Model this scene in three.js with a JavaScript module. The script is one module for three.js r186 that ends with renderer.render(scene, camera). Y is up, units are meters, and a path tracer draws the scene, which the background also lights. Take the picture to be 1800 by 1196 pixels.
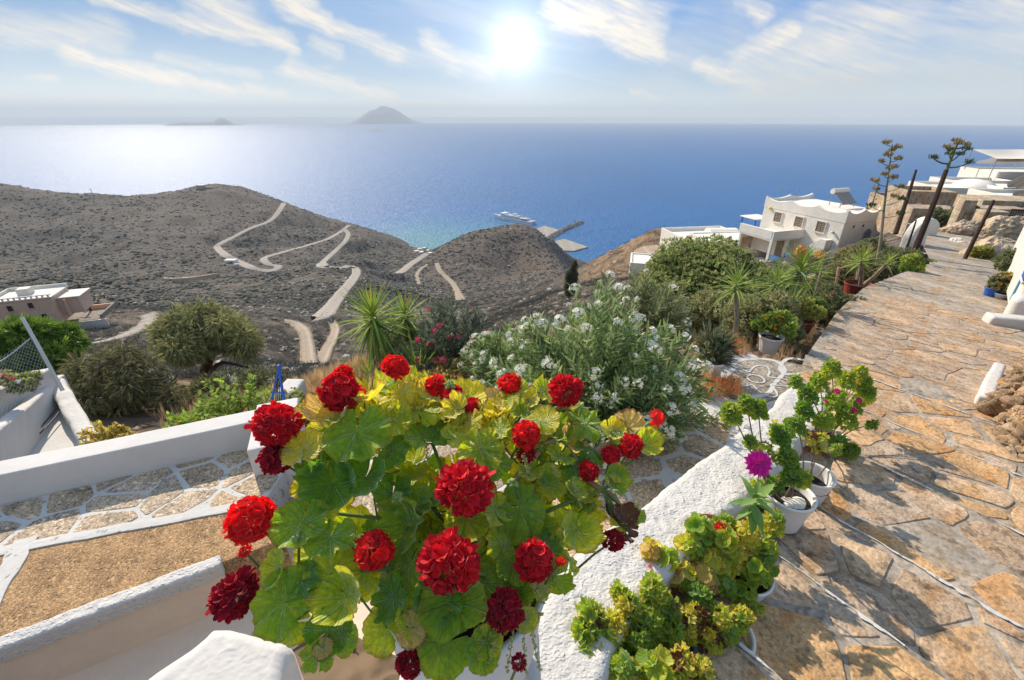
import * as THREE from 'three';
import { mergeGeometries, mergeVertices } from 'three/addons/utils/BufferGeometryUtils.js';
import { RoundedBoxGeometry } from 'three/addons/geometries/RoundedBoxGeometry.js';

// ---------------------------------------------------------------- camera, sun, sky, exposure
const PITCH = Math.atan(392 / 800), FOC = 800, W = 1800, H = 1196;      // the photograph's own pixel grid
const scene = new THREE.Scene();
const camera = new THREE.PerspectiveCamera(2 * Math.atan(H / 2 / FOC) * 180 / Math.PI, W / H, 0.05, 90000);
camera.rotation.x = -PITCH;
scene.add(camera);
const renderer = new THREE.WebGLRenderer();
renderer.toneMapping = THREE.LinearToneMapping;
renderer.toneMappingExposure = 1.3;
renderer.shadowMap.enabled = true;
const SEA = -215;                                                       // the eye is at the origin, the sea 215 m below
const SUN_AZ = -36 * Math.PI / 180, SUN_EL = 35 * Math.PI / 180;        // azimuth from straight ahead, to the left
const sunDir = new THREE.Vector3(Math.sin(SUN_AZ) * Math.cos(SUN_EL), Math.sin(SUN_EL), -Math.cos(SUN_AZ) * Math.cos(SUN_EL));
const sun = new THREE.DirectionalLight(new THREE.Color(1.0, 0.90, 0.76), 4.9);
sun.position.copy(sunDir).multiplyScalar(80); sun.target.position.set(0, 0, 0);
sun.castShadow = true; sun.shadow.radius = 1;
Object.assign(sun.shadow.camera, { left: -60, right: 60, top: 60, bottom: -60, near: 1, far: 400 });
sun.shadow.mapSize.set(4096, 4096);
scene.add(sun, sun.target);
scene.fog = new THREE.FogExp2(new THREE.Color(0.84, 0.92, 1.0), 0.00009);

// ---------------------------------------------------------------- numbers
function rngOf(seed) { let a = seed >>> 0; return () => { a = (a + 0x6D2B79F5) | 0; let t = Math.imul(a ^ (a >>> 15), 1 | a); t = (t + Math.imul(t ^ (t >>> 7), 61 | t)) ^ t; return ((t ^ (t >>> 14)) >>> 0) / 4294967296; }; }
const V = (x, y, z) => new THREE.Vector3(x, y, z);
const lerp = (a, b, t) => a + (b - a) * t, clamp = (x, a = 0, b = 1) => Math.min(b, Math.max(a, x));
const smooth = (a, b, x) => { const t = clamp((x - a) / (b - a)); return t * t * (3 - 2 * t); };
function hash3(x, y, z) { let h = Math.imul(x, 374761393) ^ Math.imul(y, 668265263) ^ Math.imul(z, 1274126177); h = Math.imul(h ^ (h >>> 13), 1274126177); return ((h ^ (h >>> 16)) >>> 0) / 4294967296; }
function noise3(x, y, z, per = 0) {
  const xi = Math.floor(x), yi = Math.floor(y), zi = Math.floor(z), fx = x - xi, fy = y - yi, fz = z - zi;
  const u = fx * fx * (3 - 2 * fx), v = fy * fy * (3 - 2 * fy), w = fz * fz * (3 - 2 * fz);
  const m = per ? (i) => ((i % per) + per) % per : (i) => i;
  const x0 = m(xi), x1 = m(xi + 1), y0 = m(yi), y1 = m(yi + 1);
  const c = (a, b, k) => hash3(a, b, k);
  const l0 = lerp(lerp(c(x0, y0, zi), c(x1, y0, zi), u), lerp(c(x0, y1, zi), c(x1, y1, zi), u), v);
  if (fz === 0) return l0;
  return lerp(l0, lerp(lerp(c(x0, y0, zi + 1), c(x1, y0, zi + 1), u), lerp(c(x0, y1, zi + 1), c(x1, y1, zi + 1), u), v), w);
}
function fbm(x, y, z = 0, oct = 4, per = 0) { let s = 0, a = 0.5, t = 0; for (let o = 0; o < oct; o++) { s += a * noise3(x, y, z + o * 17, per); t += a; x *= 2; y *= 2; if (z % 1) z *= 2; per *= 2; a *= 0.5; } return s / t; }
const sfbm = (x, y, z, o) => fbm(x, y, z, o) * 2 - 1;

// a pixel of the photograph -> direction with unit depth; with depth t -> a point; with a level h below the eye -> a point on it
const cP = Math.cos(PITCH), sP = Math.sin(PITCH);
function ray(u, v) { const x = (u - W / 2) / FOC, y = (H / 2 - v) / FOC; return V(x, y * cP - sP, -(y * sP + cP)); }
const P = (u, v, t) => ray(u, v).multiplyScalar(t);
const G = (u, v, h) => { const d = ray(u, v); return d.multiplyScalar(-h / d.y); };

// ---------------------------------------------------------------- scene bookkeeping
const used = {};
function numbered(name) { const n = used[name] = (used[name] ?? -1) + 1; return n ? `${name}_${String(n).padStart(3, '0')}` : name; }
function thing(name, label, category, pos = [0, 0, 0], group = null, turn = 0) {
  const o = new THREE.Group(); o.name = numbered(name); scene.add(o); o.position.set(...pos); o.rotation.y = turn;
  o.userData = { label, category }; if (group) o.userData.group = group; return o;
}
function part(name, geo, mat, parent, label) {
  const m = new THREE.Mesh(geo, mat); m.castShadow = m.receiveShadow = true;
  m.name = name; if (label) m.userData.label = label; parent.add(m); return m;
}
function struct(name, geo, mat, label, category) {
  const m = new THREE.Mesh(geo, mat); m.castShadow = m.receiveShadow = true; m.name = numbered(name); scene.add(m);
  m.userData = { kind: 'structure' }; if (label) m.userData.label = label; if (category) m.userData.category = category; return m;
}
function copyOf(o, label, pos, turn = 0) { const c = o.clone(); c.name = numbered(o.name.replace(/_\d{3}$/, '')); c.userData = { ...o.userData }; if (label) c.userData.label = label; scene.add(c); if (pos) c.position.set(...pos); c.rotation.y = turn; return c; }
function scatter(name, geo, mat, list, parent) {           // list of [matrix, color?]: one object, many copies
  const m = new THREE.InstancedMesh(geo, mat, list.length); m.castShadow = m.receiveShadow = true; m.name = parent ? name : numbered(name);
  list.forEach(([mt, c], i) => { m.setMatrixAt(i, mt); if (c) m.setColorAt(i, c); });
  m.userData.kind = 'stuff'; (parent || scene).add(m); return m;
}
const Mx = (p, q, s) => new THREE.Matrix4().compose(p, q, s);
const qUp = (dir, roll = 0) => { const q = new THREE.Quaternion().setFromUnitVectors(V(0, 1, 0), dir.clone().normalize()); return roll ? q.multiply(new THREE.Quaternion().setFromAxisAngle(V(0, 1, 0), roll)) : q; };
const RGB = (r, g, b) => new THREE.Color().setRGB(r, g, b);

// ---------------------------------------------------------------- geometry helpers
function geoOf(pos, idx, uv, col) {
  const g = new THREE.BufferGeometry(); g.setAttribute('position', new THREE.Float32BufferAttribute(pos, 3));
  if (uv) g.setAttribute('uv', new THREE.Float32BufferAttribute(uv, 2));
  if (col) g.setAttribute('color', new THREE.Float32BufferAttribute(col, 3));
  if (idx) g.setIndex(idx); g.computeVertexNormals(); return g;
}
function boxUV(g, s = 1) {                                 // uv in metres by the way each face points
  if (g.index) g = g.toNonIndexed();
  const p = g.attributes.position, uv = new Float32Array(p.count * 2), a = V(), b = V(), c = V(), n = V();
  for (let i = 0; i < p.count; i += 3) {
    a.fromBufferAttribute(p, i); b.fromBufferAttribute(p, i + 1); c.fromBufferAttribute(p, i + 2);
    n.copy(b).sub(a).cross(c.clone().sub(a)); const x = Math.abs(n.x), y = Math.abs(n.y), z = Math.abs(n.z);
    [a, b, c].forEach((q, k) => { const [U, T] = y >= x && y >= z ? [q.x, q.z] : x > z ? [q.z, q.y] : [q.x, q.y]; uv[(i + k) * 2] = U * s; uv[(i + k) * 2 + 1] = T * s; });
  }
  g.setAttribute('uv', new THREE.BufferAttribute(uv, 2)); return g;
}
function clean(g) { const o = g.index ? g.toNonIndexed() : g; for (const k of Object.keys(o.attributes)) if (!['position', 'normal', 'uv'].includes(k)) o.deleteAttribute(k); if (!o.attributes.uv) o.setAttribute('uv', new THREE.Float32BufferAttribute(new Float32Array(o.attributes.position.count * 2), 2)); if (!o.attributes.normal) o.computeVertexNormals(); return o; }
const join = (list) => mergeGeometries(list.map(clean));
function box(w, h, d, x = 0, y = 0, z = 0, r = 0, seg = 2) { const g = r ? new RoundedBoxGeometry(w, h, d, seg, r) : new THREE.BoxGeometry(w, h, d); g.translate(x, y, z); return g; }
// tube through points with a radius at each end
function limb(pts, r0, r1, sides = 6, wob = 0, seed = 1) {
  const c = new THREE.CatmullRomCurve3(pts), n = Math.max(2, (pts.length - 1) * 3), pos = [], idx = [], uv = [], fr = c.computeFrenetFrames(n, false);
  for (let i = 0; i <= n; i++) {
    const p = c.getPoint(i / n), r = lerp(r0, r1, i / n);
    for (let k = 0; k <= sides; k++) {
      const a = k / sides * Math.PI * 2, w = 1 + wob * (noise3(i * 0.9 + seed, (k % sides) * 1.3, seed) - 0.5);
      pos.push(p.x + (fr.normals[i].x * Math.cos(a) + fr.binormals[i].x * Math.sin(a)) * r * w, p.y + (fr.normals[i].y * Math.cos(a) + fr.binormals[i].y * Math.sin(a)) * r * w, p.z + (fr.normals[i].z * Math.cos(a) + fr.binormals[i].z * Math.sin(a)) * r * w);
      uv.push(k / sides * 6.28 * r0, i / n * 1.0);
    }
  }
  for (let i = 0; i < n; i++) for (let k = 0; k < sides; k++) { const a = i * (sides + 1) + k, b = a + sides + 1; idx.push(a, a + 1, b, b, a + 1, b + 1); }
  const tip = pos.length / 3; const e = c.getPoint(1); pos.push(e.x, e.y, e.z); uv.push(0, 1);
  for (let k = 0; k < sides; k++) idx.push(n * (sides + 1) + k, n * (sides + 1) + k + 1, tip);
  return geoOf(pos, idx, uv);
}
// a wall of lumpy plaster along a line: pts [x, z, topY], width, down to bottomY
function lumpyWall(pts, width, bottom, o = {}) {
  const { amp = 0.012, freq = 5, fine = 0.003, round = 0.03, step = 0.04, seed = 3, leftBottom = bottom } = o;
  const c = new THREE.CatmullRomCurve3(pts.map(([x, z, y]) => V(x, y, z)), false, 'catmullrom', o.tension ?? 0.2), L = c.getLength(), n = Math.max(2, Math.ceil(L / step));
  const pos = [], idx = [], rows = [];
  const h = width / 2;
  for (let i = -1; i <= n + 1; i++) {
    const t = clamp(i / n), p = c.getPointAt(t), d = c.getTangentAt(t); d.y = 0; d.normalize(); const nx = -d.z, nz = d.x;   // right of the line
    const end = i < 0 || i > n, hh = end ? h - round * 0.7 : h, ex = end ? (i < 0 ? -1 : 1) * round * 0.5 : 0, drop = end ? round * 0.6 : 0;
    const w = (o.widthAt ? o.widthAt(t) : 1) * hh, prof = [];
    const q = 3, vs = Math.max(2, Math.ceil((p.y - bottom) / (step * 1.6))), ts = Math.max(3, Math.ceil(2 * w / step));
    const VS = o.vs ?? 6, TS = o.ts ?? Math.max(4, Math.ceil(width / step));
    for (let k = 0; k < VS; k++) prof.push([-w, lerp(leftBottom, p.y - round - drop, k / VS)]);
    for (let k = 0; k <= q; k++) { const a = k / q * Math.PI / 2; prof.push([-w + round - round * Math.cos(a), p.y - drop - round + round * Math.sin(a)]); }
    for (let k = 1; k < TS; k++) prof.push([lerp(-w + round, w - round, k / TS), p.y - drop]);
    for (let k = q; k >= 0; k--) { const a = k / q * Math.PI / 2; prof.push([w - round + round * Math.cos(a), p.y - drop - round + round * Math.sin(a)]); }
    for (let k = VS - 1; k >= 0; k--) prof.push([w, lerp(bottom, p.y - round - drop, k / VS)]);
    for (const [s, y] of prof) {
      const X = p.x + nx * s + d.x * ex, Z = p.z + nz * s + d.z * ex;
      const k1 = amp * sfbm(X * freq, y * freq, Z * freq + 0.37 + seed, 3), k2 = fine * sfbm(X * 40, y * 40, Z * 40 + 0.21, 2), k3 = amp * 1.5 * sfbm(X * freq * 0.4, y * freq * 0.4 + 9, Z * freq * 0.4 + 0.7 + seed, 2);
      const side = clamp(s / w, -1, 1);
      pos.push(X + nx * side * (k1 + k3), y + (y > p.y - round * 1.5 ? k1 + k2 + k3 * 0.6 : 0), Z + nz * side * (k1 + k3));
    }
    rows.push(prof.length);
  }
  const R = rows[0];
  for (let i = 0; i < rows.length - 1; i++) for (let k = 0; k < R - 1; k++) { const a = i * R + k, b = a + R; idx.push(a, b, a + 1, b, b + 1, a + 1); }
  for (const e of [0, rows.length - 1]) { const base = e * R; for (let k = 0; k < Math.floor(R / 2); k++) { const a = base + k, b = base + k + 1, c2 = base + R - 1 - k, d2 = base + R - 2 - k; if (e) idx.push(a, c2, b, b, c2, d2); else idx.push(a, b, c2, b, d2, c2); } }
  const g = geoOf(pos, idx); const uv = []; for (let i = 0; i < pos.length; i += 3) uv.push(pos[i] * 0.8 + pos[i + 1] * 0.6, pos[i + 2] + pos[i + 1] * 0.55); g.setAttribute('uv', new THREE.Float32BufferAttribute(uv, 2)); return g;
}

// ---------------------------------------------------------------- textures and materials
function tex(n, f, { srgb = false, repeat = 1, h = n, float = false } = {}) {
  const a = new Uint8Array(n * h * 4);
  for (let j = 0; j < h; j++) for (let i = 0; i < n; i++) { const c = f(i / n, j / h); const k = (j * n + i) * 4; for (let q = 0; q < 3; q++) a[k + q] = clamp(Array.isArray(c) ? c[q] : c) * 255; a[k + 3] = 255; }
  const t = new THREE.DataTexture(a, n, h); t.wrapS = t.wrapT = THREE.RepeatWrapping; t.magFilter = THREE.LinearFilter; t.minFilter = THREE.LinearMipmapLinearFilter; t.generateMipmaps = true;
  t.repeat.set(repeat, repeat); if (srgb) t.colorSpace = THREE.SRGBColorSpace; t.needsUpdate = true; return t;
}
const withRepeat = (t, r, r2 = r) => { const c = t.clone(); c.repeat.set(r, r2); c.needsUpdate = true; return c; };
const tF = (x, y, p, o = 4, z = 0) => fbm(x * p, y * p, z, o, p);   // repeats over 0..1
const grainTex = tex(512, (x, y) => tF(x, y, 8, 6));
const plasterBump = tex(512, (x, y) => { const a = tF(x, y, 6, 5), b = tF(x, y, 48, 2, 5), pit = tF(x, y, 24, 2, 31); return a * 0.5 + b * 0.35 + (pit < 0.3 ? -(0.3 - pit) * 1.5 : 0) + 0.15; });
const plasterCol = tex(512, (x, y) => { const a = tF(x, y, 5, 5, 3), b = tF(x, y, 40, 2, 9), s = tF(x, y, 20, 3, 77); const k = 0.93 + 0.07 * a + 0.04 * (b - 0.5); const d = smooth(0.72, 0.8, s) * 0.22; return [k - d, k - d * 1.05, k - d * 1.15 - 0.012]; }, { srgb: true });
const grainWhite = tex(256, (x, y) => { const k = 0.94 + 0.06 * tF(x, y, 5, 5, 3) + 0.03 * (tF(x, y, 40, 2, 9) - 0.5); return [k, k * 0.995, k * 0.98]; }, { srgb: true });
const stoneBump = tex(512, (x, y) => { const a = tF(x, y, 5, 5, 2), l = Math.abs(tF(x, y, 9, 4, 8) - 0.5) * 2, f = tF(x, y, 60, 2, 4); return clamp(a * 0.6 + Math.min(l * 3, 1) * 0.2 + f * 0.25); });
const stoneCol = tex(512, (x, y) => { const a = tF(x, y, 4, 5, 12), f = tF(x, y, 50, 3, 14), v = tF(x, y * 1, 14, 4, 19), r = tF(x, y, 7, 4, 44); const sp = smooth(0.60, 0.70, tF(x, y, 70, 2, 91)); const k = 0.70 + 0.34 * a + 0.30 * (f - 0.5) - 0.09 * sp - smooth(0.60, 0.72, v) * 0.18; return [k, k * (0.97 - smooth(0.5, 0.7, r) * 0.07), k * (0.93 - smooth(0.5, 0.7, r) * 0.16)]; }, { srgb: true });
const gravelCol = tex(512, (x, y) => { const a = tF(x, y, 6, 4, 6), f = tF(x, y, 90, 2, 3), g = tF(x, y, 34, 2, 8); const k = 0.62 + 0.3 * a + 0.5 * (f - 0.5) + smooth(0.68, 0.78, g) * 0.25 - smooth(0.66, 0.8, 1 - g) * 0.2; return [k, k * 0.97, k * 0.92]; }, { srgb: true });
const barkTex = tex(256, (x, y) => tF(x, y * 0.25 + 0.0, 12, 4, 1));
const std = (o) => new THREE.MeshPhysicalMaterial({ roughness: 0.85, ...o });
const M = {
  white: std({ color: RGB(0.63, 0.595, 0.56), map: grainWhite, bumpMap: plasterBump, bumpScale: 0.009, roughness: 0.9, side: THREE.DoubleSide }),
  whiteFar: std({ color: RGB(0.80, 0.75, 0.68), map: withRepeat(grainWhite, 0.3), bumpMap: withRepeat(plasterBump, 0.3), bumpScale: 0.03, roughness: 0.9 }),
  whiteSmooth: std({ color: RGB(0.64, 0.605, 0.575), map: grainWhite, bumpMap: grainTex, bumpScale: 0.003, roughness: 0.85 }),
  whiteRough: std({ color: RGB(0.60, 0.57, 0.54), map: grainWhite, bumpMap: withRepeat(plasterBump, 2.2), bumpScale: 0.016, roughness: 0.95 }),
  mortar0: std({ color: RGB(0.34, 0.30, 0.25), map: gravelCol, bumpMap: grainTex, bumpScale: 0.006, roughness: 0.95 }),
  paint: std({ color: RGB(0.60, 0.57, 0.54), map: plasterCol, bumpMap: plasterBump, bumpScale: 0.006, roughness: 0.9 }),
  earth: std({ color: RGB(0.60, 0.385, 0.205), map: withRepeat(gravelCol, 2.6), bumpMap: withRepeat(plasterBump, 2.5), bumpScale: 0.012, roughness: 1 }),
  tanPlaster: std({ color: RGB(0.80, 0.64, 0.50), map: grainWhite, bumpMap: grainTex, bumpScale: 0.008, roughness: 0.95 }),
  blue: std({ color: RGB(0.02, 0.10, 0.42), roughness: 0.45, bumpMap: grainTex, bumpScale: 0.001 }),
  blueGreen: std({ color: RGB(0.08, 0.30, 0.45), roughness: 0.5 }),
  darkIron: std({ color: RGB(0.03, 0.03, 0.035), roughness: 0.5, metalness: 0.3 }),
  steel: std({ color: RGB(0.35, 0.36, 0.38), roughness: 0.4, metalness: 0.7 }),
  glass: std({ color: RGB(0.02, 0.025, 0.03), roughness: 0.08 }),
  soil: std({ color: RGB(0.035, 0.024, 0.016), map: gravelCol, bumpMap: plasterBump, bumpScale: 0.02, roughness: 1 }),
  potWhite: std({ color: RGB(0.80, 0.77, 0.74), map: grainWhite, roughness: 0.42 }),
  terracotta: std({ color: RGB(0.42, 0.13, 0.065), map: gravelCol, roughness: 0.85 }),
  redPot: std({ color: RGB(0.36, 0.045, 0.035), map: gravelCol, roughness: 0.6 }),
  bark: std({ color: RGB(0.20, 0.145, 0.10), map: withRepeat(gravelCol, 4, 1), bumpMap: withRepeat(barkTex, 5, 2), bumpScale: 0.012, roughness: 1 }),
  barkPale: std({ color: RGB(0.40, 0.32, 0.24), map: withRepeat(gravelCol, 8, 3), bumpMap: withRepeat(barkTex, 9, 3), bumpScale: 0.006, roughness: 1 }),
  barkDark: std({ color: RGB(0.085, 0.045, 0.03), map: withRepeat(gravelCol, 5, 1), bumpMap: withRepeat(barkTex, 6, 2), bumpScale: 0.01, roughness: 1 }),
  stemGreen: std({ color: RGB(0.13, 0.19, 0.045), roughness: 0.7 }),
  stemBrown: std({ color: RGB(0.22, 0.145, 0.08), bumpMap: withRepeat(barkTex, 20, 8), bumpScale: 0.003, roughness: 0.95 }),
};
const leafy = (r, g, b, t = 0.4, o = {}) => std({ color: RGB(r, g, b), roughness: 0.8, transmission: t, thickness: 0, side: THREE.DoubleSide, specularIntensity: 0.5, ...o });
// ---------------------------------------------------------------- the sky: blue air, cirrus, the glow round the sun
{
  const w = 4096, h = 2048, data = new Float32Array(w * h * 4), D = 180 / Math.PI;
  const L = (r, g, b) => [r, g, b].map((c) => { c /= 255; return c <= 0.04045 ? c / 12.92 : ((c + 0.055) / 1.055) ** 2.4; });
  const ae = (u, v) => { const d = ray(u, v).normalize(); return [Math.atan2(d.x, -d.z) * D, Math.asin(d.y) * D]; };
  // long cirrus streaks: from, to, half width, strength
  const streaks = [[-40, 45, 190, 62, 20, .55], [0, 75, 130, 72, 9, .6], [170, -8, 330, 38, 9, .8], [330, 38, 500, 84, 10, .9], [345, -12, 440, 40, 22, .85], [430, 38, 505, 84, 14, .9], [480, -12, 580, 45, 14, 1], [580, 45, 700, 98, 12, .8], [690, 96, 790, 108, 14, .35],
    [92, 88, 190, 118, 10, .95], [190, 116, 310, 142, 12, 1], [300, 140, 405, 162, 6, .8], [290, 102, 450, 132, 8, .45], [340, 155, 400, 165, 5, .6], [425, 155, 500, 172, 8, .75], [510, 125, 620, 150, 13, .75], [620, 150, 700, 176, 9, .9], [700, 176, 790, 186, 5, .7], [555, 78, 602, 98, 9, .6],
    [45, 135, 85, 139, 6, .6], [100, 176, 205, 188, 4, .6], [-20, 190, 115, 206, 9, .45], [748, 72, 800, 110, 15, .7], [790, 105, 860, 128, 14, .55], [975, 14, 1060, 40, 15, .85], [1060, 40, 1150, 88, 14, .9], [1085, -15, 1140, 60, 24, .7], [1150, 88, 1300, 140, 10, .3],
    [1232, 114, 1340, 156, 9, .75], [1300, 95, 1395, 60, 13, .8], [1310, 110, 1420, 96, 26, .5], [1400, 110, 1560, 30, 44, .55], [1340, 150, 1560, 120, 26, .5], [1310, 4, 1345, 30, 10, .6], [1440, 30, 1590, 8, 14, .5], [1560, 60, 1700, 30, 34, .3], [1720, -5, 1830, 34, 22, .55], [1600, 120, 1830, 120, 34, .35], [1112, 164, 1168, 174, 5, .7], [610, 190, 640, 192, 4, .6], [1190, 100, 1240, 60, 30, .16], [1330, 5, 1290, 60, 30, .2]]
    .map(([a, b, c, d, r, s]) => { const p = ae(a, b), q = ae(c, d); const big = (a + c) / 2 > 960 ? 1.35 : 1.12; return [...p, ...q, r * 0.062 * big, s * (big > 1.2 ? 1.35 : 1.1)]; });
  const glow = ae(905, 78);
  const zenFill = L(138, 178, 226), topL = L(148, 185, 228), topR = L(112, 164, 226), mid = L(176, 206, 228), hor = L(228, 238, 234), cloudC = [0.98, 0.91, 0.80];  // zenith, out of view, brightened as added fill for the shade
  for (let j = 0; j < h; j++) {
    const el = ((j + 0.5) / h - 0.5) * 180;
    for (let i = 0; i < w; i++) {
      const th = ((i + 0.5) / w - 0.5) * 2 * Math.PI, x = Math.cos(th), z = Math.sin(th), az = Math.atan2(x, -z) * D, k = (j * w + i) * 4;
      if ((el > 18 || el < -3 || Math.abs(az) > 62) && (i & 3 || j & 3) && Math.abs(((j & ~3) + 0.5) / h * 180 - 90 - el) < 1) { const q = ((j & ~3) * w + (i & ~3)) * 4, eb = (((j & ~3) + 0.5) / h - 0.5) * 180, tb = (((i & ~3) + 0.5) / w - 0.5) * 2 * Math.PI, ab = Math.abs(Math.atan2(Math.cos(tb), -Math.sin(tb)) * D); if (eb > 18 || eb < -3 || ab > 62) { data[k] = data[q]; data[k + 1] = data[q + 1]; data[k + 2] = data[q + 2]; data[k + 3] = 1; continue; } }
      if (el < -3) { data[k] = 0.52; data[k + 1] = 0.60; data[k + 2] = 0.66; data[k + 3] = 1; continue; }
      const side = smooth(-20, 32, az) * smooth(150, 60, Math.abs(az)), e = Math.max(el, 0);
      const c = [0, 1, 2].map((q) => { const t = lerp(topL[q], topR[q], side); let a = lerp(hor[q], mid[q], smooth(0, 4.5, e)); a = lerp(a, t, smooth(2.5, 10, e)); return lerp(a, zenFill[q], smooth(9, 60, e)) * (1 + 0.22 * smooth(3.2, 0.2, e)); });
      // cirrus
      let m = 0;
      if (el > -0.5 && el < 16 && Math.abs(az) < 60) {
        const wx = 0.5 * (fbm(az * 1.6, el * 2.6, 13.5, 4) - 0.5) + 1.5 * (fbm(az * 0.30, el * 0.7, 3.5, 3) - 0.5) * 2, wy = 0.7 * (fbm(az * 1.4, el * 2.4, 18.5, 4) - 0.5) + 0.9 * (fbm(az * 0.22, el * 0.6, 8.5, 3) - 0.5) * 2;
        const X = az + wx, Y = el + wy;
        let f = -1;
        for (const [ax, ay, bx, by, r, s] of streaks) {
          const dx = bx - ax, dy = (by - ay) * 1.0, t = clamp(((X - ax) * dx + (Y - ay) * dy) / (dx * dx + dy * dy)), d = Math.hypot(X - ax - dx * t, (Y - ay - dy * t)) / (r * 1.5);
          if (d < 1) { if (f < 0) { const u = az * 0.8 + el * 1.3, v = el * 3.4 + az * 1.15; const fb = fbm(u * 0.5, v * 0.9, 2.5, 5), fine = fbm(u * 2.2 + v * 0.5, v * 2.6, 6.5, 5); f = 0.15 + 1.0 * fb + 0.9 * (fine - 0.42); } m = Math.max(m, s * (1 - d) ** 0.8 * (0.35 + 0.65 * smooth(0, 0.4, 1 - d)) * Math.min(1.25, f)); }
        }
        m += 0.16 * smooth(0.5, 0.75, fbm(az * 0.12 + el * 0.35, el * 0.75 + az * 0.10, 5.5, 4)) * smooth(0.5, 3, el);
      }
      const far = Math.abs(az) > 45 || el > 12 ? Math.max(smooth(45, 60, Math.abs(az)), smooth(11, 17, el)) : 0;
      if (far > 0 && el > 0) {
        const s = 1 / Math.max(0.12, Math.sin(el / D)), px = Math.sin(az / D) * Math.cos(el / D) * s, pz = Math.cos(az / D) * Math.cos(el / D) * s;
        m = Math.max(m, far * 0.75 * smooth(0.5, 0.78, fbm((px + pz) * 0.9, (px - pz) * 2.1, 4.5, 4)));
      }
      m = clamp(m * 1.18);
      for (let q = 0; q < 3; q++) c[q] = lerp(c[q], cloudC[q] * lerp(1, 0.8, smooth(16, 36, az) * smooth(5, 2, el)), m);
      // warm whitening low on the left, the brightness round the sun
      const warm = smooth(8, 0.5, e) * Math.exp(-(((az + 36) / 22) ** 2)) * 0.34; c[0] += warm * 1.1; c[1] += warm * 0.95; c[2] += warm * 0.72;
      const dg = Math.hypot((az - glow[0]) * Math.cos(glow[1] / D), el - glow[1]);
      const g = 0.6 * Math.exp(-((dg / 2.4) ** 2)) + 0.55 * Math.exp(-dg / 4.6) + 0.19 * Math.exp(-dg / 10);
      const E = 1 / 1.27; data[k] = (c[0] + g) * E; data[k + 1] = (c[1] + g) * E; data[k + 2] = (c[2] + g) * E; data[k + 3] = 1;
    }
  }
  const t = new THREE.DataTexture(data, w, h, THREE.RGBAFormat, THREE.FloatType);
  t.mapping = THREE.EquirectangularReflectionMapping; t.magFilter = THREE.LinearFilter; t.needsUpdate = true;
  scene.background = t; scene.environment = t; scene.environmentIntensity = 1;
}
// ---------------------------------------------------------------- the land: one height field, steep slopes falling to the sea
const ctrl = [];                                          // [azimuth, ln distance, slope below the eye]
const addC = (p) => { const r = Math.hypot(p.x, p.z); ctrl.push([Math.atan2(p.x, -p.z), Math.log(r), -p.y / r]); };
const addB = (deg, r, h) => ctrl.push([deg * Math.PI / 180, Math.log(r), h / r]);
for (const [u, v, t] of [
  [1000, 745, 4.8], [830, 725, 5.0], [660, 652, 6.6], [720, 655, 6.6], [560, 690, 6.5], [520, 715, 6.0], [640, 640, 8], [790, 660, 6.4],
  [480, 700, 7.5], [100, 745, 7.4], [40, 765, 7.0], [20, 700, 9.2], [130, 705, 8.4], [380, 690, 10.5], [250, 720, 8.5], [150, 700, 9.5], [180, 652, 18], [60, 655, 22], [120, 630, 40], [0, 700, 10],
  [545, 640, 62], [565, 652, 60], [520, 570, 120], [575, 560, 165], [620, 470, 330], [550, 655, 40], [620, 600, 95], [470, 600, 70], [540, 690, 14], [430, 650, 24],
  [60, 572, 67], [60, 602, 50], [15, 606, 50], [110, 602, 50], [60, 632, 33], [0, 634, 33], [20, 575, 66], [0, 560, 66], [130, 606, 62], [270, 565, 84], [200, 620, 45], [300, 620, 50], [170, 560, 80], [230, 545, 110], [100, 520, 150],
  [400, 470, 420], [300, 540, 230], [100, 480, 420], [200, 480, 420], [200, 400, 620], [200, 540, 215], [350, 500, 330], [0, 430, 560], [40, 390, 640],
  [0, 328, 730], [50, 338, 735], [100, 346, 740], [150, 350, 745], [210, 352, 755], [300, 345, 800], [350, 330, 850], [410, 330, 870], [450, 341, 865], [490, 354, 850], [545, 375, 840], [600, 393, 840], [650, 405, 840], [680, 413, 840], [715, 428, 842], [742, 440, 842],
  [500, 420, 650], [450, 460, 470], [600, 440, 640], [650, 462, 470], [560, 478, 400], [460, 475, 430], [400, 430, 600], [380, 380, 720], [560, 410, 740],
  [700, 470, 520], [740, 452, 700], [770, 443, 838], [690, 500, 330], [720, 520, 260], [640, 520, 210],
  [905, 404, 640], [870, 409, 645], [940, 409, 645], [840, 418, 660], [970, 425, 655], [780, 441, 720], [800, 432, 690], [1000, 450, 690], [1028, 464, 760], [800, 480, 480], [900, 480, 540], [900, 520, 360], [850, 540, 250], [1000, 500, 430], [1000, 480, 540], [760, 500, 400], [800, 560, 170], [720, 560, 150], [900, 560, 160], [960, 430, 655],
  [1150, 425, 105], [1180, 420, 100], [1100, 449, 108], [1060, 468, 112], [1030, 482, 116], [1008, 494, 120], [1050, 505, 85], [1120, 490, 70], [1000, 520, 60], [900, 600, 40], [800, 610, 40], [960, 560, 45],
  [1430, 455, 42], [1330, 470, 40], [1500, 440, 40], [1240, 520, 24], [1180, 520, 26], [1100, 530, 28], [1600, 425, 30], [1750, 350, 50], [1700, 400, 32], [1800, 350, 62], [1640, 372, 55],
  [1240, 562, 12], [1140, 560, 14], [1290, 632, 6.4], [1360, 590, 7.4], [1403, 560, 9.0], [1480, 530, 10.5], [1560, 505, 12.5], [1250, 680, 5.3], [1580, 465, 17],
]) addC(P(u, v, t));
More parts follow.
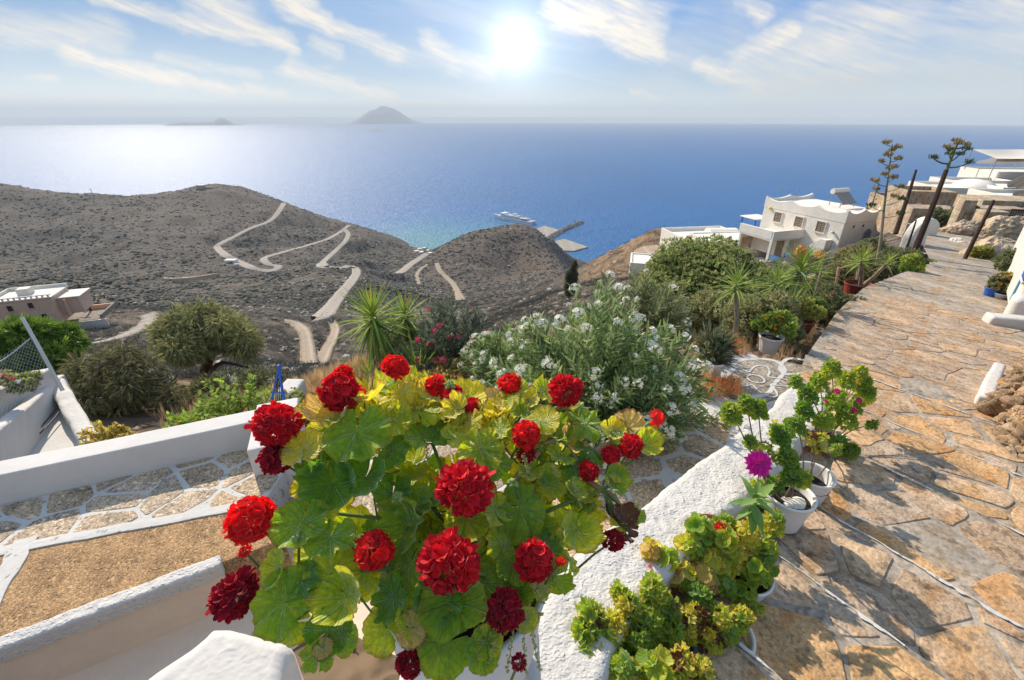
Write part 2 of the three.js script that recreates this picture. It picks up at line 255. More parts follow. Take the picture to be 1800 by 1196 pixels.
// what lies behind the ridges: down to the water and under it
for (const [d, r, h] of [[-50, 1420, 250], [-45, 1420, 250], [-40, 1400, 250], [-36, 1360, 250], [-31, 1290, 245], [-28, 1240, 245], [-22, 1140, 245], [-17, 1040, 245], [-12, 930, 240], [-8, 900, 235], [-4, 900, 235], [0, 720, 205], [0, 790, 235], [3, 720, 215], [-3, 740, 218], [6, 760, 235], [-60, 800, 120], [-60, 1150, 150], [-60, 1480, 250], [-60, 300, 100],
  [8, 300, 105], [10, 420, 150], [8, 600, 215], [12, 220, 90], [12, 500, 210], [16, 180, 70], [18, 300, 130], [20, 500, 235], [26, 90, 36], [26, 150, 75], [30, 300, 160], [34, 90, 34], [36, 180, 92], [30, 600, 250], [40, 110, 40], [42, 300, 160], [40, 600, 250], [46, 100, 22], [47, 200, 70], [50, 600, 250], [60, 100, 16], [60, 200, 60], [60, 600, 240], [70, 50, 0], [15, 900, 260], [45, 1000, 270],
  [62, 12, 2.4], [75, 8, 1.9], [60, 30, 3.5], [-60, 6, 4.3], [-75, 4, 2.9], [-30, 3, 3.15], [0, 3, 3.1], [30, 3, 3.0], [55, 3, 2.95], [45, 5, 3.3], [50, 8, 3.7], [48, 14, 4.6], [20, 2, 3.0], [-20, 2, 3.2], [-55, 2.5, 3.2], [75, 3, 2.6], [-20, 4, 3.0], [10, 4.4, 2.95], [25, 5, 3.0], [-35, 4.7, 3.3], [-48, 5.4, 3.9]]) addB(d, r, h);
const KX = 2.2, KY = 1;                                   // thin-plate spline of the slope over azimuth and ln distance
const spline = (() => {
  const n = ctrl.length, N = n + 3, A = Array.from({ length: N }, () => new Float64Array(N + 1)), ker = (d2) => d2 < 1e-12 ? 0 : 0.5 * d2 * Math.log(d2);
  for (let i = 0; i < n; i++) {
    const [a, b, s] = ctrl[i];
    for (let j = 0; j < n; j++) A[i][j] = ker(((a - ctrl[j][0]) * KX) ** 2 + ((b - ctrl[j][1]) * KY) ** 2);
    A[i][i] += 0.0005; A[i][n] = A[n][i] = 1; A[i][n + 1] = A[n + 1][i] = a; A[i][n + 2] = A[n + 2][i] = b; A[i][N] = s;
  }
  for (let c = 0; c < N; c++) {
    let p = c; for (let r = c + 1; r < N; r++) if (Math.abs(A[r][c]) > Math.abs(A[p][c])) p = r; [A[c], A[p]] = [A[p], A[c]];
    for (let r = c + 1; r < N; r++) { const f = A[r][c] / A[c][c]; if (f) for (let k = c; k <= N; k++) A[r][k] -= f * A[c][k]; }
  }
  const w = new Float64Array(N); for (let r = N - 1; r >= 0; r--) { let s = A[r][N]; for (let k = r + 1; k < N; k++) s -= A[r][k] * w[k]; w[r] = s / A[r][r]; }
  return (a, b) => { let s = w[n] + w[n + 1] * a + w[n + 2] * b; for (let j = 0; j < n; j++) { const x = (a - ctrl[j][0]) * KX, y = (b - ctrl[j][1]) * KY, d = x * x + y * y; if (d > 1e-12) s += w[j] * 0.5 * d * Math.log(d); } return s; };
})();
const AZ0 = -1.45, AZ1 = 1.5, R0 = 1.6, R1 = 1500, NA = 620, NR = 560;      // the grid it is kept on
const grid = new Float32Array((NA + 1) * (NR + 1));
{
  const ca = 155, cr = 140, coarse = new Float32Array((ca + 1) * (cr + 1));
  for (let j = 0; j <= cr; j++) for (let i = 0; i <= ca; i++) coarse[j * (ca + 1) + i] = spline(lerp(AZ0, AZ1, i / ca), lerp(Math.log(R0), Math.log(R1), j / cr));
  for (let j = 0; j <= NR; j++) for (let i = 0; i <= NA; i++) {
    const x = i / NA * ca, y = j / NR * cr, xi = Math.min(ca - 1, x | 0), yi = Math.min(cr - 1, y | 0), fx = x - xi, fy = y - yi, q = yi * (ca + 1) + xi;
    const sl = lerp(lerp(coarse[q], coarse[q + 1], fx), lerp(coarse[q + ca + 1], coarse[q + ca + 2], fx), fy);
    const r = Math.exp(lerp(Math.log(R0), Math.log(R1), j / NR)), az = lerp(AZ0, AZ1, i / NA), X = Math.sin(az) * r, Z = -Math.cos(az) * r;
    let yv = -sl * r;
    const far = smooth(25, 160, r), mid = smooth(7, 30, r);
    const rid = 1 - Math.abs(fbm(X * 0.011 + 3, Z * 0.011, 0.5, 4) * 2 - 1) * 2;
    yv += far * (rid * 5.5 + - (Math.abs(fbm(X * 0.0075 + Z * 0.004 + 2, Z * 0.006 - X * 0.003, 6.5, 4) * 2 - 1) * -30 + 8) * smooth(240, 420, r) * smooth(920, 760, r) * smooth(-0.2, -0.3, az) + (fbm(X * 0.0045 + 7, Z * 0.0045, 3.5, 3) * 2 - 1) * 9 * smooth(160, 420, r) * smooth(1500, 900, r) + sfbm(X * 0.045, Z * 0.045, 2.5, 4) * 2.0) * smooth(1500, 1300, r) + mid * sfbm(X * 0.16, Z * 0.16, 1.5, 4) * 0.8 + 0.05 * sfbm(X * 0.9, Z * 0.9, 7.5, 3);
    grid[j * (NA + 1) + i] = yv;
  }
}
function landY(x, z) {
  const r = Math.hypot(x, z), a = clamp((Math.atan2(x, -z) - AZ0) / (AZ1 - AZ0)) * NA, b = clamp((Math.log(Math.max(r, R0)) - Math.log(R0)) / (Math.log(R1) - Math.log(R0))) * NR;
  const i = Math.min(NA - 1, a | 0), j = Math.min(NR - 1, b | 0), fx = a - i, fy = b - j, q = j * (NA + 1) + i;
  return lerp(lerp(grid[q], grid[q + 1], fx), lerp(grid[q + NA + 1], grid[q + NA + 2], fx), fy);
}
function onLand(u, v, from = 3) {                          // where the sight line through a pixel meets the land
  const d = ray(u, v); let t = from, last = from;
  while (t < 1300) { if (d.y * t < landY(d.x * t, d.z * t)) { for (let k = 0; k < 18; k++) { const m = (last + t) / 2; if (d.y * m < landY(d.x * m, d.z * m)) t = m; else last = m; } break; } last = t; t *= 1.01; }
  return d.multiplyScalar(t);
}
// roads and tracks: pixels along them -> points on the land; the land is levelled beneath them
const roads = [];
function road(name, w, label, pts, mat, from) { roads.push({ name, w, label, mat, pts: pts.map(([u, v]) => onLand(u, v, from)) }); }
const roadMat = std({ color: RGB(0.50, 0.46, 0.42), map: withRepeat(gravelCol, 0.25), roughness: 0.95 }), trackMat = std({ color: RGB(0.50, 0.42, 0.33), map: withRepeat(gravelCol, 0.4), roughness: 1 }), stairMat = std({ color: RGB(0.52, 0.45, 0.37), map: withRepeat(stoneCol, 0.6), bumpMap: withRepeat(plasterBump, 0.7), bumpScale: 0.1, roughness: 1 });
road('road', 8.5, 'grey coast road with a hairpin bend high on the far hillside', [[499, 357], [494, 366], [484, 380], [470, 391], [440, 402], [405, 420], [385, 430], [382, 436], [395, 448], [415, 459], [440, 470], [456, 475], [472, 477], [485, 474], [492, 470]], roadMat, 60);
road('road', 7.5, 'middle branch of the coast road climbing to the headland ridge', [[492, 470], [484, 468], [472, 465], [463, 457], [470, 452], [500, 443], [540, 432], [575, 421], [600, 407], [614, 396]], roadMat, 60);
road('road', 7.5, 'road branch dropping from the ridge junction into the valley', [[606, 404], [612, 412], [606, 425], [590, 441], [570, 459], [566, 467], [580, 473], [600, 472]], roadMat, 60);
road('road', 5.4, 'grey road descending steeply from its bend towards the stone tracks', [[604, 472], [614, 468], [624, 474], [626, 482], [616, 498], [600, 517], [584, 538], [568, 556], [556, 562]], roadMat, 60);
road('road', 9, 'pale road running down to the small harbour cove', [[614, 468], [645, 474], [680, 481], [702, 480], [722, 465], [736, 456], [752, 446]], roadMat, 60);
road('track', 5, 'pale dirt track zigzagging down the conical hill', [[768, 463], [773, 476], [784, 487], [797, 500], [805, 515], [810, 528]], trackMat, 60);
road('track', 3.4, 'thin dirt track leaving the cove towards the yuccas', [[752, 465], [740, 473], [733, 484], [736, 500]], trackMat, 60);
road('track', 2.2, 'stone paved donkey track, the one bending away behind the tamarisk', [[500, 566], [520, 571], [534, 583], [539, 600], [542, 625], [543, 640]], stairMat, 20);
road('track', 2.0, 'stone paved donkey track curving down beside the yucca', [[556, 562], [580, 566], [589, 577], [585, 596], [575, 615], [566, 635], [562, 645]], stairMat, 20);
road('road', 2.4, 'narrow pale lane curving round the plot of the pink house', [[120, 609], [165, 604], [200, 598], [235, 585], [258, 570], [265, 559], [256, 554]], roadMat, 20);
const nearRoad = (() => {
  const segs = []; for (const r of roads) { r.curve = new THREE.CatmullRomCurve3(r.pts, false, 'catmullrom', 0.5); r.len = r.curve.getLength(); r.n = Math.max(12, Math.ceil(r.len / Math.max(1.2, r.w * 0.5))); r.line = r.curve.getSpacedPoints(r.n); for (const p of r.line) segs.push([p, r.w]); }
  const cell = 12, map = new Map(); for (const s of segs) { const k = `${Math.floor(s[0].x / cell)},${Math.floor(s[0].z / cell)}`; if (!map.has(k)) map.set(k, []); map.get(k).push(s); }
  return (x, z) => { let best = 9, y = 0; const ci = Math.floor(x / cell), cj = Math.floor(z / cell); for (let i = -1; i < 2; i++) for (let j = -1; j < 2; j++) { const l = map.get(`${ci + i},${cj + j}`); if (l) for (const [p, w] of l) { const d = Math.hypot(p.x - x, p.z - z) / w; if (d < best) { best = d; y = p.y; } } } return [best, y]; };
})();
for (let j = 0; j <= NR; j++) for (let i = 0; i <= NA; i++) {
  const r = Math.exp(lerp(Math.log(R0), Math.log(R1), j / NR)); if (r < 15) continue;
  const az = lerp(AZ0, AZ1, i / NA), [d, y] = nearRoad(Math.sin(az) * r, -Math.cos(az) * r); if (d < 1.6) { const q = j * (NA + 1) + i; grid[q] = lerp(y, grid[q], smooth(0.6, 1.6, d)); }
}
const earthTones = [RGB(0.165, 0.130, 0.098), RGB(0.088, 0.080, 0.064), RGB(0.235, 0.185, 0.14), RGB(0.22, 0.12, 0.07)];
{
  const pos = [], col = [], uv = [], idx = [], c = new THREE.Color();
  for (let j = 0; j <= NR; j++) for (let i = 0; i <= NA; i++) {
    const r = Math.exp(lerp(Math.log(R0), Math.log(R1), j / NR)), az = lerp(AZ0, AZ1, i / NA), x = Math.sin(az) * r, z = -Math.cos(az) * r, y = grid[j * (NA + 1) + i];
    pos.push(x, y, z); uv.push(x, z);
    const a = fbm(x * 0.02, z * 0.02, 4.5, 4), b = fbm(x * 0.09, z * 0.09, 6.5, 4), e = fbm(x * 0.5, z * 0.5, 9.5, 3);
    c.copy(earthTones[0]).lerp(earthTones[1], smooth(0.40, 0.60, fbm(x * 0.0075, z * 0.0075, 2.5, 4)) * 0.75).lerp(earthTones[1], smooth(0.46, 0.66, a) * 0.6).lerp(earthTones[2], smooth(0.5, 0.72, b) * 0.7).multiplyScalar(0.8 + 0.4 * e);
    const red = smooth(0.12, 0.2, az) * smooth(0.42, 0.3, az) * smooth(45, 70, r) * smooth(190, 150, r); if (red > 0) c.lerp(RGB(0.36, 0.235, 0.13), red * 0.8);
    const warmHill = smooth(-0.28, -0.12, az) * smooth(90, 200, r); if (warmHill > 0) c.lerp(RGB(0.21, 0.145, 0.105), warmHill * 0.55);
    const garden = smooth(26, 10, r); if (garden > 0) c.lerp(RGB(0.30, 0.20, 0.115), garden * 0.75 * (0.6 + 0.8 * b));
    const shore = smooth(SEA + 9, SEA + 2, y) * smooth(0.45, 0.55, b); c.lerp(RGB(0.42, 0.37, 0.31), shore * 0.8);
    col.push(c.r, c.g, c.b);
  }
  for (let j = 0; j < NR; j++) for (let i = 0; i < NA; i++) {
    const q = j * (NA + 1) + i; if (Math.max(pos[q * 3 + 1], pos[(q + NA + 1) * 3 + 1]) < SEA - 12) continue;
    idx.push(q, q + 1, q + NA + 1, q + 1, q + NA + 2, q + NA + 1);
  }
  const terrTex = tex(1024, (x, y) => { const a = tF(x, y, 12, 6, 71), s = tF(x, y, 90, 2, 73), d = tF(x, y, 45, 3, 74); const k = 0.55 + 0.5 * a + smooth(0.66, 0.8, s) * 0.35 - smooth(0.58, 0.72, d) * 0.32; return [k, k * 0.98, k * 0.95]; }, { srgb: true, repeat: 1 / 26 });
  struct('hillside', geoOf(pos, idx, uv, col), std({ color: 0xffffff, vertexColors: true, map: terrTex, bumpMap: withRepeat(plasterBump, 0.12), bumpScale: 0.5, roughness: 1, side: THREE.DoubleSide }));
}
for (const r of roads) {
  const pos = [], uv = [], idx = [], K = 4, lift = r.w > 4 ? 0.35 : 0.16;
  r.line.forEach((p, i) => {
    const a = r.line[Math.max(0, i - 1)], b = r.line[Math.min(r.n, i + 1)], dx = b.x - a.x, dz = b.z - a.z, l = Math.hypot(dx, dz) || 1, nx = -dz / l, nz = dx / l;
    const ww = r.w * (0.94 + 0.12 * noise3(i * 0.35, r.w, 0));
    for (let k = 0; k <= K; k++) { const s = (k / K - 0.5) * ww, x = p.x + nx * s, z = p.z + nz * s; pos.push(x, Math.max(landY(x, z), p.y - 0.15) + lift, z); uv.push(s, i / r.n * r.len); }
    for (const k of [0, K]) { const s = (k / K - 0.5) * ww, x = p.x + nx * s * 1.02, z = p.z + nz * s * 1.02; pos.push(x, landY(x, z) - 0.8, z); uv.push(s, i / r.n * r.len); }
  });
  const S = K + 3; for (let i = 0; i < r.n; i++) { const c = i * S, d = c + S; for (let k = 0; k < K; k++) idx.push(c + k, c + k + 1, d + k, c + k + 1, d + k + 1, d + k); idx.push(c + K + 1, c, d + K + 1, c, d, d + K + 1, c + K, c + K + 2, d + K, c + K + 2, d + K + 2, d + K); }
  struct(r.name, geoOf(pos, idx, uv), Object.assign(r.mat, { side: THREE.DoubleSide }), r.label);
}
// ---------------------------------------------------------------- the sea
{
  const pos = [], uv = [], idx = [], col = [], n = 144, rr = [0, 200, 400, 550, 650, 720, 780, 840, 900, 960, 1030, 1120, 1250, 1450, 1750, 2200, 3000, 4500, 7000, 11000, 15000, 20000];
  const bay = P(770, 440, 850), c = new THREE.Color();
  rr.forEach((r) => { for (let k = 0; k <= n; k++) { const a = k / n * Math.PI * 2, x = Math.sin(a) * r, z = -Math.cos(a) * r; pos.push(x, SEA, z); uv.push(x, z);
    const d = Math.hypot(x - bay.x, z - bay.z), sh = smooth(330, 20, d) * (0.75 + 0.5 * fbm(x * 0.012, z * 0.012, 3.5, 3)); c.setRGB(0.010, 0.115, 0.31).lerp(RGB(0.05, 0.21, 0.27), clamp(sh));
    c.multiplyScalar(0.85 + 0.3 * fbm(x * 0.0016 + z * 0.0006, z * 0.004, 1.5, 4)); col.push(c.r, c.g, c.b); } });
  for (let j = 0; j < rr.length - 1; j++) for (let k = 0; k < n; k++) { const q = j * (n + 1) + k; idx.push(q, q + 1, q + n + 1, q + 1, q + n + 2, q + n + 1); }
  const wave = tex(1024, (x, y) => { const a = tF(x + 0.02 * Math.sin(y * 6.283), y * 2, 14, 3, 51), b = tF(x, y * 2, 44, 3, 52), s = tF(x, y, 4, 3, 53); return 0.35 * a + 0.35 * (1 - Math.abs(b * 2 - 1)) + 0.3 * s; });
  const seaMat = std({ color: 0xffffff, vertexColors: true, bumpMap: withRepeat(wave, 1 / 240), bumpScale: 7, roughness: 0.47, specularColor: RGB(1, 0.96, 0.9), ior: 1.33 });
  struct('sea', geoOf(pos, idx, uv, col), seaMat);
}
// ---------------------------------------------------------------- the stepped path beside the wall
function cells(xa, xb, za, zb, size, seed, jit = 0.85, stretch = 1, skew = 0) {        // irregular polygons that fill a rectangle: [ [ [x, z], ... ], ... ]
  const R = rngOf(seed), nx = Math.ceil((xb - xa) / (size * stretch)), nz = Math.ceil((zb - za) / size), pts = [];
  for (let j = -1; j <= nz; j++) for (let i = -1; i <= nx; i++) pts.push([xa + (i + 0.5 + (j % 2) * 0.5 + (R() - 0.5) * jit) * size * stretch, za + (j + 0.5 + (R() - 0.5) * jit) * size]);
  const out = [], S = size * stretch;
  for (const p of pts) {
    let poly = [[p[0] - 2 * S, p[1] - 2 * S], [p[0] + 2 * S, p[1] - 2 * S], [p[0] + 2 * S, p[1] + 2 * S], [p[0] - 2 * S, p[1] + 2 * S]];
    for (const q of pts) { if (q === p) continue; const dx = q[0] - p[0], dz = q[1] - p[1]; if (Math.abs(dx) > 3.2 * S || Math.abs(dz) > 3.2 * S) continue; poly = cut(poly, dx, dz, (dx * (p[0] + q[0]) + dz * (p[1] + q[1])) / 2); if (!poly.length) break; }
    if (poly.length > 2) out.push(poly);
  }
  return out;
}
function cut(poly, a, b, c) {                              // keeps a x + b z <= c
  const out = [];
  poly.forEach((p, i) => { const q = poly[(i + 1) % poly.length], dp = a * p[0] + b * p[1] - c, dq = a * q[0] + b * q[1] - c; if (dp <= 0) out.push(p); if ((dp < 0 && dq > 0) || (dp > 0 && dq < 0)) { const t = dp / (dp - dq); out.push([lerp(p[0], q[0], t), lerp(p[1], q[1], t)]); } });
  return out;
}
const area = (p) => { let s = 0; p.forEach((a, i) => { const b = p[(i + 1) % p.length]; s += a[0] * b[1] - b[0] * a[1]; }); return s / 2; };
const centre = (p) => p.reduce((s, q) => [s[0] + q[0] / p.length, s[1] + q[1] / p.length], [0, 0]);
const inside = (poly, x, z) => { let c = false; for (let i = 0, j = poly.length - 1; i < poly.length; j = i++) { const [a, b] = poly[i], [d, e] = poly[j]; if ((b > z) !== (e > z) && x < (d - a) * (z - b) / (e - b) + a) c = !c; } return c; };
function shrink(poly, gap) { if (area(poly) < 0) poly = [...poly].reverse(); let out = poly; poly.forEach((p, i) => { const q = poly[(i + 1) % poly.length], dx = q[0] - p[0], dz = q[1] - p[1], l = Math.hypot(dx, dz); if (l < 1e-6) return; const nx = dz / l, nz = -dx / l; out = cut(out, nx, nz, nx * p[0] + nz * p[1] - gap); }); return out; }
function rounded(poly, wob, seed) {                        // cut corners, uneven edges
  let p = poly; for (let k = 0; k < 2; k++) { const o = []; p.forEach((a, i) => { const b = p[(i + 1) % p.length]; const l = Math.hypot(b[0] - a[0], b[1] - a[1]), f = k ? 0.25 : Math.min(0.2, 0.014 / (l + 1e-6)); if (l < 0.004) { o.push(a); return; } o.push([lerp(a[0], b[0], f), lerp(a[1], b[1], f)], [lerp(b[0], a[0], f), lerp(b[1], a[1], f)]); }); p = o; }
  return p.map(([x, z]) => [x + wob * sfbm(x * 14, z * 14, seed + 0.5, 2), z + wob * sfbm(x * 14, z * 14, seed + 7.5, 2)]);
}
function slab(poly, yOf, thick, bev = 0.006) {             // a flat stone with its own edge
  if (area(poly) < 0) poly = [...poly].reverse();
  const c = centre(poly), n = poly.length, pos = [], idx = [], uv = [];
  const put = (x, y, z) => { pos.push(x, y, z); uv.push(x, z); return pos.length / 3 - 1; };
  const m = put(c[0], yOf(...c), c[1]), top = poly.map(([x, z]) => { const l = Math.hypot(x - c[0], z - c[1]) || 1, f = Math.max(0, 1 - bev * 1.3 / l); const X = lerp(c[0], x, f), Z = lerp(c[1], z, f); return put(X, yOf(X, Z), Z); });
  const rim = poly.map(([x, z]) => put(x, yOf(x, z) - bev, z)), low = poly.map(([x, z]) => { const i = put(x, yOf(x, z) - thick, z); uv[i * 2 + 1] += thick; return i; });
  for (let i = 0; i < n; i++) { const j = (i + 1) % n; idx.push(m, top[j], top[i], top[i], top[j], rim[i], top[j], rim[j], rim[i], rim[i], rim[j], low[i], rim[j], low[j], low[i]); }
  const g = geoOf(pos, idx, uv); return g;
}
// along the steps: s grows away from the camera, q to the right
const SX = 0.82, SZ = -0.572, QX = 0.572, QZ = 0.82;
const sOf = (x, z) => SX * x + SZ * z, xzOf = (s, q) => [SX * s + QX * q, SZ * s + QZ * q];
const edges = [-2.6, -1.6, -0.6, 0.2, 0.95, 1.65, 2.35, 3.03, 3.97, 4.85, 5.75], RISE = 0.07;
function pathH(s) { let h = 2.32 - 0.07 * 6; for (const e of edges) if (s > e) h += RISE; if (s > 5.75) h += 0.098 * (s - 5.75); else h += 0; return h; }
const leftLine = [[-2.2, 1.4], [-0.2, -0.6], [0.70, -1.43], [1.336, -2.0], [1.97, -2.66], [2.65, -3.36], [3.6, -4.75], [5.55, -7.0], [7.4, -8.9], [9.6, -10.7], [12.3, -12.8], [15.7, -17.1], [19.8, -21.8], [23, -27]];
const rightLine = [[4.4, 1.5], [4.8, -1.6], [5.0, -3.2], [5.6, -4.15], [7.9, -6.1], [8.8, -7.2], [10.6, -9.2], [15, -13.8], [16.4, -15.8], [21.5, -20.5], [26, -26]];
const pathPoly = [...leftLine, ...[...rightLine].reverse()];
const stoneMats = [[0.661, 0.443, 0.255], [0.661, 0.478, 0.309], [0.608, 0.451, 0.318], [0.554, 0.407, 0.282], [0.661, 0.420, 0.211], [0.572, 0.451, 0.343], [0.626, 0.411, 0.247]].map((c, i) => std({ color: RGB(...c), map: withRepeat(stoneCol, 0.9 + 0.15 * i), bumpMap: withRepeat(stoneBump, 1.3), bumpScale: 0.012, roughness: 0.88 }));
{
  // base of every tread, with its riser
  const tops = [], noses = [], S = [...edges, 8.2];
  const pathT = (s, q) => -pathH(s);
  const sides = (line, s) => { for (let i = 0; i < line.length - 1; i++) { const a = sOf(...line[i]), b = sOf(...line[i + 1]); if (s >= a && s <= b) { const t = (s - a) / (b - a), x = lerp(line[i][0], line[i + 1][0], t), z = lerp(line[i][1], line[i + 1][1], t); return QX * x + QZ * z; } } return null; };
  const pos = [], idx = [], uv = [], ss = [];
  for (let i = 0; i < edges.length; i++) { const a = edges[i], b = edges[i + 1] ?? 5.76; const n = 3; for (let k = 0; k <= n; k++) ss.push(lerp(a + 0.001, b - 0.001, k / n)); }
  for (let s = 6.2; s < 34; s += s < 12 ? 0.35 : 1.0) ss.push(s);
  const K = 24;
  for (const s of ss) { const l = (sides(leftLine, s) ?? (s < 0 ? -2.6 : -4)) - 0.12, r = (sides(rightLine, s) ?? 4) + 0.15; for (let k = 0; k <= K; k++) { const q = lerp(l, r, k / K), [x, z] = xzOf(s, q); const y = -pathH(s) + 0.012 * sfbm(x * 1.2, z * 1.2, 3.5, 3) * smooth(6.5, 7.5, s) - 0.002 + (s > 7 ? 0 : 0.003 * sfbm(x * 5, z * 5, 1.5, 2)); pos.push(x, y, z); uv.push(x, z); } }
  for (let i = 0; i < ss.length - 1; i++) for (let k = 0; k < K; k++) { const a = i * (K + 1) + k, b = a + K + 1; idx.push(a, a + 1, b, a + 1, b + 1, b); }
  const far = geoOf(pos, idx, uv);
  const path = struct('stepped_path', far, std({ color: RGB(0.47, 0.415, 0.35), map: withRepeat(stoneCol, 0.7), bumpMap: withRepeat(stoneBump, 0.8), bumpScale: 0.012, roughness: 0.95, side: THREE.DoubleSide }), 'stepped flagstone path running past the potted geraniums');
  // flagstones, cut along every step
  const R = rngOf(77), list = [];
  const bands = []; for (let i = 3; i < edges.length; i++) bands.push([edges[i], edges[i + 1] ?? 6.6]); for (let s = 6.6; s < 11.2; s += 1.15) bands.push([s, s + 1.15]);
  bands.forEach(([a, b], bi) => {
    const far = a > 6.5, sz = far ? 0.28 : 0.31;
    for (let poly of cells(-3.5, 6, a - 0.3, b + 0.3, sz, 900 + bi, 0.95, far ? 2.2 : 1.5)) {           // cell x runs across the path, cell z along it
      poly = cut(cut(poly, 0, -1, -a - 0.012), 0, 1, b - 0.02); if (poly.length < 3) continue;
      poly = shrink(poly, far ? lerp(0.005, 0.014, R()) : lerp(0.006, 0.042, R() ** 1.6)); if (poly.length < 3 || Math.abs(area(poly)) < 0.006) continue;
      poly = poly.map(([q, s]) => xzOf(s, q)); const c = centre(poly); if (!inside(pathPoly, ...c)) continue;
      if (!far && R() < 0.04) continue;
      list.push([c, poly, a, far]);
    }
  });
  list.sort((m, n) => Math.hypot(...m[0]) - Math.hypot(...n[0]));
  const rest = [];
  list.forEach(([c, poly, a, far], i) => {
    const up = lerp(0.003, 0.009, R()), tx = (R() - 0.5) * 0.02, tz = (R() - 0.5) * 0.02, h = pathH(Math.max(a + 0.05, sOf(...c)));
    const g = slab(rounded(poly, far ? 0.012 : 0.016, i % 50), (x, z) => -(a > 5.7 ? pathH(sOf(x, z)) : h) + up * (far ? 0.5 : 1) + (x - c[0]) * tx + (z - c[1]) * tz + 0.003 * sfbm(x * 7, z * 7, 4.5, 2), 0.03, 0.005);
    const m = far ? stoneMats[[1, 2, 5, 3, 5][(R() * 5) | 0]] : stoneMats[Math.min(6, (R() * 7) | 0)];
    if (i < 300) part('flagstone', g, m, path); else rest.push(g);
  });
  if (rest.length) { const m = part('flagstones', join(rest), stoneMats[2], path); m.userData.kind = 'stuff'; }
  // worn white paint along the step edges
  edges.slice(3).forEach((e, i) => {
    const l = sides(leftLine, e), r = sides(rightLine, e); const p = [], ix = [], u2 = []; const n = 420;
    for (let k = 0; k <= n; k++) { const q = lerp(l, r, k / n), big = smooth(0.34, 0.62, fbm(q * 2.2 + i * 9, 0.5, 1.5, 3)), fineN = fbm(q * 14 + i * 5, 0.3, 2.5, 3), w = Math.max(0.0006, 0.030 * big * smooth(0.28, 0.6, fineN)), off = 0.010 * sfbm(q * 6, i, 2.5, 2) + 0.0025 * sfbm(q * 30, i, 4.5, 2), y = -pathH(e - 0.01) + 0.0095; for (const f of [-1, -0.5, 0]) { const [x, z] = xzOf(e - 0.004 + f * w + off, q); p.push(x, y + (f === -0.5 ? 0.001 : -0.0015), z); u2.push(x, z); } }
    for (let k = 0; k < n; k++) for (let j = 0; j < 2; j++) { const a = k * 3 + j, b = a + 3; ix.push(a, b, a + 1, b, b + 1, a + 1); }
    part('step_nosing', geoOf(p, ix, u2), M.paint, path);
  });
}
// ---------------------------------------------------------------- the terrace below the wall, crazy paving with painted joints
const TER = 2.72;
function sheet(name, poly, y, mat, label) { const sh = new THREE.Shape(poly.map(([x, z]) => new THREE.Vector2(x, -z))), g = new THREE.ExtrudeGeometry(sh, { depth: 0.3, bevelEnabled: false }); g.rotateX(-Math.PI / 2); g.translate(0, y - 0.3, 0); return struct(name, boxUV(g), mat, label); }
function crazy(name, poly, y, mat, label, size, gap, seed, mats, skip, convex) {
  const base = sheet(name, poly, y, mat, label), R = rngOf(seed), xs = poly.map((p) => p[0]), zs = poly.map((p) => p[1]); let n = 0;
  for (let c of cells(Math.min(...xs), Math.max(...xs), Math.min(...zs), Math.max(...zs), size, seed, 0.95, 1.25)) {
    if (convex) for (let i = 0; i < poly.length && c.length > 2; i++) { const p = poly[i], q = poly[(i + 1) % poly.length], dx = q[0] - p[0], dz = q[1] - p[1], sg = area(poly) > 0 ? 1 : -1, l = Math.hypot(dx, dz); c = cut(c, sg * dz / l, -sg * dx / l, (sg * dz * p[0] - sg * dx * p[1]) / l + gap * 0.5); }
    c = shrink(c, gap * lerp(0.7, 1.4, R())); if (c.length < 3 || Math.abs(area(c)) < 0.012) continue;
    const m = centre(c); if (!inside(poly, ...m) || (skip && skip(...m)) || !c.every((p) => inside(poly, lerp(m[0], p[0], convex ? 0.3 : 0.8), lerp(m[1], p[1], convex ? 0.3 : 0.8)))) continue;
    part('paving_stone', slab(rounded(c, 0.012, n % 40), (x, z) => y + 0.005 + 0.003 * sfbm(x * 6, z * 6, 2.5, 2), 0.02, 0.004), mats[(R() * mats.length) | 0], base); n++;
  }
  return base;
}
const tanStones = [[0.74, 0.58, 0.42], [0.78, 0.63, 0.48], [0.70, 0.57, 0.44], [0.76, 0.58, 0.40]].map((c, i) => std({ color: RGB(...c), map: withRepeat(gravelCol, 1.2 + 0.2 * i), bumpMap: withRepeat(stoneBump, 1.6), bumpScale: 0.012, roughness: 0.95 }));
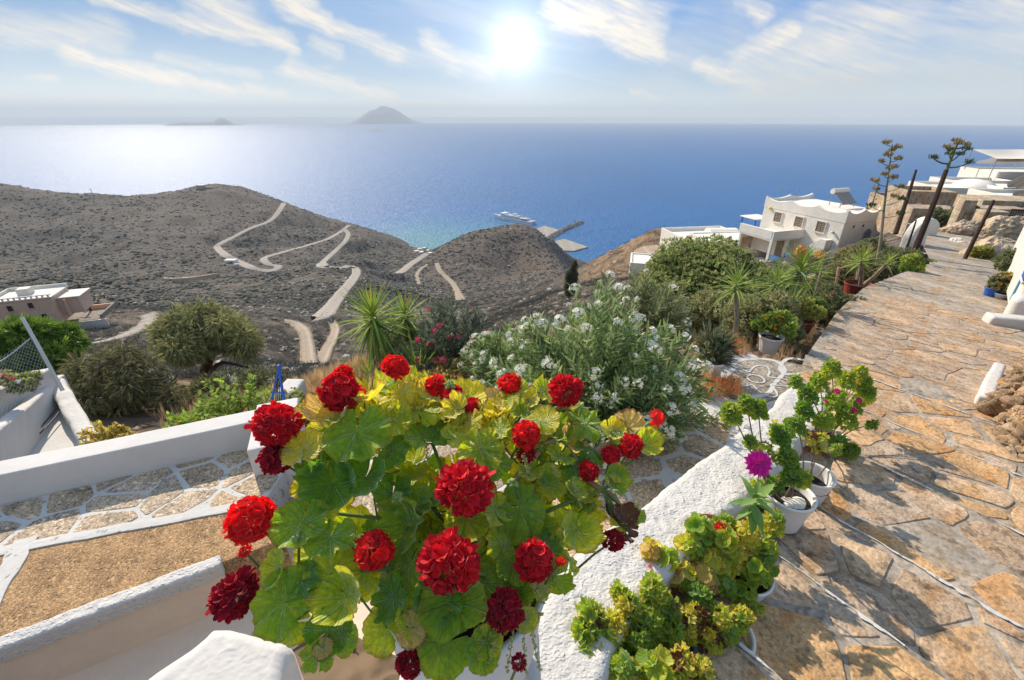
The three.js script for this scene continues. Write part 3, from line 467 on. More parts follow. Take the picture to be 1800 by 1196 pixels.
{
  const g = (u, v, h = TER) => { const p = G(u, v, h); return [p.x, p.z]; };
  const A = g(-260, 1022), B = g(462, 884), Ain = g(-260, 950), Bin = g(445, 786);       // the painted line and the foot of the parapet
  const n0 = g(-260, 1240), n1 = g(388, 992);                                           // painted nosing of the upper step
  crazy('terrace_paving', [A, B, g(520, 800), Bin, Ain], -TER, M.paint, 'white jointed crazy paving below the low parapet', 0.27, 0.017, 41, tanStones, null, true);
  crazy('garden_terrace', [g(560, 840), g(640, 940), g(700, 1000), [0.0, -1.45], [0.73, -1.9], [1.3, -2.45], [2.2, -3.15], [3.3, -4.6], [3.0, -5.35], [2.35, -5.1], [1.75, -4.55], [0.9, -4.2], [-0.6, -4.0], g(545, 770)], -TER - 0.004, M.paint, 'shaded crazy paving between the oleander and the white wall', 0.31, 0.02, 43, tanStones, (x, z) => x > 2.0 && z < -3.9);
  sheet('earth_step', [A, B, g(500, 950), n1, n0], -TER + 0.012, M.earth, 'brown earth topped step with a white painted edge');
  const line = (name, pts, w, y, label) => { const poly = []; const L = pts.map((p, i) => { const a = pts[Math.max(0, i - 1)], b = pts[Math.min(pts.length - 1, i + 1)], dx = b[0] - a[0], dz = b[1] - a[1], l = Math.hypot(dx, dz); return [p, [-dz / l, dx / l]]; }); for (const [p, nn] of L) poly.push([p[0] + nn[0] * w / 2, p[1] + nn[1] * w / 2]); for (const [p, nn] of [...L].reverse()) poly.push([p[0] - nn[0] * w / 2, p[1] - nn[1] * w / 2]); const s = struct(name, slab(poly, (x, z) => y + 0.003 * sfbm(x * 20, z * 20, 1.5, 2), 0.02, 0.003), M.paint, label); return s; };
  const along = (p, q, n, amp) => Array.from({ length: n + 1 }, (_, i) => { const t = i / n; return [lerp(p[0], q[0], t) + amp * sfbm(i * 0.7, p[0], 0.5, 2), lerp(p[1], q[1], t) + amp * sfbm(i * 0.7, p[1], 4.5, 2)]; });
  line('painted_line', along(A, B, 26, 0.018), 0.085, -TER + 0.022, 'white painted line between the crazy paving and the earth step');
  line('painted_line', along(g(48, 950), g(-30, 1085), 10, 0.02), 0.13, -TER + 0.024, 'short white painted band crossing the brown earth step');
  // the nosing and the shaded riser below it
  const nose = lumpyWall([[n0[0], n0[1], -TER + 0.045], [lerp(n0[0], n1[0], 0.5), lerp(n0[1], n1[1], 0.5), -TER + 0.045], [n1[0], n1[1], -TER + 0.045]], 0.10, -TER - 0.06, { amp: 0.005, fine: 0.006, round: 0.018, step: 0.012, vs: 4, ts: 8, freq: 9 });
  struct('painted_nosing', nose, M.whiteRough, 'rough white painted nosing along the earth step');
  const dx = n1[0] - n0[0], dz = n1[1] - n0[1], l = Math.hypot(dx, dz), nx = -dz / l, nz = dx / l;     // towards the camera
  const riser = new THREE.BoxGeometry(l, 0.6, 0.3, 40, 8, 2); riser.rotateY(-Math.atan2(dz, dx)); riser.translate((n0[0] + n1[0]) / 2 - nx * 0.13, -TER - 0.35, (n0[1] + n1[1]) / 2 - nz * 0.13);
  struct('step_riser', boxUV(riser), M.tanPlaster, 'plain plastered riser under the white nosing');
  sheet('landing', [[-5, -2.5], [-1.3, -3.2], [0.9, -2.6], [1.2, -1.9], [0.6, -1.1], [0.2, 1.2], [-5, 1.2]], -3.12, M.tanPlaster, 'tan plastered landing of the stairs under the geranium');
  // low parapet with a return that ends at the gate
  const pi = g(440, 788), pA = g(-260, 948), hP = TER - 0.27; const ux = (pi[0] - pA[0]), uz = (pi[1] - pA[1]), ul = Math.hypot(ux, uz), ox = uz / ul, oz = -ux / ul; // outwards, away from camera
  const W2 = 0.21, mid = (p) => [p[0] + ox * W2 / 2, p[1] + oz * W2 / 2];
  const a = mid(pA), b = mid(pi);
  const wall = thing('low_parapet', 'low white parapet edging the crazy paving, with a blunt return at its end', 'parapet');
  part('wall', lumpyWall([[a[0], a[1], -hP], [lerp(a[0], b[0], 0.5), lerp(a[1], b[1], 0.5), -hP], [b[0] + ux / ul * 0.1, b[1] + uz / ul * 0.1, -hP]], W2, -TER - 0.5, { amp: 0.004, fine: 0.0008, round: 0.012, step: 0.05, freq: 3 }), M.whiteSmooth, wall);
  const r0 = G(488, 706, hP), r1 = G(476, 784, hP);
  part('return_wall', lumpyWall([[r0.x, r0.z, -hP + 0.002], [(r0.x + r1.x) / 2, (r0.z + r1.z) / 2, -hP + 0.002], [r1.x, r1.z, -hP + 0.002]], 0.36, -TER - 0.5, { amp: 0.004, fine: 0.0008, round: 0.014, step: 0.03, freq: 3 }), M.whiteSmooth, wall);
}
// ---------------------------------------------------------------- whitewashed walls near the camera
{
  const w = thing('garden_wall', 'thick rough whitewashed wall between the terrace and the stepped path', 'wall');
  const h = 1.9; const mids = [[0.13, -0.95], [0.42, -1.42], [0.72, -1.7], [1.04, -1.98], [1.36, -2.26], [1.72, -2.58], [2.08, -2.92], [2.40, -3.22], [2.72, -3.56], [3.1, -4.0]].map(([x, z], i) => [x, z, -h - 0.055 * i + (i > 6 ? -0.05 * (i - 6) : 0)]);
  part('masonry', lumpyWall(mids, 0.40, -3.1, { amp: 0.014, fine: 0.006, round: 0.05, step: 0.014, freq: 7, vs: 7, ts: 28, tension: 0.4, widthAt: (t) => 0.97 + 0.16 * (noise3(t * 9, 3, 1) - 0.5) }), M.whiteRough, w);
  part('stone_foot', lumpyWall(mids.slice(1).map(([x, z, y], i) => [x + 0.098, z + 0.115, y - 0.13]), 0.13, -3.1, { amp: 0.03, fine: 0.012, round: 0.03, step: 0.025, freq: 6, vs: 8, ts: 5, tension: 0.4 }), std({ color: RGB(0.36, 0.25, 0.15), map: withRepeat(stoneCol, 1.5), bumpMap: withRepeat(stoneBump, 2), bumpScale: 0.03, roughness: 1, side: THREE.DoubleSide }), w, 'brown unpainted rubble foot of the wall on the path side');
  const e = thing('entrance_wall', 'smooth rounded whitewashed wall end beside the landing, with flaked spots', 'wall');
  part('masonry', lumpyWall([[-1.35, 0.6, -1.9], [-1.25, -0.2, -1.9], [-1.14, -0.75, -1.9], [-1.06, -1.12, -1.9]], 0.58, -3.15, { amp: 0.012, fine: 0.002, round: 0.05, step: 0.025, freq: 3, vs: 10, ts: 22, widthAt: (t) => 1 - 0.35 * smooth(0.8, 1, t) ** 2 }), M.white, e);
}
// ---------------------------------------------------------------- how plants are made
function blade(len, wid, { seg = 4, curl = 0.15, fold = 0.25, tip = 1.0, base = 0.25 } = {}) {      // a leaf along +y, its face to +z
  const pos = [], idx = [], uv = [];
  for (let i = 0; i <= seg; i++) { const t = i / seg, w = wid / 2 * Math.max(0, Math.sin(Math.PI * (base * 0.5 + (1 - base * 0.5) * t) ** tip)) * (i === seg ? 0 : 1), y = len * (t - curl * 0.2 * t * t), z = -len * curl * t * t; pos.push(-w, y, z + w * fold, 0, y, z, w, y, z + w * fold); uv.push(0, t, 0.5, t, 1, t); }
  for (let i = 0; i < seg; i++) { const a = i * 3; for (const k of [0, 1]) idx.push(a + k, a + k + 1, a + k + 3, a + k + 1, a + k + 4, a + k + 3); }
  return geoOf(pos, idx, uv);
}
function tuft(n, len, wid, spread, seed, o) {              // a few blades from one point
  const R = rngOf(seed), l = []; for (let i = 0; i < n; i++) { const g = blade(len * lerp(0.7, 1.1, R()), wid, o); g.rotateX(spread * lerp(0.5, 1.2, R())); g.rotateY(i / n * 6.283 + R()); g.translate(0, (R() - 0.5) * len * 0.3, 0); l.push(g); } return join(l);
}
const inBall = (R) => { for (;;) { const p = V(R() * 2 - 1, R() * 2 - 1, R() * 2 - 1); if (p.lengthSq() < 1) return p; } };
const tint = (R, cols, lo = 1.25, hi = 2.35) => { const c = cols[(R() * cols.length) | 0].clone(); return c.multiplyScalar(lerp(lo, hi, R())); };
const at = (p) => [p.x, p.y, p.z];
// a shrub of many stems that fan out from its foot; leaves along the outer part of each
function shrub(name, label, cat, foot, o) {
  const { rx, ry, rz = rx, stems = 120, leaf, mat, cols, whorl = 12, per = 3, ang = 0.9, from = 0.35, seed = 1, stemMat = M.stemBrown, group, lean = V(0, 0, 0), stemR = 0.007, low = -0.1, jitter = 0.15, size = [0.75, 1.15], flat = 0 } = o;
  const R = rngOf(seed), t = thing(name, label, cat, at(foot), group), leaves = [], sticks = [], ends = [];
  for (let i = 0; i < stems; i++) {
    const d = inBall(R).normalize(); if (d.y < low) d.y = -d.y * 0.5; d.normalize();
    const k = lerp(0.72, 1.05, R() ** 0.6) * (0.86 + 0.28 * noise3(d.x * 2 + seed, d.y * 2, d.z * 2 + 0.4));
    const end = V(d.x * rx * k + lean.x, (d.y * 0.9 + 0.1) * ry * k + lean.y, d.z * rz * k + lean.z), start = V(d.x * rx * 0.12, 0, d.z * rz * 0.12);
    const midp = start.clone().lerp(end, 0.5).add(V((R() - 0.5) * rx * jitter, ry * 0.10, (R() - 0.5) * rz * jitter));
    const c = new THREE.QuadraticBezierCurve3(start, midp, end); ends.push([end, c.getTangent(1)]);
    if (i % 3 === 0) sticks.push(limb([start, c.getPoint(0.5), end], stemR, stemR * 0.4, 4));
    for (let w = 0; w < whorl; w++) {
      const f = lerp(from, 1, (w + R()) / whorl), p = c.getPoint(f), tg = c.getTangent(f), roll = R() * 6.28;
      for (let q = 0; q < per; q++) { const qq = qUp(tg, roll + q / per * 6.28), out = V(0, Math.cos(ang * lerp(0.6, 1.3, R())), Math.sin(ang)).applyQuaternion(qq); if (flat) out.y += flat; leaves.push([Mx(p.clone().add(inBall(R).multiplyScalar(0.02)), qUp(out, R() * 6.28), V(1, 1, 1).multiplyScalar(lerp(...size, R()))), tint(R, cols)]); }
    }
  }
  part('stems', join(sticks), stemMat, t).userData.kind = 'stuff';
  scatter('leaves', leaf, mat, leaves, t);
  return { t, ends, R };
}
// dense crown: leaf tufts spread through clumps, each clump a ball of its own
function crown(parent, name, clumps0, n, leaf, mat, cols, seed, shell = 0.55, size = [0.7, 1.2], droop = 0) {
  const Q = rngOf(seed + 999), clumps = []; for (const [c, r] of clumps0) for (let i = 0; i < 6; i++) { const d = inBall(Q), k = lerp(0.32, 0.62, Q()); clumps.push([V(c.x + d.x * r.x * 0.72, c.y + d.y * r.y * 0.72, c.z + d.z * r.z * 0.72), r.clone().multiplyScalar(k)]); }
  const R = rngOf(seed), list = [], vol = clumps.map(([, r]) => r.x * r.y * r.z), tot = vol.reduce((a, b) => a + b);
  clumps.forEach(([c, r], k) => { const m = Math.round(n * vol[k] / tot); for (let i = 0; i < m; i++) { const d = inBall(R), l = d.length(), f = lerp(l, 1, shell) / l; const wob = 0.8 + 0.45 * noise3(d.x / l * 2.5 + k * 3, d.y / l * 2.5, d.z / l * 2.5 + 0.2); const p = V(c.x + d.x * f * r.x * wob, c.y + d.y * f * r.y * wob, c.z + d.z * f * r.z * wob); const up = V(d.x, d.y + 0.5 - droop, d.z).add(inBall(R).multiplyScalar(0.7)); list.push([Mx(p, qUp(up, R() * 6.28), V(1, 1, 1).multiplyScalar(lerp(...size, R()))), tint(R, cols)]); } });
  return scatter(name, leaf, mat, list, parent);
}
// a five-petalled flower with its face to +y
function flower5(r, cup = 0.35, petals = 5, wide = 1.0, seed = 1) {
  const pos = [], idx = [], R = rngOf(seed);
  for (let k = 0; k < petals; k++) {
    const a = k / petals * 6.283 + R() * 0.25, b = pos.length / 3, c = cup * lerp(0.5, 1.5, R());
    const pt = (l, s) => { const x = Math.cos(a), z = Math.sin(a), y = r * (c * l * l + 0.12 * Math.sin(l * 5 + k) * l * Math.abs(s)); pos.push(x * l * r - z * s * r, y, z * l * r + x * s * r); };
    pt(0.05, 0); pt(0.5, -0.34 * wide); pt(0.55, 0); pt(0.5, 0.34 * wide); pt(0.92, -0.38 * wide); pt(1.02, 0.02); pt(0.9, 0.4 * wide);
    idx.push(b, b + 1, b + 2, b, b + 2, b + 3, b + 1, b + 4, b + 2, b + 4, b + 5, b + 2, b + 2, b + 5, b + 6, b + 2, b + 6, b + 3);
  }
  return geoOf(pos, idx);
}
function umbel(n, R0, fr, seed, { under = -0.35, petals = 5, wide = 1.1, cup = 0.4, flatten = 1, jit = 0.16 } = {}) {   // a ball of flowers round the origin
  const R = rngOf(seed), l = [], dye = [];
  for (let i = 0; i < n; i++) { const y = lerp(1, under, (i + 0.5) / n), a = i * 2.39996, s = Math.sqrt(Math.max(0, 1 - y * y)), d = V(Math.cos(a) * s, y, Math.sin(a) * s).add(inBall(R).multiplyScalar(jit)).normalize(); const g = flower5(fr * lerp(0.75, 1.15, R()), cup, petals, wide, seed * 100 + i); g.rotateY(R() * 6); g.applyMatrix4(Mx(V(d.x, d.y * flatten, d.z).multiplyScalar(R0 * lerp(0.78, 1.02, R())), qUp(d.clone().add(inBall(R).multiplyScalar(0.35))), V(1, 1, 1))); l.push(g); const c = lerp(0.5, 1.12, R() ** 0.7), c2 = lerp(0.6, 1.2, R()); for (let q = g.index.count; q--;) dye.push(c, c * c2, c * c2); }
  const out = join(l); out.setAttribute('color', new THREE.Float32BufferAttribute(dye, 3)); return out;
}
// yucca: stiff pointed leaves from the top of a trunk
const yuccaLeaf = [0, 1, 2].map((k) => blade(1, 0.062, { seg: 5, curl: [0.02, 0.12, 0.3][k], fold: 0.5, base: 0.7, tip: 0.9 }));
const yuccaMats = [leafy(0.36, 0.45, 0.07, 0.45, { roughness: 0.8 }), leafy(0.24, 0.34, 0.065, 0.42, { roughness: 0.8 }), leafy(0.11, 0.18, 0.05, 0.35, { roughness: 0.8 }), leafy(0.36, 0.33, 0.10, 0.35)];
const dryMat = leafy(0.38, 0.27, 0.14, 0.25);
function yucca(label, foot, top, len, n, seed, o = {}) {
  const { group, lo = -0.75, name = 'yucca', bright = 0.4, trunkR = 0.045, parent, leaves = true } = o, R = rngOf(seed), t = parent || thing(name, label, 'yucca', at(foot), group), tp = top.clone().sub(foot);
  if (parent) tp.copy(top).sub(parent.position);
  const ft = parent ? foot.clone().sub(parent.position) : V(0, 0, 0);
  if (tp.distanceTo(ft) > 0.12) part('trunk', limb([ft.clone().add(V(0, -0.05, 0)), ft.clone().lerp(tp, 0.5).add(V(0.03 * (R() - 0.5), 0, 0.03)), tp], trunkR, trunkR * 0.8, 9, 0.4, seed), M.barkPale, t);
  for (let i = 0; i < n; i++) {
    const f = (i + 0.5) / n, e = lerp(1.35, lo, f ** 0.85) + (R() - 0.5) * 0.3, a = i * 2.39996 + R() * 0.4, d = V(Math.cos(a) * Math.cos(e), Math.sin(e), Math.sin(a) * Math.cos(e));
    const l = len * lerp(0.75, 1.08, R()) * lerp(0.72, 1, Math.sin(Math.min(1, f * 1.6) * 1.57)), k = f > 0.7 ? 2 : f > 0.3 ? 1 : 0;
    const m = f > 0.93 && R() < 0.5 ? dryMat : yuccaMats[R() < bright ? 0 : R() < 0.75 ? 1 : R() < 0.9 ? 2 : 3], g = part('leaf', yuccaLeaf[k], m, t);
    g.position.copy(tp).add(d.clone().multiplyScalar(0.02)).add(V(0, (0.5 - f) * len * 0.35, 0)); g.quaternion.copy(qUp(d)); g.rotateY(Math.atan2(d.x, d.z) * 0 + (R() - 0.5) * 0.6);
    // turn the leaf's face to the sky
    const face = V(0, 0, 1).applyQuaternion(g.quaternion), want = V(0, 1, 0).addScaledVector(d, -d.y).normalize(), sgn = Math.sign(face.clone().cross(want).dot(d)) || 1; g.quaternion.premultiply(new THREE.Quaternion().setFromAxisAngle(d, sgn * face.angleTo(want)));
    g.scale.set(l, l, l);
  }
  return t;
}
// pots
function potGeo(r, h, { rb = 0.74, lip = 0.012, lipH = 0.03, wall = 0.012 } = {}) {
  const pr = [[r * rb * 0.01, 0.004], [r * rb - 0.01, 0.003], [r * rb, 0.012], [lerp(r * rb, r, 0.5), h * 0.5], [r - 0.004, h - lipH - 0.004], [r + lip * 0.7, h - lipH], [r + lip, h - lipH + 0.006], [r + lip, h - 0.006], [r + lip * 0.6, h], [r - wall * 0.4, h - 0.002], [r - wall, h - 0.012], [lerp(r * rb, r, 0.55) - wall, h * 0.5], [r * rb - wall, 0.03]].map(([x, y]) => new THREE.Vector2(Math.max(x, 0.0001), y));
  return boxUV(new THREE.LatheGeometry(pr, 40));
}
function pot(t, r, h, mat, fill = 0.82, o) {
  part('pot', potGeo(r, h, o), mat, t);
  const s = new THREE.CircleGeometry(r * 0.93, 24); s.rotateX(-Math.PI / 2); const p = s.attributes.position; for (let i = 0; i < p.count; i++) p.setY(i, h * fill + 0.012 * sfbm(p.getX(i) * 30, p.getZ(i) * 30, 1.5, 2)); s.computeVertexNormals(); part('soil', boxUV(s), M.soil, t);
}
// ---------------------------------------------------------------- low dry scrub and pale stones over the slopes
function lump(seed, flat, detail = 1) {                    // an uneven low bush or stone
  const g = mergeVertices(new THREE.IcosahedronGeometry(1, detail).deleteAttribute('uv').deleteAttribute('normal')), p = g.attributes.position;
  for (let i = 0; i < p.count; i++) { const x = p.getX(i), y = p.getY(i), z = p.getZ(i), k = 0.62 + 0.75 * noise3(x * 1.7 + seed, y * 1.7, z * 1.7 + 0.3); p.setXYZ(i, x * k, Math.max(y * k * flat, -0.25), z * k); }
  const f = g.toNonIndexed(); f.computeVertexNormals(); return f;
}
{
  const R = rngOf(5), bush = [[], []], tufts = [], stone = [], tones = [RGB(0.055, 0.06, 0.042), RGB(0.036, 0.046, 0.036), RGB(0.085, 0.075, 0.052), RGB(0.12, 0.095, 0.07), RGB(0.06, 0.062, 0.055)], pale = [RGB(0.40, 0.36, 0.31), RGB(0.30, 0.26, 0.22), RGB(0.36, 0.28, 0.2)];
  const c = new THREE.Color();
  for (let i = 0; i < 150000; i++) {
    const far = i < 110000, r = far ? 45 * (1180 / 45) ** (R() ** 0.75) : 17 * (80 / 17) ** R(), az = lerp(-0.92, far ? 0.42 : 0.62, R()), x = Math.sin(az) * r, z = -Math.cos(az) * r, y = landY(x, z);
    if (y < SEA + 1.5 || nearRoad(x, z)[0] < 0.62) continue;
    const macro = fbm(x * 0.0075, z * 0.0075, 2.5, 4), d = fbm(x * 0.03, z * 0.03, 2.5, 3) * 0.6 + macro * 0.4, e = fbm(x * 0.12, z * 0.12, 3.5, 2);
    const redSlope = az > 0.1 && r < 190; if (redSlope && R() < 0.6) continue;
    if (R() > smooth(0.34, 0.60, d * 0.6 + e * 0.4) * 0.8 + 0.03) continue;
    const rocky = R() < (far ? 0.30 * smooth(0.52, 0.62, fbm(x * 0.018 + 9, z * 0.018, 7.5, 4)) + 0.02 : 0.12);
    const s = (far ? lerp(0.4, 1.1, R() ** 2) * lerp(0.75, 1.7, smooth(60, 600, r)) : lerp(0.18, 0.62, R() ** 1.6)) * (rocky ? 0.62 : 1);
    const m = Mx(V(x, y + s * 0.05, z), qUp(V(R() - 0.5, 3, R() - 0.5), R() * 6.28), V(s * lerp(0.8, 1.5, R()), s * lerp(0.6, 1.0, R()), s * lerp(0.8, 1.5, R())));
    if (rocky) stone.push([m, c.copy(pale[(R() * 3) | 0]).multiplyScalar(0.7 + 0.5 * R()).clone()]);
    else if (r < 130) tufts.push([Mx(V(x, y + s * 0.05, z), qUp(V(R() - 0.5, 3, R() - 0.5), R() * 6.28), V(s * lerp(0.9, 1.5, R()), s * lerp(0.8, 1.2, R()), s * lerp(0.9, 1.5, R()))), c.copy(tones[(R() * 5) | 0]).multiplyScalar((1.0 + 1.3 * R())).clone()]);
    else bush[(R() * 2) | 0].push([m, c.copy(tones[(R() * 5) | 0]).multiplyScalar((0.6 + 0.7 * R()) * lerp(1.25, 0.7, smooth(0.4, 0.6, macro))).clone()]);
  }
  const tl = []; for (let i = 0; i < 46; i++) { const d = inBall(R).normalize(); d.y = Math.abs(d.y) * 0.9 + 0.05; const b = blade(0.5, 0.09, { seg: 1, curl: 0.2 }); b.applyMatrix4(Mx(d.clone().multiplyScalar(lerp(0.3, 0.62, R())), qUp(d.clone().add(inBall(R).multiplyScalar(0.7)), R() * 6), V(1, 1, 1))); tl.push(b); } scatter('scrub', join(tl), std({ color: 0xffffff, roughness: 0.95, side: THREE.DoubleSide }), tufts);
  const bm = std({ color: 0xffffff, bumpMap: withRepeat(plasterBump, 2), bumpScale: 0.2, roughness: 1 });
  bush.forEach((l, k) => scatter('scrub', lump(k * 7 + 1, 0.75), bm, l)); scatter('hillside_stones', lump(31, 0.6, 0), std({ color: 0xffffff, roughness: 1 }), stone);
}
// ---------------------------------------------------------------- garden: oleanders, yuccas, shrubs, dry grass
const gy = (p, dy = 0) => V(p.x, landY(p.x, p.z) + dy, p.z);
const greens = [RGB(0.12, 0.175, 0.055), RGB(0.095, 0.145, 0.05), RGB(0.155, 0.20, 0.07), RGB(0.20, 0.23, 0.08)];
const leafMat = leafy(1, 1, 1, 0.55, { roughness: 0.92 }), leafShiny = leafy(1, 1, 1, 0.5, { roughness: 0.88, specularIntensity: 0.7 });
const oleLeaf = blade(0.125, 0.021, { seg: 4, curl: 0.12, fold: 0.3 });
const whitePetal = leafy(0.86, 0.82, 0.68, 0.35, { roughness: 0.7 }), pinkPetal = leafy(0.78, 0.05, 0.13, 0.35, { roughness: 0.7 });
const cluster = (n, r, fr, seed) => umbel(n, r, fr, seed, { under: -0.1, wide: 0.9, cup: 0.2, flatten: 0.75, jit: 0.5 });
const whiteClusters = [0, 1, 2, 3, 4].map((k) => cluster(5 + k * 2, 0.035 + 0.005 * k, 0.021, 61 + k)), pinkClusters = [0, 1, 2].map((k) => cluster(5 + k * 2, 0.035, 0.021, 71 + k));
function oleander(label, foot, o, nFlowers, geos, mat, pick) {
  const { t, ends, R } = shrub('oleander', label, 'oleander', foot, { leaf: oleLeaf, mat: leafShiny, whorl: 15, per: 3, ang: 0.75, from: 0.3, cols: greens, ...o });
  const eye = foot.clone().negate().normalize(); let k = 0;
  const cand = ends.map(([e, d]) => [e, d, e.clone().normalize().dot(eye) + e.y / o.ry * 0.5 + (pick ? pick(e) : 0) + R() * 0.9]).sort((a, b) => b[2] - a[2]);
  for (const [e, d] of cand.slice(0, nFlowers)) { const f = part('flower_cluster', geos[k++ % geos.length], mat, t); f.position.copy(e).addScaledVector(d, 0.03); f.quaternion.copy(qUp(d.clone().add(V(0, 0.6, 0)), R() * 6)); f.scale.setScalar(lerp(0.7, 1.25, R())); }
  return t;
}
oleander('large oleander covered in white flower clusters beside the shaded paving', G(1030, 745, 2.74), { rx: 1.08, ry: 1.36, rz: 0.75, stems: 330, seed: 11, lean: V(0.06, -0.05, 0) }, 125, whiteClusters, whitePetal, (e) => (e.x < -0.4 ? 0.35 : 0));
oleander('second white flowering oleander sprawling low towards the geranium', V(-0.05, -2.95, -4.75), { rx: 0.55, ry: 0.75, stems: 100, seed: 13 }, 46, whiteClusters, whitePetal, () => 0);
oleander('smaller paler oleander with few white flowers by the yucca post', V(1.75, -2.85, -5.7), { rx: 0.72, ry: 0.95, stems: 130, seed: 14, cols: [RGB(0.13, 0.15, 0.06), RGB(0.10, 0.13, 0.05), RGB(0.18, 0.17, 0.08)] }, 24, whiteClusters, whitePetal);
oleander('dark oleander with pink red flowers behind the white oleander', gy(P(800, 640, 6.4), -0.1), { rx: 0.72, ry: 1.10, stems: 150, seed: 15, cols: [RGB(0.065, 0.085, 0.05), RGB(0.05, 0.07, 0.04), RGB(0.10, 0.11, 0.07)] }, 26, pinkClusters, pinkPetal);
oleander('tall thin oleander with pink red flowers between the two yuccas', gy(P(705, 640, 7.2), -0.1), { rx: 0.42, ry: 1.20, stems: 60, seed: 16, cols: [RGB(0.07, 0.09, 0.055), RGB(0.10, 0.115, 0.07)] }, 14, pinkClusters, pinkPetal);
// yuccas: foot pixel, crown pixel, depth
const Y = (label, fu, fv, u, v, t, len, n, seed, o) => { const top = P(u, v, t), f = P(fu, fv, t); return yucca(label, gy(f).y > f.y ? f : f, top, len, n, seed, o); };
const yg = 'yuccas standing along the garden edge';
Y('tallest lush yucca with orange flower remnant, beside the donkey track', 655, 668, 655, 563, 6.3, 0.66, 130, 21, { bright: 0.75, lo: -1.2 });
Y('yucca on a thin trunk rising through the pink oleander', 706, 645, 712, 560, 6.6, 0.56, 100, 22, { bright: 0.55, lo: -1.15 });
Y('stemless dark yucca clump at the foot of the yucca trunk', 738, 668, 738, 664, 6.1, 0.68, 95, 23, { bright: 0.2, lo: 0.1 });
Y('small bright stemless yucca right below the tallest lush yucca', 650, 672, 650, 668, 6.0, 0.42, 40, 24, { bright: 0.8, lo: 0.2 });
Y('yucca on a straight pale post-like trunk beside the painted flower', 1290, 630, 1294, 503, 6.2, 0.45, 56, 25, { bright: 0.6, lo: -0.6, trunkR: 0.035 });
Y('yucca behind the orange flowered pot, crown against the round bush', 1360, 582, 1363, 500, 7.1, 0.48, 58, 26, { bright: 0.4, lo: -0.8, trunkR: 0.032 });
Y('yucca with the broadest crown, in front of the white house', 1399, 575, 1405, 478, 8.0, 0.70, 84, 27, { bright: 0.35, lo: -0.7, trunkR: 0.05 });
Y('low dark yucca rosette under the broadest yucca crown', 1388, 556, 1388, 545, 7.7, 0.50, 50, 28, { bright: 0.2, lo: 0.0 });
Y('bright small yucca on a bent trunk above the red pot', 1500, 530, 1512, 462, 10.6, 0.52, 50, 29, { bright: 0.7, lo: -0.4 });
Y('yucca leaning out of the hedge near the orange blooms', 1440, 520, 1436, 480, 9.4, 0.55, 44, 30, { bright: 0.4, lo: -0.5 });
{ const p = P(648, 532, 6.3), f = thing('flower_stalk', 'dried orange flower stalk standing in the lush yucca crown', 'flower stalk', at(p)); part('stem', limb([V(0, -0.3, 0), V(0, 0.16, 0)], 0.012, 0.004, 5), dryMat, f); const l = [], R = rngOf(3); for (let i = 0; i < 60; i++) { const b = blade(0.05, 0.014); b.rotateX(0.9); b.rotateY(R() * 6.28); b.translate(0, -0.12 + 0.28 * i / 60, 0); l.push(b); } part('bracts', join(l), leafy(0.62, 0.33, 0.12, 0.4), f); }
for (const [u, v, t, k] of [[1408, 444, 8.0, 0], [1441, 452, 9.4, 1]]) { const p = P(u, v, t), f = thing('flower_stalk', ['faded orange bloom inside the broadest yucca crown', 'orange bloom cluster beside the broadest yucca crown'][k], 'flower stalk', at(p)); part('stem', limb([V(0, -0.35, 0), V(0, 0.1, 0)], 0.012, 0.006, 5), dryMat, f); part('bloom', cluster(26, 0.1, 0.035, 81 + k).scale(1, 1.5, 1), leafy(0.75, 0.33, 0.08, 0.4), f); }
// the broad round mastic bush and its neighbours
const rosette = tuft(7, 0.075, 0.032, 0.9, 4, { seg: 2 }), smallTuft = tuft(8, 0.055, 0.013, 0.8, 5, { seg: 2 }), needle = tuft(9, 0.16, 0.010, 0.5, 6, { seg: 2, curl: 0.5 }), oval = tuft(6, 0.10, 0.05, 1.0, 7, { seg: 3 });
const ovalLeaf = blade(0.062, 0.034, { seg: 3, curl: 0.2, fold: 0.25 });
function bush(name, label, foot, clumps, n, leaf, cols, seed, o = {}) { const t = thing(name, label, o.cat || 'bush', at(foot), o.group); if (!o.bare) part('stems', join(clumps.map(([c]) => limb([V(c.x * 0.2, 0, c.z * 0.2), V(c.x * 0.5, c.y * 0.6, c.z * 0.5), c], 0.03, 0.012, 5))), M.bark, t).userData.kind = 'stuff'; crown(t, 'foliage', clumps, n, leaf, o.mat || leafMat, cols, seed, o.shell ?? 0.6, o.size || [0.7, 1.25], o.droop || 0); return t; }
{
  const f = gy(P(1240, 548, 11)); const c = []; const R = rngOf(8); for (let i = 0; i < 15; i++) { const a = R() * 6.28, r = Math.sqrt(R()) * 1.35; c.push([V(Math.cos(a) * r, 0.55 + 0.75 * (1 - (r / 1.5) ** 2) + (R() - 0.5) * 0.15, Math.sin(a) * r), V(0.95, 0.72, 0.95)]); }
  bush('mastic_bush', 'broad rounded evergreen bush in front of the white village roofs', f, c, 21000, rosette, [RGB(0.16, 0.195, 0.06), RGB(0.125, 0.16, 0.05), RGB(0.20, 0.22, 0.075), RGB(0.24, 0.23, 0.085)], 9);
}
const olive = [RGB(0.22, 0.22, 0.10), RGB(0.18, 0.19, 0.085), RGB(0.28, 0.25, 0.125), RGB(0.15, 0.165, 0.075)], dark = [RGB(0.085, 0.105, 0.045), RGB(0.12, 0.13, 0.055), RGB(0.15, 0.145, 0.07)], brownish = [RGB(0.30, 0.21, 0.10), RGB(0.21, 0.175, 0.08), RGB(0.16, 0.16, 0.07)], lime = [RGB(0.17, 0.24, 0.03), RGB(0.12, 0.19, 0.03), RGB(0.25, 0.27, 0.045)], gold = [RGB(0.34, 0.26, 0.05), RGB(0.24, 0.22, 0.045), RGB(0.30, 0.20, 0.05)];
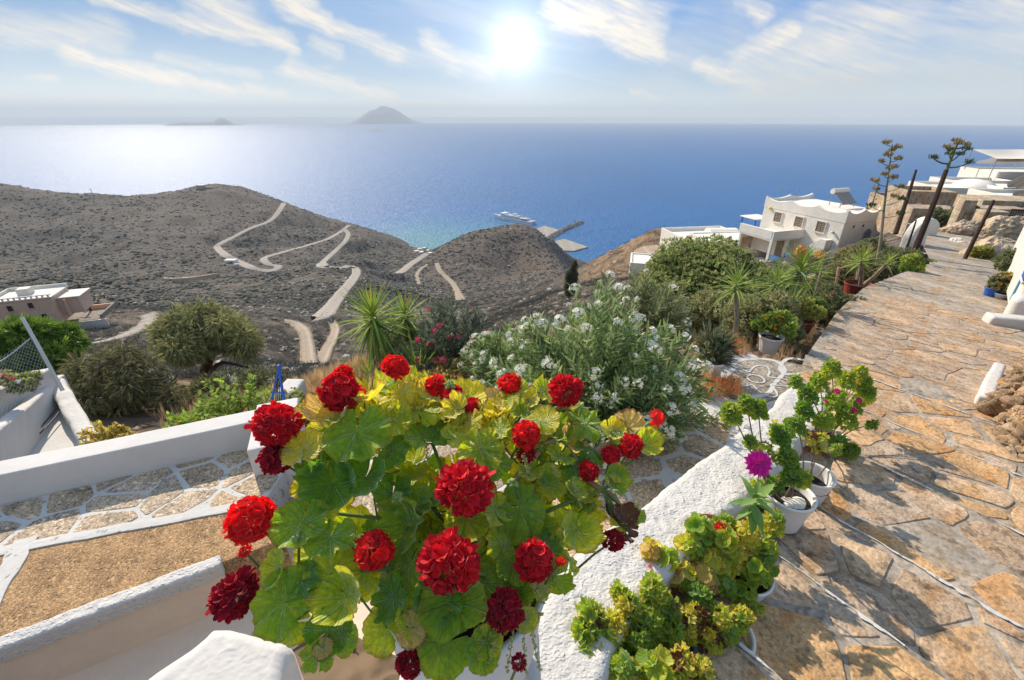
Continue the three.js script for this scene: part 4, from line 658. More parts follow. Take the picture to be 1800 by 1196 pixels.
const blob = (list) => list.map(([x, y, z, a, b = a, c = a]) => [V(x, y, z), V(a, b, c)]);
bush('shrub', 'grey green fine leaved shrub behind the straight yucca trunk', gy(P(1320, 610, 7.4)), blob([[-0.35, 0.32, 0, 0.38], [0.05, 0.4, 0.1, 0.42], [0.4, 0.3, 0, 0.36], [0.2, 0.2, 0.4, 0.3]]), 5200, smallTuft, olive, 10);
bush('shrub', 'olive shrub between the yucca posts and the round bush', gy(P(1250, 585, 8.2)), blob([[-0.4, 0.35, 0, 0.42], [0.1, 0.42, 0, 0.45], [0.6, 0.3, -0.1, 0.42]]), 4600, smallTuft, olive, 11);
bush('hedge', 'brownish tangled hedge below the white house', gy(P(1490, 505, 12.2)), blob([[-1.0, 0.35, 0.6, 0.5], [-0.4, 0.5, 0.2, 0.5], [0.2, 0.5, -0.3, 0.5], [0.7, 0.4, -0.8, 0.5], [1.0, 0.3, -0.4, 0.4], [-0.1, 0.2, 0.7, 0.4], [-1.3, 0.2, 0.9, 0.4]]), 9000, smallTuft.clone().scale(1.4, 1.4, 1.4), [...brownish, ...dark], 12, { cat: 'hedge' });
bush('shrub', 'dark green shrub behind the terracotta pot and stones', gy(P(1445, 555, 8.9)), blob([[-0.3, 0.3, 0, 0.35], [0.15, 0.32, 0, 0.4], [0.5, 0.22, 0.1, 0.28]]), 3000, smallTuft, dark, 13);
bush('shrub', 'dark shrub at the bend of the path beside the agave post', gy(P(1580, 482, 14.2)), blob([[-0.5, 0.3, 0, 0.45], [0.1, 0.4, 0, 0.45], [0.3, 0.3, -0.8, 0.5], [0.0, 0.4, -1.6, 0.5]]), 3600, smallTuft.clone().scale(1.6, 1.6, 1.6), dark, 14);
bush('shrub', 'green gold shrub planted at the foot of the thick agave post', gy(P(1615, 475, 13.6)), blob([[-0.25, 0.3, 0, 0.34], [0.15, 0.32, 0, 0.36], [0.45, 0.2, 0.1, 0.24]]), 2400, oval.clone().scale(0.8, 0.8, 0.8), [...lime, ...gold, ...dark], 15);
bush('shrub', 'dark hanging bush on the far stone wall above the path', P(1672, 392, 30), blob([[-0.6, 0.3, 0, 0.8], [0.3, 0.5, 0, 0.9], [0.2, -0.5, 0.2, 0.8], [-0.9, -0.5, 0.2, 0.6]]), 3500, oval.clone().scale(1.6, 1.6, 1.6), dark, 16, { bare: true });
bush('shrub', 'low yellow green shrub in the kerbed bed by the far path bend', P(1718, 452, 15), blob([[-0.15, 0.1, 0, 0.22], [0.15, 0.12, 0, 0.24]]), 900, oval.clone().scale(0.6, 0.6, 0.6), [...lime, ...gold], 17, { bare: true });
shrub('shrub', 'leafy green shrub rising past the parapet next to the blue gate', 'bush', P(432, 745, 5.0), { rx: 0.48, ry: 0.62, rz: 0.3, stems: 60, leaf: ovalLeaf, mat: leafMat, cols: [...lime, RGB(0.14, 0.18, 0.04)], whorl: 12, per: 2, ang: 1.0, from: 0.3, seed: 18, stemR: 0.006 });
shrub('shrub', 'low fresh green creeper just over the middle of the parapet', 'bush', P(362, 752, 4.9), { rx: 0.42, ry: 0.30, rz: 0.28, stems: 46, leaf: ovalLeaf, mat: leafMat, cols: lime, whorl: 11, per: 2, ang: 1.0, from: 0.3, seed: 19, stemR: 0.005 });
shrub('shrub', 'small golden bush peeping over the parapet by the white stairs', 'bush', P(200, 785, 5.2), { rx: 0.26, ry: 0.36, rz: 0.22, stems: 34, leaf: ovalLeaf, mat: leafMat, cols: gold, whorl: 9, per: 2, ang: 1.0, from: 0.35, seed: 20, stemR: 0.005 });
shrub('shrub', 'dark leafy shrub beyond the pillar of the blue gate', 'bush', P(545, 745, 5.0), { rx: 0.28, ry: 0.5, rz: 0.24, stems: 50, leaf: ovalLeaf, mat: leafMat, cols: [RGB(0.13, 0.16, 0.045), RGB(0.2, 0.2, 0.06)], whorl: 12, per: 2, ang: 1.0, from: 0.25, seed: 21, stemR: 0.005 });
bush('shrub', 'yellow green succulent mat on the dry bank behind the geranium', gy(P(800, 668, 5.9)), blob([[-0.3, 0.1, 0, 0.3, 0.18], [0.15, 0.12, 0, 0.32, 0.2], [0, 0.1, 0.3, 0.3, 0.16]]), 2600, smallTuft, [RGB(0.32, 0.26, 0.07), RGB(0.40, 0.25, 0.10), RGB(0.24, 0.22, 0.06)], 22, { bare: true });
// dry grass and dead stalks
{
  const R = rngOf(31), g = tuft(9, 0.22, 0.006, 0.5, 8, { seg: 2, curl: 0.3 }), put = (n, u0, u1, v0, v1, t0, t1, cols, s = [0.6, 1.4]) => { const l = []; for (let i = 0; i < n; i++) { const p = gy(P(lerp(u0, u1, R()), lerp(v0, v1, R()), lerp(t0, t1, R())), 0.02); l.push([Mx(p, qUp(V(R() - 0.5, 2.2, R() - 0.5), R() * 6), V(1, 1, 1).multiplyScalar(lerp(...s, R()))), tint(R, cols)]); } return l; };
  const straw = [RGB(0.42, 0.31, 0.17), RGB(0.34, 0.24, 0.13), RGB(0.28, 0.20, 0.12)], rust = [RGB(0.42, 0.19, 0.07), RGB(0.50, 0.26, 0.10), RGB(0.32, 0.17, 0.08)];
  scatter('dry_grass', g, leafy(1, 1, 1, 0.3), [...put(900, 500, 780, 640, 700, 5.6, 8.5, straw), ...put(500, 250, 480, 640, 730, 6, 13, straw), ...put(700, 760, 860, 640, 700, 5.2, 7, straw, [0.4, 0.9]), ...put(500, 1220, 1440, 560, 625, 6.0, 9, straw, [0.5, 1.1]), ...put(500, 1440, 1600, 480, 540, 9, 13, straw)]);
  const t = thing('dry_clump', 'rust coloured dead plant clump beside the straight yucca trunk', 'dead plant', at(G(1262, 628, 2.85))); scatter('stalks', g, leafy(1, 1, 1, 0.3), Array.from({ length: 260 }, () => [Mx(V((R() - 0.5) * 0.5, R() * 0.12, (R() - 0.5) * 0.4), qUp(V(R() - 0.5, 1.4, R() - 0.5)), V(1, 1, 1).multiplyScalar(lerp(0.6, 1.2, R()))), tint(R, rust)]), t);
  const t2 = thing('dry_clump', 'rust coloured dead plant clump at the oleander foot on the paving', 'dead plant', at(G(1258, 690, 2.72))); scatter('stalks', g, leafy(1, 1, 1, 0.3), Array.from({ length: 200 }, () => [Mx(V((R() - 0.5) * 0.45, R() * 0.08, (R() - 0.5) * 0.3), qUp(V(R() - 0.5, 1.1, R() - 0.5)), V(1, 1, 1).multiplyScalar(lerp(0.5, 1.0, R()))), tint(R, rust)]), t2);
}
// trees on the terrace below
function tree(name, label, foot, trunkPts, limbs, clumps, n, leaf, cols, seed, o = {}) {
  const t = thing(name, label, 'tree', at(foot)); part('trunk', limb(trunkPts, o.r ?? 0.16, (o.r ?? 0.16) * 0.6, 9, 0.35, seed), M.bark, t); if (limbs.length) for (const l of limbs) part('limb', limb(l, (o.r ?? 0.16) * 0.5, 0.02, 6, 0.3, seed), M.bark, t);
  crown(t, 'crown', clumps, n, leaf, leafy(1, 1, 1, 0.35), cols, seed, o.shell ?? 0.3, o.size || [0.8, 1.5], o.droop ?? 0.2); return t;
}
{
  const f = gy(P(382, 692, 10.6)), tam = [RGB(0.26, 0.25, 0.10), RGB(0.19, 0.20, 0.08), RGB(0.32, 0.29, 0.115), RGB(0.14, 0.15, 0.07)];
  tree('tamarisk_tree', 'feathery olive tamarisk tree with bent trunk below the donkey tracks', f, [V(0, -0.2, 0), V(-0.15, 0.45, 0), V(0.12, 0.95, 0), V(0.25, 1.3, -0.1)], [[V(0.1, 0.9, 0), V(-0.4, 1.3, 0.1), V(-0.8, 1.5, 0)], [V(0.2, 1.1, 0), V(0.6, 1.5, 0), V(1.0, 1.4, 0)], [V(0.2, 1.2, 0), V(0.3, 1.7, 0.2), V(0.2, 2.1, 0)], [V(-0.05, 0.5, 0), V(0.5, 0.9, 0.2), V(1.0, 0.7, 0.1)], [V(-0.05, 0.05, 0), V(-0.8, 0.25, 0.1), V(-1.4, 0.3, 0)]],
    blob([[-0.5, 1.65, 0, 0.55, 0.45], [0.1, 1.9, 0, 0.6, 0.45], [0.7, 1.6, 0, 0.6, 0.55], [1.05, 1.2, 0.1, 0.5, 0.6], [-0.85, 1.25, 0, 0.45, 0.5], [0.1, 1.4, 0.4, 0.6, 0.45], [1.15, 0.75, 0.2, 0.32, 0.4], [0.2, 1.4, -0.4, 0.6, 0.5]]), 8200, needle, tam, 33, { r: 0.13, droop: 1.0, size: [0.55, 1.05], shell: 0.1 });
  const f2 = gy(P(235, 745, 8.6));
  tree('tamarisk_tree', 'dark sprawling tamarisk with crooked limbs behind the white stairs', f2, [V(0, -0.2, 0), V(-0.2, 0.3, 0), V(-0.1, 0.7, 0)], [[V(-0.2, 0.3, 0), V(-0.6, 0.5, 0.3), V(-0.8, 1.0, 0.2)], [V(0, 0.5, 0), V(0.5, 0.7, 0.2), V(1.0, 0.7, 0.1)], [V(-0.1, 0.5, 0), V(0.1, 1.0, 0.3), V(0.5, 1.2, 0.2)]], blob([[-0.55, 0.72, 0, 0.45, 0.4], [0, 0.85, -0.1, 0.45, 0.38], [0.5, 0.72, 0, 0.42, 0.4], [0.2, 0.42, 0.1, 0.55, 0.35], [-0.2, 0.4, 0.3, 0.5, 0.35], [0.85, 0.4, 0, 0.35, 0.35], [-0.8, 0.4, 0, 0.35, 0.35]]), 6500, needle, [RGB(0.15, 0.14, 0.065), RGB(0.11, 0.11, 0.055), RGB(0.22, 0.19, 0.08)], 34, { r: 0.1, droop: 1.0, size: [0.5, 0.95], shell: 0.1 });
  const f3 = gy(P(70, 690, 9.6));
  tree('acacia_tree', 'bright green feathery tree in front of the pink house', f3, [V(0, -0.2, 0), V(0.05, 0.6, 0), V(0, 1.1, 0)], [[V(0, 0.8, 0), V(-0.5, 1.2, 0), V(-0.9, 1.3, 0)], [V(0, 0.8, 0), V(0.6, 1.1, 0), V(1.0, 1.2, 0)]], blob([[-0.5, 1.25, 0, 0.55, 0.35], [0.2, 1.35, 0, 0.6, 0.35], [0.75, 1.1, 0, 0.45, 0.35], [0.3, 0.8, 0.2, 0.6, 0.45], [-0.5, 0.8, 0.2, 0.5, 0.4], [0.7, 0.55, 0.1, 0.4, 0.35]]), 6500, tuft(9, 0.14, 0.022, 0.8, 9, { seg: 2, curl: 0.4 }), [RGB(0.13, 0.20, 0.025), RGB(0.09, 0.15, 0.025), RGB(0.17, 0.23, 0.035)], 35, { r: 0.07, droop: 0.6 });
  // fill under the trees
  bush('shrub', 'shadowy scrub spreading under the bent tamarisk', gy(P(330, 700, 9.0)), blob([[-0.5, 0.2, 0, 0.5, 0.3], [0.3, 0.15, 0, 0.5, 0.3], [0.9, 0.25, 0, 0.4, 0.4], [1.4, 0.35, 0, 0.4, 0.45]]), 3500, needle, dark, 36, { bare: true, size: [0.4, 0.9] });
  const c = thing('cypress', 'slim dark cypress on the brown slope behind the white oleander', at(P(1003, 520, 60)) && 'tree', at(P(1002, 520, 50))); part('trunk', limb([V(0, -1, 0), V(0, 2.5, 0)], 0.12, 0.05, 6), M.bark, c); crown(c, 'crown', blob([[0, 0.8, 0, 0.55, 1.0], [0.05, 1.9, 0, 0.5, 1.1], [0.25, 2.9, 0, 0.35, 0.9]]), 1600, tuft(7, 0.4, 0.05, 0.6, 12, { seg: 2 }), leafy(1, 1, 1, 0.3), [RGB(0.075, 0.08, 0.045), RGB(0.10, 0.10, 0.055)], 37, 0.4);
}
// ---------------------------------------------------------------- houses of the village
const shutter = std({ color: RGB(0.34, 0.28, 0.21), roughness: 0.8, map: withRepeat(stoneCol, 2) }), doorWood = std({ color: RGB(0.22, 0.15, 0.09), roughness: 0.7 }), pinkWall = std({ color: RGB(0.74, 0.49, 0.36), map: withRepeat(plasterCol, 0.3), roughness: 0.9 }), creamTrim = std({ color: RGB(0.70, 0.64, 0.55), roughness: 0.9 }), tanWall = std({ color: RGB(0.56, 0.46, 0.36), map: withRepeat(stoneCol, 0.4), bumpMap: withRepeat(stoneBump, 0.4), bumpScale: 0.05, roughness: 0.95 }), sandWall = std({ color: RGB(0.62, 0.52, 0.39), map: withRepeat(stoneCol, 0.5), bumpMap: withRepeat(stoneBump, 0.5), bumpScale: 0.06, roughness: 0.95 }), slateRoof = std({ color: RGB(0.40, 0.37, 0.33), map: withRepeat(gravelCol, 0.5), roughness: 0.95 });
const rb = (w, h, d, x, y, z, r = 0.06) => boxUV(box(w, h, d, x, y, z, Math.min(r, w * 0.45, h * 0.45, d * 0.45), 2));
// top profile with hollows between pointed corners: a parapet along x of a given length
function scallop(len, hi, lo, waves, thick) { const s = new THREE.Shape(); s.moveTo(0, -0.6); s.lineTo(0, hi); const n = waves * 10; for (let i = 1; i <= n; i++) { const t = i / n * waves, f = t - Math.floor(t - 1e-9); s.lineTo(len * i / n, lerp(hi, lo, Math.sin(f * Math.PI) ** 0.8)); } s.lineTo(len, -0.6); s.closePath(); const g = new THREE.ExtrudeGeometry(s, { depth: thick, bevelEnabled: true, bevelSize: 0.03, bevelThickness: 0.03, bevelSegments: 1 }); return boxUV(g); }
function windowOn(t, x, y, z, turn, w, h, slats = 6, frameMat = M.whiteFar) {
  const g = new THREE.Group(); g.name = 'window'; t.add(g); g.position.set(x, y, z); g.rotation.y = turn;
  part('frame', join([box(w + 0.16, 0.09, 0.1, 0, h / 2 + 0.045, 0.03), box(w + 0.24, 0.09, 0.18, 0, -h / 2 - 0.045, 0.06), box(0.08, h, 0.1, -w / 2 - 0.04, 0, 0.03), box(0.08, h, 0.1, w / 2 + 0.04, 0, 0.03)]), frameMat, g);
  if (slats) { const l = []; for (let i = 0; i < slats; i++) { const b = box(w / 2 - 0.05, h / slats * 0.72, 0.03, -w / 4, 0, 0); b.rotateX(-0.5); b.translate(0, -h / 2 + (i + 0.5) * h / slats, 0.02); l.push(b, b.clone().translate(w / 2, 0, 0)); } l.push(box(w, h, 0.02, 0, 0, -0.02)); part('shutter', join(l), shutter, g); }
  else part('pane', box(w, h, 0.03, 0, 0, 0), M.glass, g);
  return g;
}
const scallopHouse = (() => {
  const t = thing('white_house', 'large white house with scalloped roof parapet and three shuttered windows', 'house', [33.2, -13.9, -45.8], null, 0.326), Wd = 7, Dp = 10.2, Hh = 5.0;
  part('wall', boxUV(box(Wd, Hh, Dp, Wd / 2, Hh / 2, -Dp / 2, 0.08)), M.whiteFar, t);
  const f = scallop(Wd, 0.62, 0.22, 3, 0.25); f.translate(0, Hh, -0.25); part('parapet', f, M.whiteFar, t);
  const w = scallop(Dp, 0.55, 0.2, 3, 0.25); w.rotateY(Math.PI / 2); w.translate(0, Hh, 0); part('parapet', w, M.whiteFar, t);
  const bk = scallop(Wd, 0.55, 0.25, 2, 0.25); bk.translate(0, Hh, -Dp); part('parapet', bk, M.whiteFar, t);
  for (const z of [-2.4, -5.1, -7.9]) windowOn(t, -0.02, 3.55, z, -Math.PI / 2, 1.0, 1.05, 6);
  for (const [x, y] of [[1.3, 4.0], [2.6, 4.0], [4.9, 4.0]]) part('spout', rb(0.1, 0.24, 0.1, x, y, 0.05, 0.02), M.darkIron, t);
  const door = new THREE.Shape(); door.moveTo(-0.5, 0); door.lineTo(-0.5, 1.9); door.absarc(0, 1.9, 0.5, Math.PI, 0, true); door.lineTo(0.5, 0); door.closePath(); const dg = new THREE.ExtrudeGeometry(door, { depth: 0.06, bevelEnabled: false }); dg.translate(3.6, 1.2, 0.0); part('door', dg, std({ color: RGB(0.22, 0.24, 0.27), roughness: 0.6 }), t);
  part('lamp', new THREE.SphereGeometry(0.14, 12, 8).translate(-0.12, 3.3, -0.9), M.steel, t); part('lamp', new THREE.SphereGeometry(0.17, 12, 8).translate(-0.12, 4.35, -9.2), std({ color: RGB(0.7, 0.5, 0.04), roughness: 0.5 }), t);
  // stair wall and wing on the seaward side
  part('wing_wall', boxUV(join([box(4.2, 0.9, 0.25, -2.1, 2.5, -4.3), box(0.25, 0.9, 4.6, -4.1, 2.5, -6.7), box(0.25, 2.3, 0.3, -4.1, 0.95, -4.3), box(4.2, 0.2, 4.6, -2.1, 1.98, -6.6), box(0.3, 2.2, 4.4, -1.5, 0.9, -6.7), box(2.6, 2.2, 0.25, -2.8, 0.9, -8.8)])), M.whiteFar, t);
  const st = new THREE.Shape(); st.moveTo(0, -1.5); st.lineTo(0, 2.6); st.lineTo(0.6, 2.6); st.lineTo(3.9, 0); st.lineTo(3.9, -1.5); st.closePath(); const sg = new THREE.ExtrudeGeometry(st, { depth: 0.9, bevelEnabled: false }); sg.rotateY(Math.PI / 2); sg.translate(-0.95, 0, -0.5 - 0.2); part('stair_wall', boxUV(sg), M.whiteFar, t);
  part('door', box(0.06, 1.9, 0.9, -1.68, 0.75, -5.3), doorWood, t); part('terrace_wall', rb(7.4, 1.6, 0.3, -2.6, -0.9, -0.2), M.whiteFar, t); part('terrace_wall', rb(0.3, 1.2, 5.0, -6.2, -1.0, -2.6), M.whiteFar, t); part('terrace', rb(6.2, 0.3, 9, -3, -1.6, -4.6), creamTrim, t);
  part('stone_panel', rb(1.5, 1.3, 0.2, -3.1, 0.6, -8.6), tanWall, t);
  const tx = [1.5, 3.2, 4.6]; tx.forEach((x, i) => part('antenna', join([box(0.04, 1.2, 0.04, x, Hh + 0.9, -Dp + 0.4 + i), box(0.5, 0.03, 0.03, x, Hh + 1.4, -Dp + 0.4 + i), box(0.35, 0.03, 0.03, x, Hh + 1.25, -Dp + 0.4 + i)]), M.steel, t));
  return t;
})();
{ // solar water heater on that roof
  const w = V(4.6, 5.3, -4.6).applyAxisAngle(V(0, 1, 0), 0.326).add(scallopHouse.position), t = thing('water_heater', 'solar water heater with two tilted panels on the white roof', 'water heater', at(w), null, 0.326);
  for (const s of [-0.55, 0.55]) { const p = box(1.0, 1.7, 0.08); p.rotateX(-0.9); p.translate(s, 0.7, 0.5); part('panel', boxUV(p), std({ color: RGB(0.24, 0.2, 0.16), roughness: 0.35 }), t); }
  const c = new THREE.CylinderGeometry(0.28, 0.28, 2.2, 20); c.rotateZ(Math.PI / 2); c.translate(0, 1.35, -0.35); part('tank', c, creamTrim, t); part('stand', join([box(0.06, 1.3, 0.06, -1, 0.5, -0.4), box(0.06, 1.3, 0.06, 1, 0.5, -0.4), box(2.1, 0.06, 0.06, 0, 0.1, 0.9), box(0.06, 0.5, 0.06, -1, 0.05, 0.9), box(0.06, 0.5, 0.06, 1, 0.05, 0.9)]), M.steel, t);
}
// a plain flat-roofed house: the near top corner at a pixel and depth, then width (right), depth (away), height
function house(name, label, u, v, tt, w, d, h, turn, mat = M.whiteFar, o = {}) {
  const p = P(u, v, tt), t = thing(name, label, o.cat || 'house', [p.x, p.y - h, p.z], o.group, turn), ph = o.parapet ?? 0.45;
  part('wall', boxUV(box(w, h - ph, d, w / 2, (h - ph) / 2, -d / 2, 0.05)), mat, t);
  if (ph > 0.1) part('parapet', boxUV(join([box(w, ph, 0.22, w / 2, h - ph / 2, -0.11), box(w, ph, 0.22, w / 2, h - ph / 2, -d + 0.11), box(0.22, ph, d - 0.44, 0.11, h - ph / 2, -d / 2), box(0.22, ph, d - 0.44, w - 0.11, h - ph / 2, -d / 2)])), mat, t);
  for (const [x, y, ww, hh, s] of o.windows || []) windowOn(t, x, y, 0.0, 0, ww, hh, s ?? 0);
  for (const [z, y, ww, hh, s] of o.sideWindows || []) windowOn(t, 0.0, y, z, -Math.PI / 2, ww, hh, s ?? 0);
  return t;
}
const vg = 'small white houses below the big scalloped house';
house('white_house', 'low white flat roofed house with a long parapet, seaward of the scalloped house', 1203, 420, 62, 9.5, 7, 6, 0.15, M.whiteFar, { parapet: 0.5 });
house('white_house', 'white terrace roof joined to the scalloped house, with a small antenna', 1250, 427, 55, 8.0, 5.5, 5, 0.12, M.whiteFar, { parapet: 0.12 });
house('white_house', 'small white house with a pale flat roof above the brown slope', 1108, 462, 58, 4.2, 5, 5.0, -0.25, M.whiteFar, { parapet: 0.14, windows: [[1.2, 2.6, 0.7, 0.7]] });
{ const p = P(1268, 414, 66), t = thing('vaulted_roof', 'white barrel vaulted roof beyond the long parapet', 'vaulted roof', at(p)); const c = new THREE.CylinderGeometry(1.5, 1.5, 4, 24, 1, false, 0, Math.PI); c.rotateZ(Math.PI / 2); c.rotateX(-Math.PI / 2 + Math.PI / 2); part('vault', c.scale(1, 0.7, 1), M.whiteFar, t); part('wall', rb(4.1, 4, 3, 0, -2, 0), M.whiteFar, t); }
{ const p = P(1330, 384, 60), t = thing('pergola', 'blue wooden pergola beside the scalloped house', 'pergola', [p.x, p.y - 2.6, p.z], null, 0.3); for (const [x, z] of [[0, 0], [2.4, 0], [0, -2.4], [2.4, -2.4]]) part('post', box(0.14, 2.4, 0.14, x, 1.2, z), M.blue, t); part('roof', rb(2.9, 0.14, 2.9, 1.2, 2.47, -1.2, 0.03), M.whiteFar, t); part('rail', join([box(2.4, 0.1, 0.08, 1.2, 0.95, 0), box(0.08, 0.1, 2.3, 0, 0.95, -1.2)]), M.blue, t); part('deck', rb(3.2, 2.8, 3.2, 1.2, -1.4, -1.2), M.whiteFar, t); }
{ const t = thing('terrace', 'curved concrete terrace with railing at the seaward village edge', 'terrace', at(P(1146, 442, 76))); const s = new THREE.Shape(); s.moveTo(-4, -3); s.quadraticCurveTo(-2.6, 3, 1.5, 4.2); s.lineTo(5, 4); s.lineTo(4, -5); s.closePath(); const g = new THREE.ExtrudeGeometry(s, { depth: 2.5, bevelEnabled: false }); g.rotateX(-Math.PI / 2); g.translate(0, -2.5, 0); part('slab', boxUV(g), tanWall, t); for (let i = 0; i < 4; i++) part('pole', box(0.08, 1.8, 0.08, 0.6 + i * 1.0, 0.9, 1.5 - i * 1.4), M.steel, t); }
// houses along the ridge at the upper end of the path
house('stone_house', 'bare tan plastered house behind the tall agaves', 1600, 336, 40, 3.6, 4, 4.2, -0.25, tanWall, { parapet: 0.3, windows: [[1.0, 3.0, 0.2, 0.2]] });
house('white_house', 'low white house left of the tan plastered one', 1562, 346, 46, 3.4, 3, 4, -0.1, tanWall, { parapet: 0.3 });
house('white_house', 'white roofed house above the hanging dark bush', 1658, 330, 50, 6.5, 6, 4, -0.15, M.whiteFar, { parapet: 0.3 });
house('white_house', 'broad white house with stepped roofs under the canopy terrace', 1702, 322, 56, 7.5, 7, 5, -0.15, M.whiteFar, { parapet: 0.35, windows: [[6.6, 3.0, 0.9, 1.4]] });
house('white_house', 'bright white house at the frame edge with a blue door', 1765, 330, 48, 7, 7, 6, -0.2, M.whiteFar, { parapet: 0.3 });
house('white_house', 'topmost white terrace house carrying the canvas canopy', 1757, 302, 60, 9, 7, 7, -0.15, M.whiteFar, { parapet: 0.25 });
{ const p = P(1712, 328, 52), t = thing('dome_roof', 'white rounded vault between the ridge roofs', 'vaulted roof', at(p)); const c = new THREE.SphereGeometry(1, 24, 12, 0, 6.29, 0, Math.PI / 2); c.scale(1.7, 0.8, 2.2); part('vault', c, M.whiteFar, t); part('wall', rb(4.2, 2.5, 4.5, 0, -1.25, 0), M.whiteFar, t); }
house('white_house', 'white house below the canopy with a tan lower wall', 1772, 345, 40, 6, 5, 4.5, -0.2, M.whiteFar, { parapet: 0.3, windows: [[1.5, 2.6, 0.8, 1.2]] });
house('ruined_wall', 'sunlit tan wall under the rightmost white houses', 1730, 352, 34, 6, 3, 3.0, -0.2, sandWall, { parapet: 0, cat: 'wall' });
{ const p = P(1752, 282, 60), t = thing('canopy', 'stretched cream canvas canopy on the topmost terrace', 'canopy', at(p)); const pos = [], idx = [], n = 10; for (let j = 0; j <= n; j++) for (let i = 0; i <= n; i++) { const x = i / n * 7, z = -j / n * 4; pos.push(x, 0.2 + 0.9 * (j / n) - 0.35 * Math.sin(i / n * Math.PI) * Math.sin(j / n * Math.PI), z); } for (let j = 0; j < n; j++) for (let i = 0; i < n; i++) { const a = j * (n + 1) + i, b = a + n + 1; idx.push(a, a + 1, b, a + 1, b + 1, b); } part('cloth', geoOf(pos, idx), std({ color: RGB(0.75, 0.66, 0.54), roughness: 0.9, side: THREE.DoubleSide }), t); for (const [x, z, h] of [[0, 0, 0.2], [7, 0, 0.2], [0, -4, 1.1], [7, -4, 1.1]]) part('pole', box(0.08, 2.6, 0.08, x, h - 1.3, z), M.steel, t); part('fringe', box(7, 0.35, 0.05, 3.5, 0.02, 0.03), tanWall, t); }
// broken stone walls, rock and a barred gate on the near side of the ridge
function rock(name, label, p, r, seed, mat, cat = 'rock', amp = 0.5, det = 4) { const g = mergeVertices(new THREE.IcosahedronGeometry(1, det * 3).deleteAttribute('uv').deleteAttribute('normal')), a = g.attributes.position; for (let i = 0; i < a.count; i++) { const x = a.getX(i), y = a.getY(i), z = a.getZ(i); const ridged = Math.abs(fbm(x * 1.6 + seed, y * 1.6, z * 1.6 + 0.3, 4) * 2 - 1), k = 1 + amp * (fbm(x * 1.3 + seed, y * 1.3 + seed, z * 1.3 + 0.7, 4) - 0.5) * 2 - amp * 0.35 * (1 - smooth(0, 0.15, ridged)); a.setXYZ(i, x * k * r.x, y * k * r.y, z * k * r.z); } const f = boxUV(g); f.computeVertexNormals(); const t = thing(name, label, cat, at(p)); part('stone', f, mat, t); return t; }
rock('rock_outcrop', 'sunlit tan rock face with cracks beside the far path bend', P(1748, 468, 15.5), V(1.15, 0.95, 0.8), 3, sandWall, 'rock', 0.35);
rock('rock_outcrop', 'pale boulder block above the tan rock face', P(1765, 415, 18), V(1.0, 0.8, 0.7), 5, sandWall, 'rock', 0.35);
rock('rock_outcrop', 'pile of small grey stones beside the upper path', P(1684, 432, 19), V(0.55, 0.28, 0.4), 7, creamTrim, 'rock', 0.6);
rock('rock_outcrop', 'weathered stone rubble under the ruined wall', P(1700, 412, 22), V(1.2, 0.6, 0.7), 9, tanWall, 'rock', 0.6);
house('ruined_wall', 'ruined tan stone wall with a ledge at the ridge', 1700, 365, 30, 3.4, 1.5, 2.0, -0.3, tanWall, { parapet: 0, cat: 'wall' });
house('ruined_wall', 'tall tan gate pillar of the ruin beside the dark bush', 1697, 352, 27, 0.7, 0.7, 2.2, -0.2, sandWall, { parapet: 0, cat: 'wall' });
house('ruined_wall', 'plastered tan wall beside the black barred gate', 1735, 372, 26, 1.2, 1.0, 1.8, -0.2, sandWall, { parapet: 0, cat: 'wall' });
house('ruined_wall', 'long tan retaining wall above the rock face', 1765, 395, 24, 4.5, 1.0, 1.6, -0.2, tanWall, { parapet: 0, cat: 'wall' });
house('ruined_wall', 'tan terrace wall under the tan plastered house', 1606, 366, 36, 3.4, 2, 2.4, -0.2, tanWall, { parapet: 0, cat: 'wall' });
{ const p = P(1769, 389, 25), t = thing('barred_gate', 'small black barred gate in the tan stone wall', 'gate', at(p), null, -0.2); part('frame', join([box(0.95, 0.07, 0.05, 0.45, 0, 0), box(0.95, 0.07, 0.05, 0.45, 0.3, 0), box(0.95, 0.07, 0.05, 0.45, 0.62, 0)]), M.darkIron, t); for (let i = 0; i < 9; i++) part('bar', box(0.045, 0.62, 0.04, 0.03 + i * 0.11, 0.31, 0.01), M.darkIron, t); }
{ const p = P(1594, 455, 17.5), t = thing('arched_wall', 'small white wall with round arches beyond the hedge', 'wall', at(p), null, 0.5); const s = new THREE.Shape(); s.moveTo(-0.9, -0.6); s.lineTo(-0.9, 0.9); s.absarc(-0.35, 0.9, 0.55, Math.PI, 0.4, true); s.lineTo(0.3, 0.2); s.lineTo(1.0, 0.1); s.lineTo(1.0, -0.6); s.closePath(); const h = new THREE.Path(); h.absarc(-0.35, 0.75, 0.26, 0, Math.PI * 2, true); s.holes.push(h); const g = new THREE.ExtrudeGeometry(s, { depth: 0.25, bevelEnabled: true, bevelSize: 0.03, bevelThickness: 0.03, bevelSegments: 2 }); part('masonry', boxUV(g), M.whiteFar, t); }
{ const p = P(1612, 425, 21), t = thing('arched_wall', 'white rounded chimney-like arch between the agave posts', 'wall', at(p), null, -0.3); const s = new THREE.Shape(); s.moveTo(-0.4, -0.8); s.lineTo(-0.4, 0.7); s.absarc(0, 0.7, 0.4, Math.PI, 0, true); s.lineTo(0.4, -0.8); s.closePath(); part('masonry', boxUV(new THREE.ExtrudeGeometry(s, { depth: 0.4, bevelEnabled: true, bevelSize: 0.04, bevelThickness: 0.04, bevelSegments: 2 })), M.whiteFar, t); }
